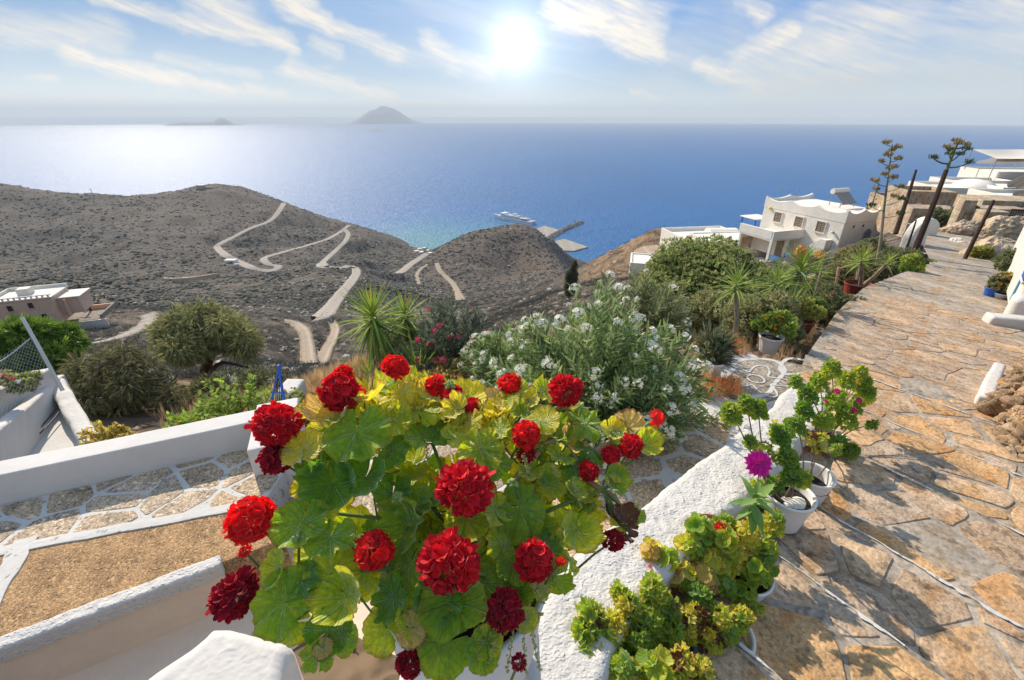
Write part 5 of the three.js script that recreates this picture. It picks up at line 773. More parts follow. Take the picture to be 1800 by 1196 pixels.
// agaves in flower and bare poles
const agaveBloom = leafy(0.34, 0.26, 0.10, 0.25), agaveGreen = std({ color: RGB(0.10, 0.13, 0.055), roughness: 0.8 });
function agave(label, foot, top, r, n, from, seed, mats) {
  const t = thing('agave_stalk', label, 'agave stalk', at(foot)), R = rngOf(seed), d = top.clone().sub(foot), L = d.length();
  const brk = mats === 'thick' ? 0.78 : 0.5;
  part('stalk', limb([V(0, -0.3, 0), d.clone().multiplyScalar(brk * 0.5).add(V(0.02, 0, 0)), d.clone().multiplyScalar(brk)], r, r * (mats === 'thick' ? 0.55 : 0.8), 9, 0.25, seed), mats === 'thick' ? M.barkDark : M.barkPale, t);
  part('stalk_tip', limb([d.clone().multiplyScalar(brk - 0.01), d.clone().multiplyScalar((brk + 1) / 2), d], r * (mats === 'thick' ? 0.45 : 0.75), r * 0.25, 7, 0.1, seed), agaveGreen, t);
  for (let i = 0; i < n; i++) {
    const f = lerp(from, 0.985, (i / (n - 1)) ** 0.85), a = i * 2.6 + R(), len = L * 0.105 * (1.15 - 0.75 * smooth(from, 1, f)) * lerp(0.8, 1.2, R()), b = d.clone().multiplyScalar(f), e = b.clone().add(V(Math.cos(a) * len, len * 0.30, Math.sin(a) * len * 0.8));
    const g = new THREE.Group(); g.name = 'branch'; t.add(g); part('twig', limb([b, b.clone().lerp(e, 0.5).add(V(0, -len * 0.08, 0)), e], r * 0.28, r * 0.16, 5), agaveGreen, g);
    const l = []; for (let k = 0; k < 44; k++) { const q = blade(L * 0.030 * lerp(0.7, 1.2, R()), L * 0.009, { seg: 2, curl: 0.1 }); q.rotateX(R() * 1.25); q.rotateY(R() * 6.28); q.translate(e.x + (R() - 0.5) * L * 0.048, e.y + (R() - 0.3) * L * 0.014, e.z + (R() - 0.5) * L * 0.04); l.push(q); } part('bloom', join(l), f < from + 0.12 ? agaveGreen : agaveBloom, g);
  }
  return t;
}
agave('slender agave stalk with bare lower half and tiered yellow brown blooms', P(1538, 492, 13.6), P(1569, 254, 13.6), 0.045, 17, 0.46, 1);
agave('thick dark leaning agave post ending in a green flowering tip', P(1594, 474, 14), P(1684, 250, 14), 0.105, 10, 0.80, 2, 'thick');
agave('distant thin agave stalk between the scalloped house and the ridge', P(1533, 360, 40), P(1546, 318, 40), 0.06, 8, 0.2, 3);
const poles = [['slender dark pole between the two tall agaves', 1578, 402, 1611, 299, 17, 0.085], ['short dark pole close behind the thick agave post', 1590, 450, 1611, 387, 16, 0.05], ['rusty brown post leaning beside the tan rock face', 1697, 453, 1747, 353, 14.5, 0.06], ['pale wooden stake in the hedge near the broadest yucca', 1430, 530, 1447, 466, 9.0, 0.03], ['reddish wooden stake left of the red pot', 1466, 528, 1475, 469, 9.8, 0.035]];
poles.forEach(([l, a, b, c, d, t, r], i) => { const f = P(a, b, t), e = P(c, d, t).sub(f), o = thing(i < 3 ? 'wooden_pole' : 'garden_stake', l, i < 3 ? 'pole' : 'stake', at(f)); part('shaft', limb([V(0, -0.2, 0), e.clone().multiplyScalar(0.5), e], r, r * (i < 2 ? 0.45 : 0.8), 8, 0.3, i), i < 3 ? M.barkDark : i === 3 ? M.barkPale : std({ color: RGB(0.36, 0.17, 0.11), roughness: 0.9 }), o); });
// the white house with blue woodwork at the frame edge, its bench, planters and the rock beside the path
{
  const p = G(1752, 566, 3.33), t = thing('white_house', 'white house corner with blue shutter and teal edge beside the path', 'house', at(p), null, -0.75);
  part('wall', rb(6, 2.2, 4, 3.15, 1.1, -2.35, 0.10), M.white, t); part('base', rb(6.1, 0.55, 0.5, 3.1, 0.27, -0.05, 0.1), M.white, t);
  part('shutter', rb(0.05, 0.5, 0.42, 0.13, 0.95, -0.62, 0.01), M.blue, t); part('edge_strip', rb(0.03, 2.0, 0.06, 0.135, 1.2, -0.92, 0.01), M.blueGreen, t); part('trim', rb(0.04, 0.05, 0.5, 0.12, 0.67, -0.62, 0.01), M.whiteSmooth, t);
  part('blue_knob', new THREE.ConeGeometry(0.06, 0.18, 8).translate(0.2, 1.3, -0.3), M.blue, t);
  const b = G(1772, 583, 3.28), s = thing('white_bench', 'smooth white built bench end on the path beside the blue shutter', 'bench', at(b), null, -0.6); part('masonry', lumpyWall([[-0.32, 0.05, 0.26], [0, 0, 0.28], [0.5, -0.05, 0.3]], 0.28, -0.05, { amp: 0.006, round: 0.05, step: 0.03 }), M.white, s);
  const w2 = G(1790, 505, 3.7), o = thing('white_wall', 'tall white wall end behind the row of planters', 'wall', at(w2), null, -0.7); part('masonry', rb(4, 1.1, 0.3, 2.1, 0.55, 0, 0.12), M.white, o);
}
const planter = (label, u, v, h, r, ht, mat, leaf, cols, n, seed, cr = 1, o = {}) => { const f = G(u, v, h), t = thing('potted_plant', label, 'potted plant', at(f), o.group); pot(t, r, ht, mat); crown(t, 'foliage', blob([[-0.3 * r, ht + r * 0.7 * cr, 0, r * 1.1 * cr, r * 0.8 * cr], [0.5 * r, ht + r * 0.8 * cr, 0.2 * r, r * 1.0 * cr, r * 0.8 * cr], [0, ht + r * 1.2 * cr, -0.3 * r, r * 0.9 * cr]]), n, leaf, leafMat, cols, seed, 0.5); if (o.flowers) { const R = rngOf(seed); for (let i = 0; i < o.flowers; i++) { const q = part('flower', pinkClusters[i % 3], o.fm, t); q.position.set((R() - 0.5) * r * 2.2 * cr, ht + r * cr * lerp(0.8, 1.8, R()), (R() - 0.1) * r * 1.3 * cr); q.scale.setScalar(0.7); } } return t; };
const ovalS = oval.clone().scale(0.55, 0.55, 0.55), orangePetal = leafy(0.80, 0.22, 0.02, 0.35), redPetal = leafy(0.72, 0.02, 0.02, 0.35);
planter('blue and white pot with dark leaves among the planters by the shutter', 1738, 524, 3.5, 0.13, 0.24, M.blue, ovalS, dark, 300, 51);
planter('white planter with yellow flowering plant beside the blue pot', 1756, 527, 3.5, 0.15, 0.16, M.potWhite, ovalS, [...gold, ...dark], 500, 52, 1.3);
planter('green bushy planter climbing the white wall by the teal edge', 1766, 508, 3.6, 0.16, 0.3, M.potWhite, oval.clone().scale(0.8, 0.8, 0.8), [...dark, RGB(0.07, 0.11, 0.03)], 900, 53, 2.0);
planter('reddish leaved planter farthest along the white wall', 1768, 486, 3.75, 0.14, 0.25, M.terracotta, ovalS, [...brownish, ...gold], 500, 54, 1.4);
planter('white pot with broad green leaves and orange flowers near the yucca stakes', 1349, 618, 2.87, 0.145, 0.24, M.potWhite, ovalS, lime, 520, 55, 1.35, { flowers: 9, fm: orangePetal });
planter('terracotta pot of yellow green succulents beside the soil patch', 1410, 584, 3.0, 0.13, 0.2, M.terracotta, smallTuft, [RGB(0.28, 0.27, 0.05), RGB(0.36, 0.32, 0.07), RGB(0.17, 0.2, 0.05)], 900, 56, 1.2);
planter('squat white pot with a round green plant behind the terracotta pot', 1420, 572, 3.1, 0.13, 0.26, M.white, smallTuft, [RGB(0.13, 0.19, 0.04), RGB(0.09, 0.14, 0.03)], 500, 57, 0.85);
planter('light blue pot holding bright leaves at the foot of the thick agave post', 1592, 494, 3.9, 0.17, 0.26, M.blueGreen, oval, lime, 420, 58, 1.1);
planter('white pot with slender dark leaves against the oleander side', 1243, 668, 2.74, 0.15, 0.28, M.potWhite, needle.clone().scale(1, 1, 1), [RGB(0.08, 0.10, 0.05), RGB(0.11, 0.12, 0.06)], 260, 59, 0.9);
{ const f = P(1499, 530, 10.4), t = thing('potted_yucca', 'weathered red pot with leaning yucca stems at the path edge', 'potted plant', at(f)); pot(t, 0.27, 0.44, M.redPot); yucca('', f.clone().add(V(0.05, 0.4, 0)), f.clone().add(V(-0.12, 0.95, 0)), 0.5, 30, 61, { parent: t, bright: 0.7, lo: -0.5 }); yucca('', f.clone().add(V(0.1, 0.4, 0)), f.clone().add(V(0.42, 0.9, 0.05)), 0.42, 26, 62, { parent: t, bright: 0.5, lo: -0.5 }); }
{ // rough rock bank with a painted white foot at the right of the path
  const t = thing('rock_bank', 'rough tan rock bank rising beside the path, its foot painted white', 'rock'); const pos = [], idx = [], uv = [], n = 130, m = 80, g0 = (u, v, h) => { const p = G(u, v, h); return V(p.x, 0, p.z); }, cv = new THREE.CatmullRomCurve3([V(5.2, 0, 0.6), V(4.95, 0, -1.2), V(4.68, 0, -2.5), g0(1790, 815, 2.66), g0(1752, 775, 2.68), g0(1728, 722, 2.72), g0(1740, 684, 2.8), V(6.2, 0, -4.75), V(7.6, 0, -5.0)]);
  for (let i = 0; i <= n; i++) { const p = cv.getPoint(i / n), tg = cv.getTangent(i / n), nx = -tg.z, nz = tg.x, s = sOf(p.x, p.z); for (let k = 0; k <= m; k++) { const f = k / m, out = f * 0.95, y = -pathH(s) - 0.06 + 1.6 * f ** 0.85; const X = p.x + nx * out, Z = p.z + nz * out, b = 0.20 * (fbm(X * 2.2, y * 2.2, Z * 2.2 + 0.3, 5) - 0.5) + 0.16 * (Math.abs(fbm(X * 4, y * 4, Z * 4 + 0.6, 4) - 0.5) * 2 - 0.3) + 0.05 * (fbm(X * 16, y * 16, Z * 16 + 0.6, 3) - 0.5); pos.push(X - nx * b * 1.4 * smooth(0, 0.1, f + 0.05), y + b * 0.8, Z - nz * b * 1.4); uv.push(i / n * 9, k / m * 1.9); } }
  for (let i = 0; i < n; i++) for (let k = 0; k < m; k++) { const a = i * (m + 1) + k, b = a + m + 1; idx.push(a, b, a + 1, b, b + 1, a + 1); }
  part('rock_face', geoOf(pos, idx, uv), std({ color: RGB(0.60, 0.42, 0.26), map: withRepeat(stoneCol, 1.4), bumpMap: withRepeat(stoneBump, 1.2), bumpScale: 0.09, roughness: 1, side: THREE.DoubleSide }), t);
  { const R = rngOf(66), soft = (g) => { g.deleteAttribute('normal'); if (g.attributes.uv) g.deleteAttribute('uv'); const m = mergeVertices(g, 1e-3); const a = m.attributes.position; for (let i = 0; i < a.count; i++) { const x = a.getX(i), y = a.getY(i), z = a.getZ(i), k = 1 + 0.5 * sfbm(x * 1.8, y * 1.8, z * 1.8 + 0.3, 4) - 0.12 * Math.abs(sfbm(x * 3, y * 3, z * 3 + 0.6, 2)); a.setXYZ(i, x * k, y * k, z * k); } m.computeVertexNormals(); m.setAttribute('uv', new THREE.Float32BufferAttribute(Array.from({ length: a.count * 2 }, (_, i) => (i % 2 ? a.getY(i >> 1) : a.getX(i >> 1)) * 0.3), 2)); return m; }, shapes = [soft(lump(11, 0.9, 4)), soft(lump(12, 0.7, 4)), soft(lump(13, 0.8, 4))], mats = [[0.56, 0.42, 0.28], [0.64, 0.50, 0.36], [0.48, 0.34, 0.22]].map((c) => std({ color: RGB(...c), map: withRepeat(stoneCol, 2), bumpMap: withRepeat(stoneBump, 2), bumpScale: 0.02, roughness: 1 })); for (let i = 0; i < 190; i++) { const f = 0.28 + 0.5 * R(), g = R() ** 1.4 * 0.8, p = cv.getPoint(f), tg = cv.getTangent(f), s = sOf(p.x, p.z), o = g * 0.95, r = lerp(0.03, 0.10, R() ** 2), q = part('stone', shapes[i % 3], mats[(R() * 3) | 0], t); q.position.set(p.x - tg.z * o, -pathH(s) - 0.045 + 1.6 * g ** 0.85, p.z + tg.x * o); q.quaternion.copy(qUp(inBall(R).add(V(-0.5, 0.6, 0)))); q.scale.set(r * lerp(0.8, 1.4, R()), r, r * lerp(0.8, 1.3, R())); } }
  const f = [G(1722, 716, 2.72), G(1730, 690, 2.76), G(1748, 655, 2.85)].map((p) => [p.x + 0.05, p.z - 0.02, p.y + 0.12]); part('painted_foot', lumpyWall(f, 0.12, -2.95, { amp: 0.01, round: 0.03, step: 0.03, leftBottom: -2.95 }), M.white, t);
}
// ---------------------------------------------------------------- left side: white stairs, pole and netting; the pink house
{
  const t = thing('white_stairs', 'white stepped outbuilding wall with black lines, left of the parapet', 'building', [0, 0, 0]);
  const q = (u, v, h) => { const p = G(u, v, h); return [p.x, p.z, -h]; };
  part('ridge_wall', lumpyWall([q(-60, 700, 3.05), q(30, 665, 3.15), q(68, 650, 3.25)], 0.28, -5.2, { amp: 0.02, round: 0.04, step: 0.05, freq: 4 }), M.white, t);
  part('stair_wall', lumpyWall([q(-60, 790, 3.15), q(30, 722, 3.3), q(75, 680, 3.42), q(100, 660, 3.5)], 0.16, -5.2, { amp: 0.018, round: 0.03, step: 0.05, freq: 4 }), M.white, t);
  part('outer_wall', lumpyWall([q(97, 668, 3.5), q(122, 715, 3.55), q(150, 760, 3.55), q(170, 800, 3.5)], 0.2, -5.2, { amp: 0.02, round: 0.05, step: 0.05, freq: 4 }), M.white, t);
  const a = G(-80, 830, 3.75), b = G(60, 700, 3.62), c = G(110, 690, 3.75), d = G(168, 800, 3.7), s = new THREE.Shape([a, b, c, d, G(60, 880, 3.75)].map((p) => new THREE.Vector2(p.x, -p.z))), g = new THREE.ExtrudeGeometry(s, { depth: 1.4, bevelEnabled: false }); g.rotateX(-Math.PI / 2); g.translate(0, -5.15, 0); part('roof', boxUV(g), M.white, t);
  for (const [p, e] of [[[0, 772, 3.68], [84, 693, 3.60]], [[60, 772, 3.69], [112, 706, 3.66]], [[73, 768, 3.69], [122, 706, 3.66]]]) { const A = G(...p), B = G(...e); part('cable', limb([A.add(V(0, 0.05, 0)), A.clone().lerp(B, 0.5), B.add(V(0, 0.05, 0))], 0.009, 0.009, 5), M.darkIron, t); }
  const st = G(30, 706, 3.55); part('step', rb(0.7, 0.3, 0.35, st.x, st.y - 0.05, st.z + 0.1, 0.04), M.white, t);
  const f = P(98, 664, 5.9), e = P(38, 558, 5.9).sub(f), pl = thing('fence_pole', 'pale leaning metal pole holding the netting above the white stairs', 'pole', at(f)); part('shaft', limb([V(0, -0.2, 0), e.clone().multiplyScalar(0.5), e], 0.022, 0.02, 8), std({ color: RGB(0.55, 0.53, 0.48), roughness: 0.6 }), pl);
  // wire netting between the pole and the left
  const n = thing('wire_netting', 'sagging wire mesh netting strung from the leaning pole', 'netting', at(f)), l = [], T0 = P(57, 592, 5.9).sub(f), T1 = P(-60, 665, 5.2).sub(f), B0 = P(95, 660, 5.9).sub(f), B1 = P(-60, 790, 5.0).sub(f), on = (s, k) => T0.clone().lerp(T1, s).lerp(B0.clone().lerp(B1, s), k);
  const wire = (p, q) => { const dd = q.clone().sub(p), L = dd.length(), bx = new THREE.BoxGeometry(0.0018, L, 0.0018); bx.applyMatrix4(Mx(p.clone().lerp(q, 0.5), qUp(dd), V(1, 1, 1))); l.push(bx); };
  for (let i = -10; i < 18; i++) { const s0 = i / 18, s1 = s0 + 10 / 18; const A = [Math.max(s0, 0), s0 < 0 ? -s0 * 18 / 10 : 0], B = [Math.min(s1, 1), s1 > 1 ? 1 - (s1 - 1) * 18 / 10 : 1]; if (A[1] < 1 && B[1] > 0) { wire(on(...A), on(...B)); wire(on(A[0], 1 - A[1]), on(B[0], 1 - B[1])); } }
  part('mesh', join(l), std({ color: RGB(0.5, 0.5, 0.46), roughness: 0.5, metalness: 0.3 }), n).userData.kind = 'stuff'; part('top_wire', limb([T0, T0.clone().lerp(T1, 0.5).add(V(0, -0.05, 0)), T1], 0.008, 0.008, 5), M.steel, n);
  const fb = P(18, 668, 5.75), pp = thing('flower_box', 'flower bed with red blooms on top of the white stairs', 'flower bed', at(fb)); crown(pp, 'foliage', blob([[-0.15, 0, 0, 0.2, 0.1], [0.12, -0.02, 0, 0.2, 0.1]]), 420, ovalS, leafMat, [...lime, ...brownish], 71); for (let i = 0; i < 7; i++) { const q = part('flower', pinkClusters[i % 3], i % 3 ? redPetal : whitePetal, pp); q.position.set(-0.3 + i * 0.09, 0.08 + 0.03 * Math.sin(i * 5), 0.02 * i); q.scale.setScalar(0.8); }
}
{
  const b = P(62, 566, 67), t = thing('pink_house', 'two storey pink house with cream balustrade on the hillside', 'house', at(P(6, 580, 58.5)), null, 0.36); t.scale.setScalar(0.64);
  part('wall', rb(9.5, 5.6, 7, 4.75, 2.8, -3.5, 0.05), pinkWall, t); part('wing', rb(3.6, 3.4, 5, 11.3, 3.1, -4.0, 0.05), pinkWall, t); part('lower_wall', rb(2.6, 3.6, 4, -1.3, 1.8, -3, 0.05), pinkWall, t);
  part('roof', rb(9.9, 0.25, 7.4, 4.75, 5.72, -3.5, 0.04), creamTrim, t); for (let i = 0; i < 11; i++) part('baluster', rb(0.3, 0.42, 0.2, 0.3 + i * 0.89, 6.02, 0.02, 0.03), creamTrim, t); part('rail', rb(9.9, 0.16, 0.3, 4.75, 6.3, 0.02, 0.03), creamTrim, t); part('rail', rb(0.3, 0.7, 7.2, -0.05, 6.1, -3.5, 0.03), creamTrim, t); part('rail', rb(9.9, 0.7, 0.3, 4.75, 6.1, -7, 0.03), creamTrim, t);
  part('stair_tower', rb(2.0, 1.3, 2.0, 4.2, 6.5, -3.6, 0.05), creamTrim, t); part('porch_roof', rb(4.2, 0.25, 5.4, 11.4, 4.9, -4.0, 0.04), creamTrim, t); for (const [x, z] of [[11, -0.9], [13.3, -1.2]]) part('column', rb(0.35, 3.4, 0.35, x, 3.0, z, 0.03), pinkWall, t);
  for (const [x, y, s] of [[2.6, 4.2, 0.9], [5.9, 4.4, 0.9], [4.2, 1.4, 0.8], [7.2, 1.8, 0.8], [-1.4, 1.3, 0.8]]) { const g = windowOn(t, x, y, 0.01 + (x < 0 ? -1.0 : 0), 0, 0.85, 1.15, 0, pinkWall); }
  const y0 = P(150, 560, 70), yd = thing('walled_yard', 'grey walled concrete yard next to the pink house', 'yard', at(P(146, 560, 65)), null, 0.36); yd.scale.setScalar(0.6); part('slab', rb(9, 0.4, 8, 0, 0.6, 0, 0.03), slateRoof, yd); part('retaining_wall', rb(11, 3.2, 0.5, 0.6, -0.9, 4.1, 0.04), creamTrim, yd); part('back_wall', rb(9.5, 1.0, 0.4, 0.5, 1.3, -4, 0.04), pinkWall, yd); part('side_wall', rb(0.4, 1.0, 8, 5.2, 1.3, 0, 0.04), slateRoof, yd);
  const f = P(162, 552, 66), e = P(138, 501, 66).sub(f), p = thing('utility_pole', 'dark leaning utility pole beside the walled yard', 'utility pole', at(f)); part('pole', limb([V(0, -1, 0), e.clone().multiplyScalar(0.5), e], 0.17, 0.12, 8), M.barkDark, p); part('crossarm', rb(1.5, 0.12, 0.12, e.x, e.y - 0.1, e.z, 0.02), M.barkDark, p);
}
// ---------------------------------------------------------------- harbour, ferry, far islands
{
  const s0 = P(938, 394, 1), k = (SEA + 1.5) / s0.y, stern = s0.multiplyScalar(k), b0 = P(867, 381, 1), bow = b0.multiplyScalar((SEA + 1.5) / b0.y), dir = bow.clone().sub(stern), L = dir.length();
  const t = thing('ferry', 'white car ferry moored behind the conical hill', 'ferry', [stern.x, SEA, stern.z], null, Math.atan2(-dir.z, dir.x)), Wf = L * 0.155, hullMat = std({ color: RGB(0.80, 0.81, 0.82), roughness: 0.45 }), deckMat = std({ color: RGB(0.34, 0.37, 0.40), roughness: 0.7 });
  const sec = [[0, 0.92], [0.05, 1], [0.6, 1], [0.75, 0.85], [0.88, 0.5], [0.96, 0.2], [1, 0.02]], pos = [], idx = []; const lev = [[-2, 0.88, 0.93], [2.5, 0.97, 0.97], [6.0, 1, 1.0], [7.4, 1, 1.005]];
  lev.forEach(([y, w, l]) => { for (const [f, b] of sec) for (const s of [-1, 1]) pos.push(f * L * l, y + (f > 0.7 ? (f - 0.7) * 6 * (y > 2 ? 1 : 0) : 0), s * b * w * Wf / 2); });
  const S = sec.length * 2; for (let r = 0; r < lev.length - 1; r++) for (let i = 0; i < sec.length - 1; i++) for (const s of [0, 1]) { const a = r * S + i * 2 + s, b = a + 2, c = a + S, d = c + 2; s ? idx.push(a, b, c, b, d, c) : idx.push(a, c, b, b, c, d); } for (let r = 0; r < lev.length - 1; r++) { const a = r * S; idx.push(a, a + 1, a + S, a + 1, a + S + 1, a + S); }
  part('hull', geoOf(pos, idx).toNonIndexed(), hullMat, t); const dk = []; const tb = (lev.length - 1) * S; for (let i = 0; i < sec.length - 1; i++) dk.push(tb + i * 2, tb + i * 2 + 1, tb + i * 2 + 2, tb + i * 2 + 1, tb + i * 2 + 3, tb + i * 2 + 2); part('deck', geoOf(pos, dk).toNonIndexed(), deckMat, t);
  part('stripe', join([-1, 1].map((s) => box(L * 0.62, 0.9, 0.15, L * 0.32, 4.2, s * Wf * 0.5))), std({ color: RGB(0.07, 0.10, 0.2), roughness: 0.4 }), t);
  part('superstructure', join([rb(L * 0.50, 3, Wf * 0.92, L * 0.50, 8.9, 0, 0.3), rb(L * 0.38, 2.8, Wf * 0.86, L * 0.54, 11.7, 0, 0.3), rb(L * 0.09, 2.8, Wf * 0.94, L * 0.70, 14.4, 0, 0.3)]), hullMat, t); part('upper_deck', join([rb(L * 0.26, 0.3, Wf * 0.9, L * 0.26, 10.55, 0, 0.1), rb(L * 0.37, 0.2, Wf * 0.8, L * 0.54, 13.2, 0, 0.05)]), deckMat, t);
  for (let i = 0; i < 2; i++) for (const s of [-1, 1]) part('window_band', box(L * (0.46 - i * 0.1), 0.9, 0.1, L * (0.5 + i * 0.04), 9.3 + i * 2.7, s * Wf * (0.462 - i * 0.03)), M.glass, t);
  for (const s of [-1, 1]) part('funnel', rb(L * 0.055, 5.0, 2.2, L * 0.45, 15, s * 3.0, 0.6), hullMat, t); part('mast', join([box(0.4, 7, 0.4, L * 0.70, 19, 0), box(0.3, 0.3, 4, L * 0.70, 20, 0)]), hullMat, t); part('stern_ramp', box(0.5, 5.5, Wf * 0.7, -0.2, 4, 0), deckMat, t); for (const x of [0.3, 0.36]) for (const s of [-1, 1]) part('lifeboat', new THREE.CapsuleGeometry(1.0, 4, 4, 8).rotateZ(Math.PI / 2).translate(L * x, 12.2, s * Wf * 0.4), std({ color: RGB(0.7, 0.3, 0.1), roughness: 0.5 }), t);
}
{
  const S = (u, v, y = SEA + 2.2) => { const d = ray(u, v); return d.multiplyScalar(y / d.y); };
  const quay = (label, px, name = 'quay') => { const q = px.map(([u, v]) => S(u, v)), s = new THREE.Shape(q.map((p) => new THREE.Vector2(p.x, -p.z))), g = new THREE.ExtrudeGeometry(s, { depth: 6, bevelEnabled: false }); g.rotateX(-Math.PI / 2); g.translate(0, SEA - 3.8, 0); struct(name, boxUV(g), std({ color: RGB(0.56, 0.52, 0.46), map: withRepeat(gravelCol, 0.05), roughness: 0.95 }), label); };
  quay('concrete ferry quay beside the ferry', [[945, 401], [958, 397], [982, 404], [962, 420], [940, 415]]);
  quay('lower concrete landing quay projecting from the conical hill', [[975, 424], [992, 420], [1034, 434], [1008, 441], [988, 440]]);
  const R = rngOf(91), t = thing('breakwater', 'rubble mound breakwater curving out past the quay', 'breakwater'), cv = new THREE.CatmullRomCurve3([S(962, 420), S(975, 412), S(992, 403), S(1008, 396), S(1022, 390)]), list = [];
  for (let i = 0; i < 900; i++) { const f = R(), p = cv.getPoint(f), tg = cv.getTangent(f), o = (R() + R() - 1) * 9, s = lerp(1.2, 2.6, R()); list.push([Mx(V(p.x - tg.z * o, SEA + 4.2 - Math.abs(o) * 0.62 + R(), p.z + tg.x * o), qUp(inBall(R)), V(s, s, s)), RGB(0.30, 0.26, 0.22).multiplyScalar(lerp(0.6, 1.25, R()))]); }
  scatter('boulders', lump(44, 1, 0), std({ color: 0xffffff, roughness: 1 }), list, t); part('beacon', rb(1.2, 6, 1.2, S(1010, 393).x, SEA + 7, S(1010, 393).z, 0.2), M.darkIron, t);
  const cove = [[738, 438, 7, 4], [746, 436, 6, 3.5], [752, 440, 5, 3], [741, 444, 6, 3.5], [756, 445, 5, 3], [733, 442, 7, 4]]; cove.forEach(([u, v, w, h], i) => { const p = onLand(u, v + 2, 60); const o = thing('harbour_house', ['flat white house highest above the cove', 'small white house at the cove shoreline', 'little white hut nearest the beach', 'white house behind the cove road', 'pale house beside the start of the hill track', 'white house at the outer end of the cove row'][i], 'house', [p.x, p.y - 1, p.z], null, i * 0.7); part('wall', rb(w, h, w * 0.8, 0, h / 2, 0, 0.1), M.whiteFar, o); part('roof', rb(w * 1.03, 0.4, w * 0.83, 0, h + 0.1, 0, 0.1), creamTrim, o); part('door', box(1.1, 2.1, 0.1, 0, 1.05, w * 0.4 + 0.03), doorWood, o); });
  const bp = S(767, 439, SEA + 0.5), bo = thing('small_boat', 'small dark boat anchored in the turquoise cove', 'boat', at(bp)); part('hull', new THREE.SphereGeometry(1, 16, 8, 0, 6.3, Math.PI / 2, Math.PI / 2).scale(3.2, 1.2, 1.2).translate(0, 0.9, 0), M.darkIron, bo); part('cabin', rb(1.6, 1.1, 1.2, -0.4, 1.4, 0, 0.1), M.darkIron, bo);
  // small things on the far hillside
  const hp = onLand(407, 463, 60), hh = thing('roadside_hut', 'white flat roofed hut beside the hairpin of the coast road', 'hut', at(hp)); part('wall', rb(11, 4, 6, 0, 1.6, 0, 0.1), M.whiteFar, hh); part('roof', rb(11.4, 0.4, 6.4, 0, 3.8, 0, 0.1), creamTrim, hh); part('opening', box(2.5, 2.4, 0.1, 1.5, 1.2, 3.02), M.darkIron, hh);
  const vp = onLand(416, 468, 60), vv = thing('parked_van', 'pale van parked next to the roadside hut', 'van', at(vp)); part('body', rb(4.6, 1.8, 2, 0, 1.5, 0, 0.3), creamTrim, vv); part('windscreen', box(0.05, 0.7, 1.7, 2.28, 1.9, 0), M.glass, vv); for (const [x, z] of [[-1.5, 1], [1.5, 1], [-1.5, -1], [1.5, -1]]) part('wheel', new THREE.CylinderGeometry(0.38, 0.38, 0.25, 14).rotateX(Math.PI / 2).translate(x, 0.38, z), M.darkIron, vv);
  const cp = onLand(354, 331, 60), ch = thing('chapel', 'low stone chapel on the crest of the far ridge', 'chapel', at(cp)); part('wall', rb(12, 6, 8, 0, 2, 0, 0.2), tanWall, ch); part('annex', rb(20, 3, 5, 14, 0.8, 0, 0.2), tanWall, ch); part('roof', rb(12.4, 0.6, 8.4, 0, 5.2, 0, 0.1), creamTrim, ch);
  const mp = onLand(166, 349, 60), ms = thing('radio_mast', 'thin radio mast on the saddle of the far ridge', 'mast', at(mp)); part('mast', box(0.5, 16, 0.5, -1, 7, 0), M.steel, ms); part('crossarm', box(3, 0.4, 0.4, -1, 14, 0), M.steel, ms);
  const wa = [[288, 495], [310, 496], [335, 495], [360, 492], [385, 488]].map(([u, v]) => onLand(u, v, 60)), wl = thing('dry_stone_wall', 'long pale dry stone wall across the far hillside', 'wall'); part('masonry', lumpyWall(wa.map((p) => [p.x, p.z, p.y + 3.0]), 2.0, Math.min(...wa.map((p) => p.y)) - 6, { amp: 0.3, fine: 0, round: 0.3, step: 2.5, freq: 0.3, ts: 3, vs: 4 }), tanWall, wl);
}
{ // islands on the horizon
  const isl = (label, u0, u1, base, prof, r, seed) => {
    const c = P((u0 + u1) / 2, base, 1), k = r / Math.hypot(c.x, c.z), mid = V(c.x * k, SEA, c.z * k), w = (u1 - u0) / FOC * k, side = V(-c.z, 0, c.x).normalize(), away = V(c.x, 0, c.z).normalize(), pos = [], idx = [], n = 80, m = 24;
    for (let j = 0; j <= m; j++) for (let i = 0; i <= n; i++) { const a = i / n, b = j / m, q = 4 * b * (1 - b); let hgt = 0; for (const [x, s, hh] of prof) hgt = Math.max(hgt, hh * Math.exp(-(((a - x) / s) ** 2) * 2.2)); hgt *= smooth(0, 0.08, a) * smooth(1, 0.92, a) * q ** 0.7; hgt *= 0.8 + 0.4 * fbm(a * 9 + seed, b * 6, 0.5, 4); const p = mid.clone().addScaledVector(side, (a - 0.5) * w).addScaledVector(away, (b - 0.5) * w * 0.45); pos.push(p.x, SEA - 6 + hgt * w, p.z); }
    for (let j = 0; j < m; j++) for (let i = 0; i < n; i++) { const a = j * (n + 1) + i, b = a + n + 1; idx.push(a, a + 1, b, a + 1, b + 1, b); }
    struct('island', geoOf(pos, idx), std({ color: RGB(0.20, 0.17, 0.135), roughness: 1, side: THREE.DoubleSide }), label);
  };
  isl('long low hazy island on the horizon', 296, 430, 216, [[0.25, 0.3, 0.04], [0.68, 0.16, 0.085], [0.5, 0.5, 0.04]], 17500, 1);
  isl('domed hazy island on the horizon beside the sun glow', 612, 748, 214, [[0.5, 0.42, 0.19], [0.35, 0.3, 0.16]], 18600, 2);
  isl('flat dark islet in front of the domed island', 630, 745, 232, [[0.3, 0.2, 0.025], [0.85, 0.1, 0.012]], 9000, 3);
  isl('dark blue headland at the frame edge beyond the canopy', 1752, 2000, 268, [[0.5, 0.4, 0.12], [0.25, 0.2, 0.09]], 3600, 4);
}
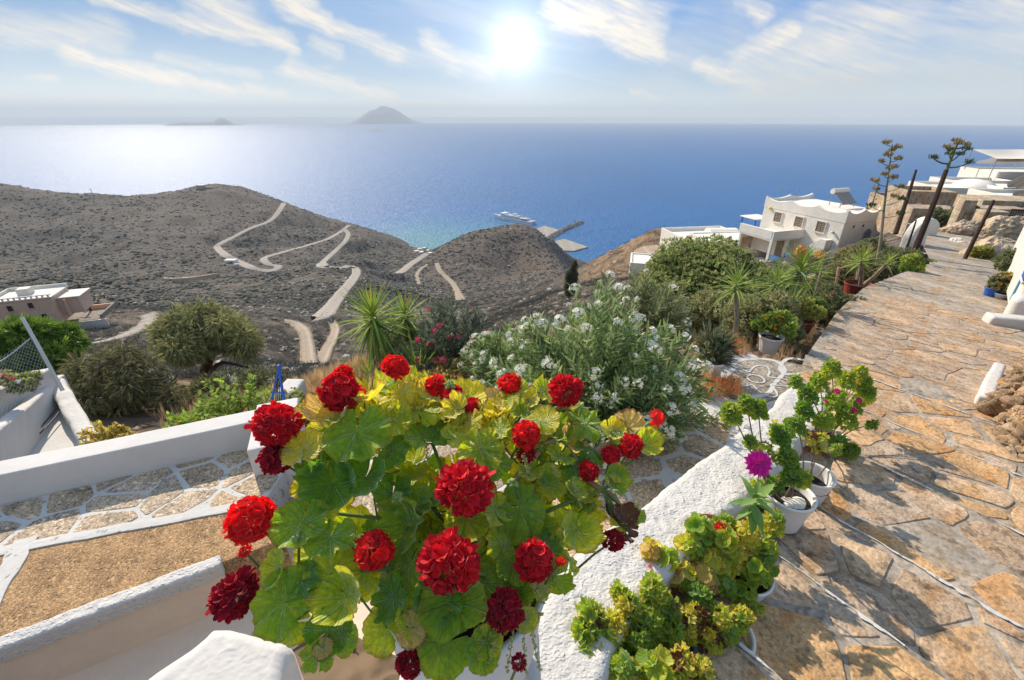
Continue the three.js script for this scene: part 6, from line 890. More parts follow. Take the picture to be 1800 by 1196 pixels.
// ---------------------------------------------------------------- geraniums: leaves and flower heads
// a round scalloped leaf in the plane y = 0, its stalk joining near the middle; edge cupped and ruffled
function discLeaf(seed, { rings = 5, seg = 52, lobes = 7, cup = 0.16, ruffle = 0.05, notch = 0.3, scal = 0.055, fold = 0 } = {}) {
  const R = rngOf(seed), pos = [], uv = [], idx = [], ph = R() * 6, tilt = (R() - 0.5) * 0.3;
  pos.push(0, 0, 0); uv.push(0.5, 0.5);
  for (let j = 1; j <= rings; j++) for (let i = 0; i <= seg; i++) {
    const th = lerp(0.10, 6.183, i / seg), f = j / rings, back = Math.exp(-((Math.min(th, 6.283 - th) / 0.42) ** 2));
    const lob = 1 + scal * 1.1 * Math.abs(Math.cos(th * lobes / 2)) - scal * 0.7 + scal * 0.45 * Math.cos(th * lobes * 3 + ph) * f;
    const r = f * lob * (1 - notch * back * f) * (1 + 0.06 * Math.cos(th * 2 + ph));
    const vein = Math.pow(Math.abs(Math.cos(th * lobes / 2)), 6), x = Math.sin(th) * r, z = -Math.cos(th) * r * -1;
    let y = cup * 1.35 * (f * f) * (0.5 + 1.0 * noise3(Math.cos(th) + seed, Math.sin(th), 0.5)) + ruffle * 1.25 * f * f * Math.sin(th * lobes + ph) * (0.5 + noise3(th, seed, 0)) + ruffle * 0.9 * f ** 3 * Math.sin(th * lobes * 2.3 + ph * 2) - 0.024 * vein * f * (1.2 - f) * 3 + tilt * x * f + fold * Math.abs(x) * f;
    pos.push(x, y, -z); uv.push(0.5 + x * 0.46, 0.5 - z * 0.46);
  }
  for (let i = 0; i < seg; i++) idx.push(0, 1 + i, 2 + i);
  for (let j = 0; j < rings - 1; j++) for (let i = 0; i < seg; i++) { const a = 1 + j * (seg + 1) + i, b = a + seg + 1; idx.push(a, b, a + 1, b, b + 1, a + 1); }
  return geoOf(pos, idx, uv);
}
// leaf dye: veins, zone, yellowing and browning margins
const leafTex = (body, margin, vein, mEdge, seed, brown = 0) => tex(256, (x, y) => {
  const dx = (x - 0.5) / 0.46, dz = (y - 0.5) / 0.46, r = Math.hypot(dx, dz), th = Math.atan2(dx, -dz), L = 7;
  const n = fbm(x * 7, y * 7, seed + 0.5, 4), n2 = fbm(x * 26, y * 26, seed + 3.5, 3);
  let va = Math.abs(((th * L / 6.2832) % 1 + 1.5) % 1 - 0.5) * 6.2832 / L * r; const sub = Math.abs((((th * L * 3 / 6.2832) + r * 1.2) % 1 + 1) % 1 - 0.5) * 6.2832 / (L * 3) * r;
  const v = Math.max(smooth(0.03, 0.008, va) * smooth(1.02, 0.5, r), 0.6 * smooth(0.02, 0.004, sub) * smooth(0.35, 0.5, r));
  let m = smooth(mEdge - 0.22, mEdge + 0.2, r + (n - 0.5) * 0.5), c = [0, 1, 2].map((q) => lerp(body[q], margin[q], m) * (0.82 + 0.36 * n2));
  const blot = smooth(0.58, 0.72, fbm(x * 4 + 3, y * 4, seed + 8.5, 3)) * 0.5; c = c.map((q, k) => lerp(q, margin[k], blot));
  c = c.map((q, k) => lerp(q, vein[k], v * 0.55)); const br = brown * smooth(0.9, 1.02, r + (n - 0.5) * 0.3); c = c.map((q, k) => lerp(q, [0.35, 0.2, 0.09][k], br));
  return c;
}, { srgb: true });
const lt = [leafTex([0.56, 0.71, 0.11], [0.76, 0.81, 0.14], [0.62, 0.74, 0.24], 0.95, 1, 0.2), leafTex([0.74, 0.82, 0.12], [0.92, 0.90, 0.18], [0.72, 0.80, 0.26], 0.85, 2, 0.3), leafTex([0.42, 0.61, 0.10], [0.58, 0.71, 0.12], [0.46, 0.62, 0.18], 1.0, 3), leafTex([0.92, 0.88, 0.15], [0.97, 0.90, 0.22], [0.88, 0.84, 0.30], 0.7, 4, 0.5), leafTex([0.93, 0.81, 0.40], [0.93, 0.76, 0.42], [0.95, 0.88, 0.55], 0.7, 5, 0.6), leafTex([0.52, 0.33, 0.17], [0.46, 0.26, 0.12], [0.56, 0.40, 0.24], 0.7, 6, 0.4)];
const leafBump = tex(256, (x, y) => { const dx = (x - 0.5) / 0.46, dz = (y - 0.5) / 0.46, r = Math.hypot(dx, dz), th = Math.atan2(dx, -dz), L = 7, va = Math.abs(((th * L / 6.2832) % 1 + 1.5) % 1 - 0.5) * 6.2832 / L * r, sub = Math.abs((((th * L * 3 / 6.2832) + r * 1.2) % 1 + 1) % 1 - 0.5) * 6.2832 / (L * 3) * r; return 0.55 + 0.35 * (fbm(x * 22, y * 22, 4.5, 3) - 0.5) - 0.35 * smooth(0.04, 0, va) - 0.2 * smooth(0.03, 0, sub); });
const gl = lt.map((t, i) => std({ map: t, color: RGB(1, 1, 1), bumpMap: leafBump, bumpScale: 0.008, roughness: 0.92, transmission: [0.62, 0.64, 0.58, 0.66, 0.6, 0.35][i], thickness: 0, side: THREE.DoubleSide, specularIntensity: 0.55 }));
const leafShapes = Array.from({ length: 9 }, (_, k) => discLeaf(200 + k, { cup: [0.14, 0.28, -0.12, 0.2, 0.05, 0.4, -0.25, 0.1, 0.3][k], ruffle: 0.05 + 0.012 * k, fold: [0, 0.15, 0, 0, -0.1, 0.3, 0, 0.1, 0.45][k] }));
const curlyShapes = Array.from({ length: 5 }, (_, k) => discLeaf(300 + k, { rings: 3, seg: 22, lobes: 5, cup: 0.35, ruffle: 0.22, scal: 0.12 }));
const reds = [leafy(0.98, 0.016, 0.012, 0.52, { roughness: 0.85, vertexColors: true }), leafy(0.80, 0.008, 0.02, 0.46, { roughness: 0.85, vertexColors: true }), leafy(0.44, 0.004, 0.02, 0.38, { roughness: 0.85, vertexColors: true })];  // one red painted as backlit, then darker copies standing in for shaded heads
const heads = [umbel(104, 0.035, 0.0132, 401, { under: -0.75, wide: 1.3, cup: 0.6, jit: 0.34 }), umbel(92, 0.034, 0.0125, 402, { under: -0.5, wide: 1.3, cup: 0.6, flatten: 0.8, jit: 0.32 }), umbel(130, 0.038, 0.0112, 403, { under: -0.85, wide: 1.2, cup: 1.0, jit: 0.38 })], smallHeads = [umbel(7, 0.014, 0.014, 404, { under: 0.1 }), umbel(30, 0.022, 0.013, 405, { under: -0.5, wide: 1.0, cup: 0.9, jit: 0.35 })];
function setLeaf(g, p, normal, r, spin) { g.position.copy(p); g.quaternion.copy(qUp(normal, spin)); g.scale.setScalar(r); return g; }
// ---------------------------------------------------------------- the big geranium in its white planter
{
  const C = P(770, 905, 0.94), base = P(815, 1012, 1.0).add(V(0, -0.352, 0)), t = thing('geranium', 'big red geranium with yellow green leaves in a white planter, in the foreground', 'geranium', at(base)), R = rngOf(500), L = (p) => p.clone().sub(base);
  // planter, narrow tub with a rounded lip
  const pr = [[0.001, 0], [0.135, 0], [0.14, 0.01], [0.165, 0.16], [0.176, 0.30], [0.182, 0.335], [0.185, 0.352], [0.178, 0.36], [0.168, 0.352], [0.16, 0.30], [0.1, 0.28]].map(([x, y]) => new THREE.Vector2(x, y)); part('planter', boxUV(new THREE.LatheGeometry(pr, 56)), M.potWhite, t);
  const so = new THREE.CircleGeometry(0.165, 32); so.rotateX(-Math.PI / 2); so.translate(0, 0.315, 0); part('soil', boxUV(so), M.soil, t);
  const crownC = V(0, 0.36, 0);
  const heart = [[700, 960, 0.9], [800, 900, 0.95], [650, 830, 0.97], [760, 780, 1.02], [880, 780, 1.04], [880, 920, 0.93], [980, 800, 1.06], [560, 900, 0.9], [1060, 860, 1.0], [600, 1010, 0.84], [820, 1040, 0.84]].map(([u, v, d]) => L(P(u, v, d)));
  heart.forEach((h, i) => part('stem', limb([crownC.clone().add(V((R() - 0.5) * 0.12, 0, (R() - 0.5) * 0.12)), crownC.clone().lerp(h, 0.5).add(V((R() - 0.5) * 0.06, 0.03, (R() - 0.5) * 0.06)), h], 0.0055, 0.0035, 7, 0.3, i), M.stemGreen, t));
  for (const pts of [[[900, 850, 1.0], [980, 770, 1.06], [1040, 850, 1.03], [1085, 880, 1.0], [1100, 935, 0.98]], [[985, 850, 1.03], [1040, 800, 1.06], [1080, 770, 1.08]], [[930, 740, 1.1], [965, 722, 1.12], [1000, 715, 1.13]], [[880, 760, 1.05], [880, 725, 1.08]]]) part('stem', limb(pts.map((q) => L(P(...q))), 0.0085, 0.006, 8, 0.3, pts[0][0]), std({ color: RGB(0.40, 0.27, 0.16), bumpMap: withRepeat(barkTex, 20, 8), bumpScale: 0.003, roughness: 0.95 }), t);
  let count = 0; const eyeDir = (p) => p.clone().add(base).negate().normalize();
  const leafAt = (u, v, d, dia, mat, o = {}) => { const p = L(P(u, v, d)), r = dia / FOC * d / 2, e = eyeDir(p), out = p.clone().sub(L(C)).normalize(), nrm = o.n ? V(...o.n).normalize() : e.multiplyScalar(o.face ?? 0.55).add(out.multiplyScalar(0.5)).add(V((R() - 0.5) * 1.0, 0.6 + (R() - 0.5) * 0.5, (R() - 0.5) * 0.9)).normalize(); const g = part('leaf', leafShapes[o.s ?? ((R() * 9) | 0)], gl[mat], t); setLeaf(g, p, nrm, r, o.spin ?? R() * 6.28); count++; const nb = heart.reduce((a, b) => a.distanceTo(p) < b.distanceTo(p) ? a : b); if (!o.bare) { const st = p.clone().lerp(nb, Math.min(1, 0.085 / (p.distanceTo(nb) + 0.01))); part('leaf_stalk', limb([st, st.clone().lerp(p, 0.5).add(V(0, -0.008, 0)), p], 0.0022, 0.0018, 5), M.stemGreen, t); } return g; };
  // leaves the photograph singles out: pixel, depth, size, kind
  for (const [u, v, d, s, m, f] of [
    [627, 760, 0.92, 118, 0, 1.0], [580, 735, 0.96, 78, 4, 1.0], [550, 725, 0.97, 60, 3], [590, 700, 1.02, 74, 3], [640, 705, 1.01, 84, 3], [534, 790, 0.93, 84, 3], [558, 830, 0.93, 70, 2], [585, 850, 0.92, 96, 2, 0.8], [642, 840, 0.92, 86, 2, 0.9], [690, 790, 0.97, 70, 2], [700, 700, 1.04, 70, 3], [740, 720, 1.03, 90, 1], [690, 740, 1.0, 72, 1], [790, 735, 1.04, 72, 1], [820, 720, 1.06, 58, 0], [760, 690, 1.07, 60, 3], [720, 690, 1.08, 64, 3], [800, 770, 0.99, 60, 1], [845, 790, 0.96, 92, 1, 0.9], [872, 815, 0.96, 66, 0], [740, 770, 1.0, 66, 0], [770, 760, 1.01, 62, 2],
    [880, 725, 1.08, 56, 3], [905, 690, 1.11, 54, 1], [930, 705, 1.1, 48, 3], [958, 688, 1.13, 54, 1], [920, 725, 1.08, 50, 0], [868, 700, 1.1, 46, 4], [975, 765, 1.07, 66, 0], [1000, 775, 1.07, 56, 4], [1030, 745, 1.09, 74, 0, 1.0], [1040, 790, 1.05, 58, 2], [1075, 758, 1.08, 50, 3], [1105, 752, 1.09, 62, 4], [1085, 762, 1.07, 50, 0], [1136, 782, 1.06, 54, 1], [1075, 848, 1.0, 56, 0], [1085, 830, 1.01, 40, 3], [1012, 820, 1.03, 54, 2], [940, 770, 1.05, 60, 0], [930, 830, 1.0, 50, 1], [955, 850, 0.99, 46, 0], [1008, 865, 0.98, 50, 1],
    [1012, 935, 0.93, 76, 1, 1.0], [1000, 985, 0.92, 52, 1], [915, 895, 0.93, 106, 0, 0.8], [870, 900, 0.92, 70, 1], [820, 910, 0.92, 92, 1, 0.9], [735, 890, 0.94, 76, 0], [720, 920, 0.92, 92, 0], [770, 870, 0.95, 62, 2], [690, 870, 0.96, 70, 2], [885, 960, 0.9, 76, 1], [960, 955, 0.93, 60, 2], [900, 1000, 0.88, 60, 0],
    [530, 920, 0.86, 96, 0, 0.9], [580, 945, 0.85, 88, 0], [560, 900, 0.88, 66, 1], [530, 880, 0.9, 50, 1], [490, 1000, 0.83, 66, 1], [500, 1060, 0.80, 118, 0, 1.1], [580, 1010, 0.82, 104, 1, 1.0], [610, 1050, 0.81, 96, 1, 0.9], [530, 1020, 0.82, 72, 2], [575, 1110, 0.80, 86, 2], [560, 1155, 0.79, 60, 0, 1], [567, 1140, 0.78, 36, 4, 1.1], [515, 1095, 0.81, 72, 1], [600, 1120, 0.80, 64, 0],
    [640, 960, 0.88, 70, 2], [720, 990, 0.86, 112, 0, 1.0], [690, 1050, 0.83, 80, 2], [680, 1105, 0.81, 86, 1], [725, 1105, 0.80, 62, 4, 1.1], [725, 1090, 0.81, 70, 1], [800, 1060, 0.82, 116, 0, 0.9], [765, 1050, 0.83, 84, 2], [785, 1130, 0.80, 108, 0, 1.2], [845, 1140, 0.81, 76, 0], [850, 1025, 0.86, 74, 0], [870, 1110, 0.82, 52, 2], [880, 1080, 0.83, 56, 0], [840, 985, 0.9, 60, 1], [925, 1090, 0.82, 44, 1], [855, 1130, 0.81, 62, 1],
    [1090, 925, 0.98, 40, 1], [1118, 905, 0.98, 38, 0], [1110, 930, 0.97, 30, 5], [1095, 905, 0.98, 44, 5], [1075, 905, 0.99, 38, 5], [1105, 945, 0.97, 26, 5], [860, 750, 1.06, 46, 3], [830, 745, 1.06, 50, 3], [880, 745, 1.07, 52, 3], [1020, 715, 1.12, 40, 1],
  ]) leafAt(u, v, d, s * 0.98, m, { face: f });
  // the rest of the crown, behind and between
  for (let i = 0; i < 188; i++) { const a = R() * 6.28, q = Math.sqrt(R()), u = 770 + Math.cos(a) * q * 255 + (R() < 0.2 ? 40 : 0), v = 885 + Math.sin(a) * q * 205, d = lerp(0.98, 1.2, R()) - 0.12 * (v - 885) / 220; leafAt(u, v, d, lerp(44, 84, R()), v < 800 ? (R() < 0.38 ? 3 : R() < 0.8 ? 1 : 0) : R() < 0.2 ? 3 : R() < 0.6 ? 1 : R() < 0.85 ? 0 : 2, { bare: i > 50 }); }  // upper leaves favour yellow kinds: leaf yellowing plus sunlit brightness put into colour
  for (let i = 0; i < 44; i++) { const f = R(), u = lerp(560, 960, f), v = 735 - 55 * Math.sin(f * 3.1) + R() * 70, d = lerp(0.99, 1.08, R()); leafAt(u, v, d, lerp(34, 60, R()), R() < 0.5 ? 3 : 1, { bare: true, n: [(R() - 0.5) * 1.2, 0.5 + R(), (R() - 0.3) * 1.0] }); }
  // flower heads: pixel, depth, width, shape, red (bright as if sunlit, dark as if shaded)
  for (const [u, v, d, s, k, m, sv] of [[440, 915, 0.86, 104, 1, 0, 500], [412, 1045, 0.84, 88, 2, 2, 520], [487, 745, 0.95, 84, 2, 1, 560], [487, 806, 0.95, 70, 0, 2, 560], [598, 690, 0.98, 78, 0, 1, 600], [603, 658, 1.0, 44, 1, 0, 600], [633, 690, 0.97, 22, 1, 0, 610], [695, 645, 1.06, 58, 1, 0, 695], [765, 677, 1.08, 52, 1, 0, 770], [795, 695, 1.06, 46, 0, 1, 790], [830, 718, 1.05, 44, 2, 1, 820], [896, 675, 1.12, 48, 1, 0, 900], [994, 686, 1.08, 66, 2, 1, 980], [925, 765, 0.98, 62, 0, 0, 890], [818, 857, 0.88, 100, 2, 1, 800], [658, 968, 0.84, 84, 0, 0, 690], [788, 988, 0.81, 112, 2, 1, 800], [938, 985, 0.86, 80, 0, 1, 900], [888, 1072, 0.80, 80, 2, 2, 860], [720, 1166, 0.80, 52, 2, 2, 730], [1074, 800, 1.03, 48, 1, 1, 1060], [1110, 785, 1.04, 46, 2, 1, 1080], [1035, 828, 1.02, 40, 2, 1, 1030], [1078, 950, 0.96, 42, 2, 2, 1010], [985, 988, 0.86, 20, 1, 0, 950], [912, 1165, 0.80, 34, 2, 2, 890], [925, 800, 1.0, 36, 2, 2, 930], [430, 970, 0.86, 26, 1, 0, 480]]) {
    const p = L(P(u, v, d)), r = s * 0.90 / FOC * d / 2, e = eyeDir(p), stem = L(P(sv, v + (v < 760 ? 70 : 55), d + 0.07)), dirn = p.clone().sub(stem).normalize().multiplyScalar(0.7).add(V(0, 0.6, 0)).add(e.multiplyScalar(0.35));
    const g = part('flower_head', s < 40 ? smallHeads[1] : heads[k], reds[m], t); setLeaf(g, p, dirn, r / (s < 40 ? 0.034 : 0.047), R() * 6.28); g.scale.multiply(V(lerp(0.88, 1.12, R()), lerp(0.8, 1.05, R()), lerp(0.9, 1.1, R())));
    part('flower_stalk', limb([stem, stem.clone().lerp(p, 0.55).add(V(0, 0.004, 0)), p.clone().addScaledVector(dirn.normalize(), -r * 0.4)], 0.0027, 0.0022, 6), M.stemGreen, t);
  }
  { const p = L(P(1152, 736, 1.06)), q = L(P(1112, 766, 1.07)); part('flower_stalk', limb([q, q.clone().lerp(p, 0.6), p], 0.003, 0.0022, 6), M.stemGreen, t); const g = part('flower_head', smallHeads[0], reds[0], t); setLeaf(g, p, V(0.5, 0.6, 0.4), 1.05, 0); }
  // green buds and pale seed sprays
  for (const [u, v, d, x, y] of [[698, 875, 0.9, 740, 905], [525, 945, 0.84, 525, 990], [930, 730, 1.05, 965, 755], [903, 850, 0.93, 915, 880], [790, 680, 1.05, 800, 710]]) { const p = L(P(u, v, d)), q = L(P(x, y, d + 0.02)); part('flower_stalk', limb([q, q.clone().lerp(p, 0.5), p], 0.0026, 0.0022, 6), M.stemGreen, t); const l = []; for (let i = 0; i < 11; i++) { const s = new THREE.SphereGeometry(0.0055, 7, 5); s.scale(0.8, 1.4, 0.8); const dd = inBall(R).normalize(); s.applyMatrix4(Mx(V(dd.x, Math.abs(dd.y), dd.z).multiplyScalar(0.008), qUp(dd), V(1, 1, 1))); l.push(s); } const g = part('bud', join(l), std({ color: RGB(0.22, 0.30, 0.08), roughness: 0.8 }), t); g.position.copy(p); }
  const sprays = [[[930, 1010, 0.86], [965, 1040, 0.85]], [[935, 1030, 0.85], [960, 1062, 0.85]], [[925, 1065, 0.84], [955, 1082, 0.84]], [[905, 1090, 0.81], [890, 1185, 0.8]], [[920, 1095, 0.81], [925, 1190, 0.8]], [[935, 1110, 0.81], [950, 1180, 0.8]], [[868, 1130, 0.80], [858, 1180, 0.8]], [[750, 780, 0.98], [752, 815, 0.97]], [[920, 800, 0.96], [930, 830, 0.95]], [[970, 815, 0.98], [985, 840, 0.97]], [[1010, 850, 0.97], [1020, 890, 0.96]]];
  sprays.forEach(([a, b]) => { const p = L(P(...a)), q = L(P(...b)), l = [limb([p, p.clone().lerp(q, 0.5).add(V(0, -0.006, 0.004)), q], 0.0009, 0.0006, 4)]; for (let i = 0; i < 34; i++) { const s = new THREE.OctahedronGeometry(0.0026 * lerp(0.6, 1.2, R())); const c = p.clone().lerp(q, i / 34).add(inBall(R).multiplyScalar(0.005)); s.translate(c.x, c.y, c.z); l.push(s); } part('seed_spray', join(l), leafy(0.52, 0.48, 0.16, 0.3), t); });
  // the plinth under it, and a fallen leaf
  struct('plinth', boxUV(box(0.36, 1.75, 0.36, base.x, base.y - 0.88, base.z + 0.06, 0.02)), M.white, 'white plinth carrying the geranium planter');
  const fl = thing('fallen_leaf', 'curled dry brown leaf lying on the landing under the geranium', 'leaf', at(G(618, 1147, 3.105))); const q = part('blade', leafShapes[5], gl[5], fl); q.scale.setScalar(0.045); q.rotation.set(0.3, 1, 0.2); q.position.y = 0.015;
}
// ---------------------------------------------------------------- the row of potted geraniums on the path side of the wall
function sprig(t, root, tip, o) {                          // a woody stem with a head of ruffled leaves
  const { n = 22, r = 0.055, size = 0.02, mats = [0, 1], R, h = 0.1, mid } = o; const st = [root, mid || root.clone().lerp(tip, 0.5).add(V((R() - 0.5) * 0.08, 0.02, (R() - 0.5) * 0.08)), tip];
  part('stem', limb(st, o.sr ?? 0.006, 0.0035, 6, 0.3, root.x * 50), M.stemBrown, t); const d = tip.clone().sub(st[1]).normalize().lerp(V(0, 1, 0), 0.5).normalize();
  for (let i = 0; i < n * 1.7; i++) { const f = (i / 1.7 + R()) / n, a = i * 2.4, k = r * lerp(1, 0.45, f), c = tip.clone().addScaledVector(d, (f - 0.65) * h).add(V(Math.cos(a) * k, (R() - 0.5) * 0.02, Math.sin(a) * k)), nr = V(Math.cos(a), lerp(0.4, 1.6, f), Math.sin(a)).add(inBall(R).multiplyScalar(0.5)); const shp = (o.flat ? leafShapes : curlyShapes)[(R() * 5) | 0], mt = mats[(R() * mats.length) | 0], sz = size * lerp(0.8, 1.45, R()), spin = R() * 6.28; if (o.bag.n++ < 300) setLeaf(part('leaf', shp, gl[mt], t), c, nr, sz, spin); else o.bag.rest.push([Mx(c, qUp(nr, spin), V(sz, sz, sz)), RGB(...[[0.9, 0.95, 0.8], [1.15, 1.1, 0.9], [0.7, 0.8, 0.8], [1.5, 1.25, 0.9], [1.7, 1.2, 1], [0.9, 0.5, 0.6]][mt])]); }
}
function pottedGeranium(label, foot, r, h, mat, list, seed, o = {}) {  const bag = { n: 0, rest: [] };        // list: [pixel u, v, depth, leaves, head radius, leaf size, kinds, flat?]
  foot.y -= h; const R = rngOf(seed), t = thing('potted_geranium', label, 'potted plant', at(foot)); if (r) pot(t, r, h, mat, o.fill ?? 0.8, o.pot);
  for (const [u, v, d, n, hr, size, mats, flat] of list) { const tip = P(u, v, d).sub(foot), root = V(clamp(tip.x * 0.3, -r * 0.55, r * 0.55), h * 0.75, clamp(tip.z * 0.3, -r * 0.55, r * 0.55)); sprig(t, root, tip, { n, r: hr, size, mats, R, h: hr * 1.9, flat, bag }); }
  if (bag.rest.length) scatter('leaves', (list[0][7] ? leafShapes : curlyShapes)[1], gl[0], bag.rest, t);
  for (const [u, v, d, s, k, m] of o.flowers || []) { const p = P(u, v, d).sub(foot), g = part('flower_head', k < 0 ? smallHeads[0] : k ? heads[1] : smallHeads[1], m, t); setLeaf(g, p, V(0.1, 1, 0.6), s / FOC * d / 2 / (k > 0 ? 0.047 : 0.032), R() * 6); }
  return t;
}
const cerise = leafy(0.72, 0.02, 0.22, 0.4);
const potFoot = (u, v, d, r = 0, h = 0) => { const p = P(u, v, d); return V(p.x, p.y - h, p.z); };     // from the middle of its rim
pottedGeranium('white bucket with a dark curly geranium and a stone on its soil', potFoot(1391, 868, 2.85), 0.138, 0.25, M.potWhite, [[1385, 800, 2.8, 34, 0.05, 0.021, [0, 2]], [1372, 760, 2.85, 26, 0.045, 0.02, [0, 2]], [1395, 835, 2.78, 26, 0.05, 0.021, [0, 0, 2]], [1415, 840, 2.8, 14, 0.04, 0.018, [0, 1]], [1362, 850, 2.8, 12, 0.04, 0.02, [2, 1]], [1330, 855, 2.75, 10, 0.04, 0.02, [0, 1]], [1285, 722, 2.75, 34, 0.05, 0.02, [0, 1, 0]], [1312, 708, 2.85, 26, 0.045, 0.02, [0, 1]], [1333, 715, 2.85, 28, 0.045, 0.02, [0, 1]], [1320, 775, 2.75, 14, 0.03, 0.018, [0, 1]], [1345, 790, 2.8, 10, 0.05, 0.02, [3, 5, 5]]], 601, { pot: { lip: 0.007, lipH: 0.02 } });
{ const p = P(1396, 872, 2.85), s = thing('pebble', 'smooth pale stone lying on the soil of the white bucket', 'stone', [p.x, p.y - 0.045, p.z + 0.02]); part('stone', lump(3, 0.8, 3).scale(0.08, 0.035, 0.05), creamTrim, s); }
pottedGeranium('white pot of bare woody stems behind the white bucket', potFoot(1433, 833, 3.15), 0.125, 0.24, M.potWhite, [[1365, 755, 3.15, 14, 0.05, 0.02, [3, 5, 0]], [1400, 745, 3.2, 22, 0.05, 0.021, [0, 2]], [1440, 775, 3.2, 10, 0.05, 0.02, [3, 1]], [1425, 770, 3.2, 8, 0.05, 0.02, [5, 3]], [1470, 790, 3.2, 6, 0.03, 0.018, [0, 1]]], 602, { fill: 0.6, pot: { lip: 0.007, lipH: 0.02 } });
pottedGeranium('cream pot with a large spreading curly geranium with pink flowers', potFoot(1458, 765, 3.75), 0.125, 0.23, M.potWhite, [[1463, 645, 3.8, 24, 0.06, 0.024, [0, 1]], [1420, 690, 3.7, 28, 0.06, 0.024, [0, 2]], [1440, 668, 3.8, 24, 0.06, 0.024, [0, 1]], [1400, 670, 3.6, 14, 0.04, 0.022, [0]], [1415, 720, 3.6, 26, 0.06, 0.024, [0, 2]], [1490, 665, 3.9, 26, 0.06, 0.024, [0, 1]], [1510, 655, 4.0, 24, 0.06, 0.024, [0, 1, 3]], [1525, 690, 4.0, 22, 0.06, 0.024, [0, 1]], [1470, 700, 3.7, 22, 0.07, 0.024, [1, 3]], [1490, 730, 3.65, 26, 0.07, 0.024, [0, 1, 3]], [1520, 670, 4.0, 20, 0.06, 0.022, [0, 1]], [1450, 735, 3.6, 18, 0.06, 0.022, [3, 1]], [1505, 710, 3.8, 16, 0.06, 0.022, [0, 3]], [1495, 790, 3.55, 34, 0.06, 0.022, [0, 2]], [1475, 775, 3.55, 18, 0.05, 0.022, [0, 2]], [1535, 745, 3.7, 7, 0.03, 0.02, [2]], [1390, 745, 3.5, 16, 0.05, 0.02, [0, 2]]], 603, { flowers: [[1471, 688, 3.65, 16, -1, cerise], [1509, 704, 3.7, 16, -1, cerise], [1501, 722, 3.6, 18, -1, cerise], [1452, 705, 3.6, 10, -1, cerise]] });
pottedGeranium('white pot with a rusty curly geranium and a chipped rim, nearest the camera', potFoot(1266, 1108, 2.25), 0.155, 0.28, M.potWhite, [[1300, 1085, 2.2, 22, 0.05, 0.022, [0, 1, 3]], [1245, 1110, 2.12, 26, 0.055, 0.022, [3, 1, 5]], [1225, 1080, 2.15, 30, 0.055, 0.022, [3, 1, 5]], [1260, 1085, 2.15, 30, 0.06, 0.022, [0, 1, 3]], [1200, 1095, 2.1, 26, 0.055, 0.022, [3, 5, 1]], [1275, 1110, 2.15, 18, 0.05, 0.022, [0]], [1335, 1070, 2.3, 6, 0.02, 0.016, [0, 1]], [1230, 1045, 2.2, 12, 0.05, 0.022, [2, 0]]], 604, { fill: 0.7, pot: { lip: 0.008, lipH: 0.02 } });
pottedGeranium('white pot with a yellowing flat leaved geranium against the wall', potFoot(1312, 1005, 2.5), 0.135, 0.25, M.potWhite, [[1215, 960, 2.4, 18, 0.07, 0.036, [1, 3, 0], 1], [1250, 985, 2.4, 20, 0.08, 0.036, [1, 3, 3], 1], [1290, 970, 2.45, 16, 0.07, 0.034, [3, 4, 1], 1], [1240, 1010, 2.35, 16, 0.07, 0.034, [0, 3, 4], 1], [1310, 935, 2.5, 16, 0.07, 0.030, [3, 1], 1], [1350, 960, 2.5, 14, 0.05, 0.026, [0, 1], 1], [1360, 915, 2.55, 16, 0.05, 0.022, [3, 1, 0]], [1345, 985, 2.45, 14, 0.05, 0.026, [0, 2], 1], [1270, 1025, 2.35, 10, 0.05, 0.03, [2, 0], 1], [1145, 965, 2.3, 8, 0.04, 0.036, [3, 3, 4], 1], [1200, 1010, 2.3, 14, 0.06, 0.034, [3, 4, 0], 1], [1175, 985, 2.32, 14, 0.06, 0.034, [3, 1, 4], 1], [1230, 930, 2.42, 14, 0.06, 0.032, [3, 1, 0], 1], [1270, 950, 2.42, 16, 0.07, 0.034, [3, 1, 4], 1], [1330, 1000, 2.42, 14, 0.05, 0.03, [1, 3], 1], [1310, 1040, 2.4, 12, 0.05, 0.026, [3, 1], 1]], 605, { flowers: [[1267, 929, 2.42, 20, 0, reds[1]], [1140, 1000, 2.25, 16, 0, reds[1]]], pot: { lip: 0.007, lipH: 0.02 } });
pottedGeranium('dark blue bucket crowded with bright curly geranium heads', potFoot(1155, 1120, 2.1), 0.16, 0.28, std({ color: RGB(0.02, 0.025, 0.06), roughness: 0.35 }), [[1150, 1040, 2.05, 40, 0.06, 0.022, [0, 1]], [1105, 1065, 2.0, 26, 0.05, 0.022, [0, 3]], [1140, 1090, 2.0, 34, 0.055, 0.022, [0, 1]], [1120, 1120, 1.95, 30, 0.055, 0.022, [0]], [1090, 1045, 2.05, 14, 0.04, 0.022, [0, 1]], [1080, 1095, 1.95, 20, 0.045, 0.024, [3, 1]], [1040, 1080, 1.95, 16, 0.05, 0.026, [3, 5, 1], 1], [1030, 1110, 1.9, 14, 0.05, 0.026, [1, 3], 1], [1175, 1075, 2.05, 20, 0.05, 0.022, [2, 5, 0]], [1180, 1110, 2.0, 20, 0.05, 0.022, [5, 2, 3]]], 606, { fill: 0.6 });
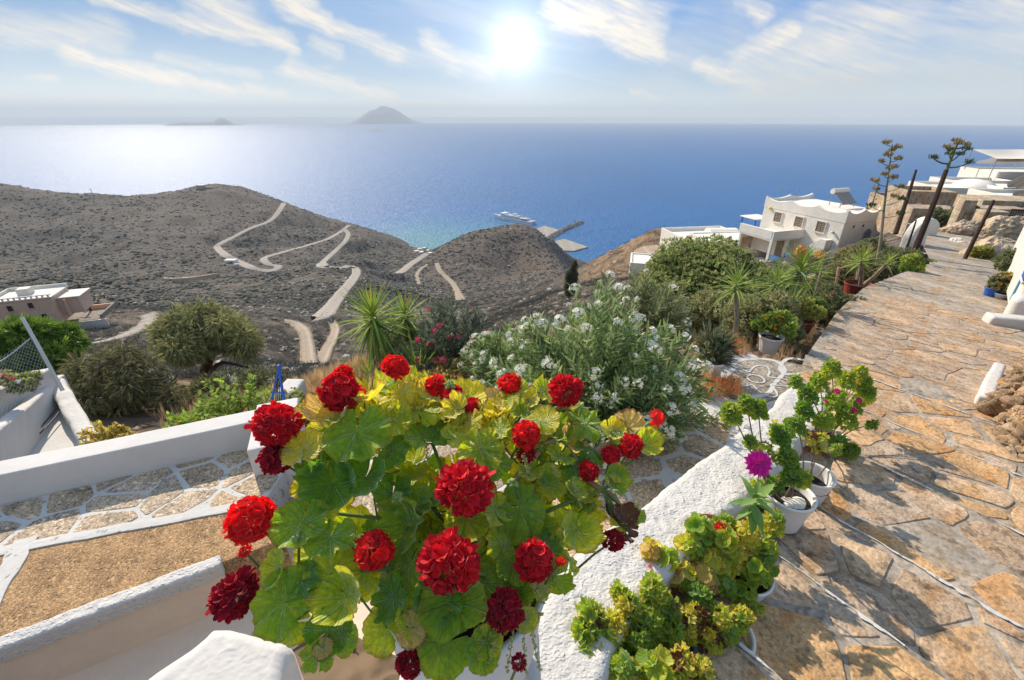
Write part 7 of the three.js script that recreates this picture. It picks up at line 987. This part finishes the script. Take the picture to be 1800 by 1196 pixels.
pottedGeranium('low geranium with pale flat leaves at the picture bottom below the blue bucket', potFoot(1130, 1215, 1.85), 0.14, 0.26, M.terracotta, [[1060, 1160, 1.85, 16, 0.06, 0.03, [1, 3], 1], [1100, 1180, 1.8, 16, 0.06, 0.034, [1, 0, 3], 1], [1150, 1180, 1.8, 16, 0.06, 0.034, [1, 0], 1], [1030, 1150, 1.85, 14, 0.045, 0.028, [0, 1], 1], [1200, 1165, 1.85, 20, 0.05, 0.024, [3, 5, 1]], [1230, 1180, 1.85, 20, 0.05, 0.024, [0, 1, 3]], [1070, 1120, 1.9, 10, 0.04, 0.026, [1, 0], 1], [1040, 1190, 1.8, 14, 0.05, 0.03, [0, 2], 1]], 607, { flowers: [[1156, 1168, 1.8, 34, 1, reds[0]]] });
pottedGeranium('terracotta pot tucked behind the yellowing geranium by the wall', potFoot(1255, 935, 2.5), 0.12, 0.22, M.terracotta, [[1232, 935, 2.45, 12, 0.05, 0.026, [3, 1], 1], [1275, 920, 2.55, 14, 0.05, 0.022, [0, 3]], [1225, 920, 2.5, 6, 0.03, 0.03, [3], 1]], 608);
// zinnia
{
  const foot = potFoot(1322, 905, 2.55, 0, 0.3), t = thing('zinnia', 'magenta zinnia with an orange centre and pointed green leaves', 'zinnia', at(foot)), L = (u, v, d) => P(u, v, d).sub(foot), top = L(1334, 815, 2.45), R = rngOf(9);
  part('stem', limb([V(0, 0, 0), L(1330, 880, 2.5), top], 0.0045, 0.003, 7), M.stemGreen, t);
  const head = new THREE.Group(); head.name = 'flower_head'; t.add(head); head.position.copy(top); head.quaternion.copy(qUp(V(-0.05, 0.75, 0.8))); head.scale.setScalar(1.25); const petal = blade(1, 0.42, { seg: 4, curl: 0.25, fold: 0.2, tip: 1.4, base: 0.3 }), pm = [leafy(0.72, 0.015, 0.36, 0.42, { roughness: 0.75 }), leafy(0.60, 0.01, 0.28, 0.4, { roughness: 0.75 })];
  [[16, 0.062, 0.12, 0], [15, 0.058, 0.3, 0.003], [13, 0.05, 0.5, 0.007], [10, 0.04, 0.75, 0.011], [8, 0.028, 1.0, 0.014]].forEach(([n, l, e, y], k) => { for (let i = 0; i < n; i++) { const a = i / n * 6.283 + k * 0.4 + R() * 0.1, g = part('petal', petal, pm[(i + k) % 2], head), d = V(Math.cos(a) * Math.cos(e), Math.sin(e), Math.sin(a) * Math.cos(e)); g.position.set(0, y, 0); g.quaternion.copy(qUp(d)); const face = V(0, 0, 1).applyQuaternion(g.quaternion), want = V(0, 1, 0).addScaledVector(d, -d.y).normalize(); g.quaternion.premultiply(new THREE.Quaternion().setFromAxisAngle(d, (Math.sign(face.clone().cross(want).dot(d)) || 1) * face.angleTo(want))); g.scale.setScalar(l * lerp(0.9, 1.08, R())); } });
  const l = []; for (let i = 0; i < 40; i++) { const q = Math.sqrt(i / 40) * 0.013, a = i * 2.4, s = new THREE.ConeGeometry(0.0026, 0.008, 5); s.translate(Math.cos(a) * q, 0.02 - q * 0.3, Math.sin(a) * q); l.push(s); } part('centre', join(l), leafy(0.85, 0.35, 0.02, 0.2), head);
  const zl = blade(1, 0.36, { seg: 6, curl: 0.3, fold: 0.3, tip: 0.85, base: 0.35 }), zm = [leafy(0.16, 0.30, 0.06, 0.4), leafy(0.26, 0.42, 0.10, 0.42)];
  for (const [u, v, d, len, az, el, m] of [[1320, 885, 2.45, 0.13, 0.2, 0.5, 1], [1325, 880, 2.45, 0.13, 2.6, 0.45, 1], [1322, 890, 2.42, 0.15, 1.4, -0.3, 0], [1325, 892, 2.42, 0.15, 1.9, -0.5, 0], [1330, 885, 2.45, 0.14, 0.6, -0.1, 0], [1318, 885, 2.45, 0.12, 3.2, 0.2, 0], [1322, 872, 2.48, 0.12, 4.4, 0.8, 1], [1335, 875, 2.48, 0.13, -0.5, 0.7, 1], [1322, 895, 2.42, 0.11, 2.9, -0.3, 1], [1325, 870, 2.46, 0.10, 1.6, 1.0, 0], [1328, 868, 2.46, 0.09, 5.4, 1.2, 1]]) { const g = part('leaf', zl, zm[m], t), dd = V(Math.cos(az) * Math.cos(el), Math.sin(el), Math.sin(az) * Math.cos(el)); g.position.copy(L(u, v, d)); g.quaternion.copy(qUp(dd)); const face = V(0, 0, 1).applyQuaternion(g.quaternion), want = V(0, 1, 0).addScaledVector(dd, -dd.y).normalize(); g.quaternion.premultiply(new THREE.Quaternion().setFromAxisAngle(dd, (Math.sign(face.clone().cross(want).dot(dd)) || 1) * face.angleTo(want))); g.scale.setScalar(len); }
}
// ---------------------------------------------------------------- blue gate, its pillar, and the painted flower on the paving
{
  const f = P(494, 745, 4.6), t = thing('blue_gate', 'narrow blue iron gate seen edge on beside the parapet end', 'gate', at(f)), e = (u, v) => P(u, v, 4.6).sub(f), bar = (n, a, b, r, m = M.blue) => part(n, limb([a, a.clone().lerp(b, 0.5), b], r, r, 6), m, t);
  bar('post', e(504, 742), e(490, 646), 0.016); bar('post', e(478, 700), e(490, 648), 0.012); bar('rail', e(478, 700), e(481, 742), 0.02); bar('rail', e(480, 690), e(501, 690), 0.008); for (let i = 0; i < 5; i++) bar('bar', e(483 + i * 4, 742), e(486 + i * 2.4, 668 - i * 2), 0.005, M.darkIron); part('finial', new THREE.SphereGeometry(0.022, 10, 8).translate(...at(e(490, 645))), M.blue, t);
  const p = G(508, 760, 2.9), g = thing('gate_pillar', 'short white pillar with a mottled face behind the blue gate', 'pillar'), top = P(509, 678, 5.0); part('masonry', lumpyWall([[top.x, top.z - 0.14, top.y], [top.x, top.z, top.y], [top.x + 0.02, top.z + 0.14, top.y]], 0.22, -3.6, { amp: 0.008, round: 0.03, step: 0.03 }), M.white, g);
}
{
  const c = G(1338, 660, 2.70), base = scene.getObjectByName('garden_terrace'), y = -2.712, ring = (pts, w, lift = 0, name = 'painted_ornament') => { const pos = [], idx = [], uv = [], cv = new THREE.CatmullRomCurve3(pts.map((p) => V(p[0], 0, p[1])), true, 'catmullrom', 0.6), n = pts.length * 8; for (let i = 0; i <= n; i++) { const p = cv.getPoint((i % n) / n), tg = cv.getTangent((i % n) / n), ww = w * (0.8 + 0.5 * noise3(i * 0.3, w * 99, 0)); for (const s of [-0.5, 0.5]) { pos.push(p.x - tg.z * s * ww, y + 0.0085 + lift * 0.35, p.z + tg.x * s * ww); uv.push(p.x + s * ww, p.z); } } for (let i = 0; i < n; i++) { const a = i * 2; idx.push(a, a + 2, a + 1, a + 1, a + 2, a + 3); } part(name, geoOf(pos, idx, uv), M.paint, base); };
  const gp = (u, v) => { const p = G(u, v, 2.715); return [p.x, p.z]; };
  const plate = [gp(1265, 678), gp(1290, 650), gp(1288, 640), gp(1305, 630), gp(1345, 629), gp(1395, 640), gp(1440, 648), gp(1445, 658), gp(1410, 690), gp(1370, 700), gp(1330, 712), gp(1285, 700)];
  const s = slab(plate, () => y + 0.006, 0.02); part('concrete_panel', s, std({ color: RGB(0.50, 0.45, 0.39), map: withRepeat(gravelCol, 1), bumpMap: grainTex, bumpScale: 0.006, roughness: 0.95 }), base);
  ring([gp(1270, 676), gp(1288, 652), gp(1290, 642), gp(1306, 634), gp(1345, 633), gp(1370, 640), gp(1378, 655), gp(1362, 675), gp(1345, 695), gp(1300, 697)], 0.05);
  ring([gp(1375, 640), gp(1390, 632), gp(1425, 638), gp(1440, 648), gp(1420, 656), gp(1385, 660), gp(1372, 652)], 0.045, 0.005);
  for (let k = 0; k < 1; k++) { const fl = []; for (let i = 0; i < 40; i++) { const a = i / 40 * 6.283, r = 0.30 + 0.12 * Math.cos(a * 5); fl.push([c.x - 0.1 + Math.cos(a + 0.3) * r, c.z + 0.08 + Math.sin(a + 0.3) * r * 0.9]); } ring(fl, 0.022, 0.010); const inn = []; for (let i = 0; i < 12; i++) { const a = i / 12 * 6.283; inn.push([c.x - 0.1 + Math.cos(a) * 0.09, c.z + 0.08 + Math.sin(a) * 0.09]); } ring(inn, 0.02, 0.014); }
}
renderer.render(scene, camera);
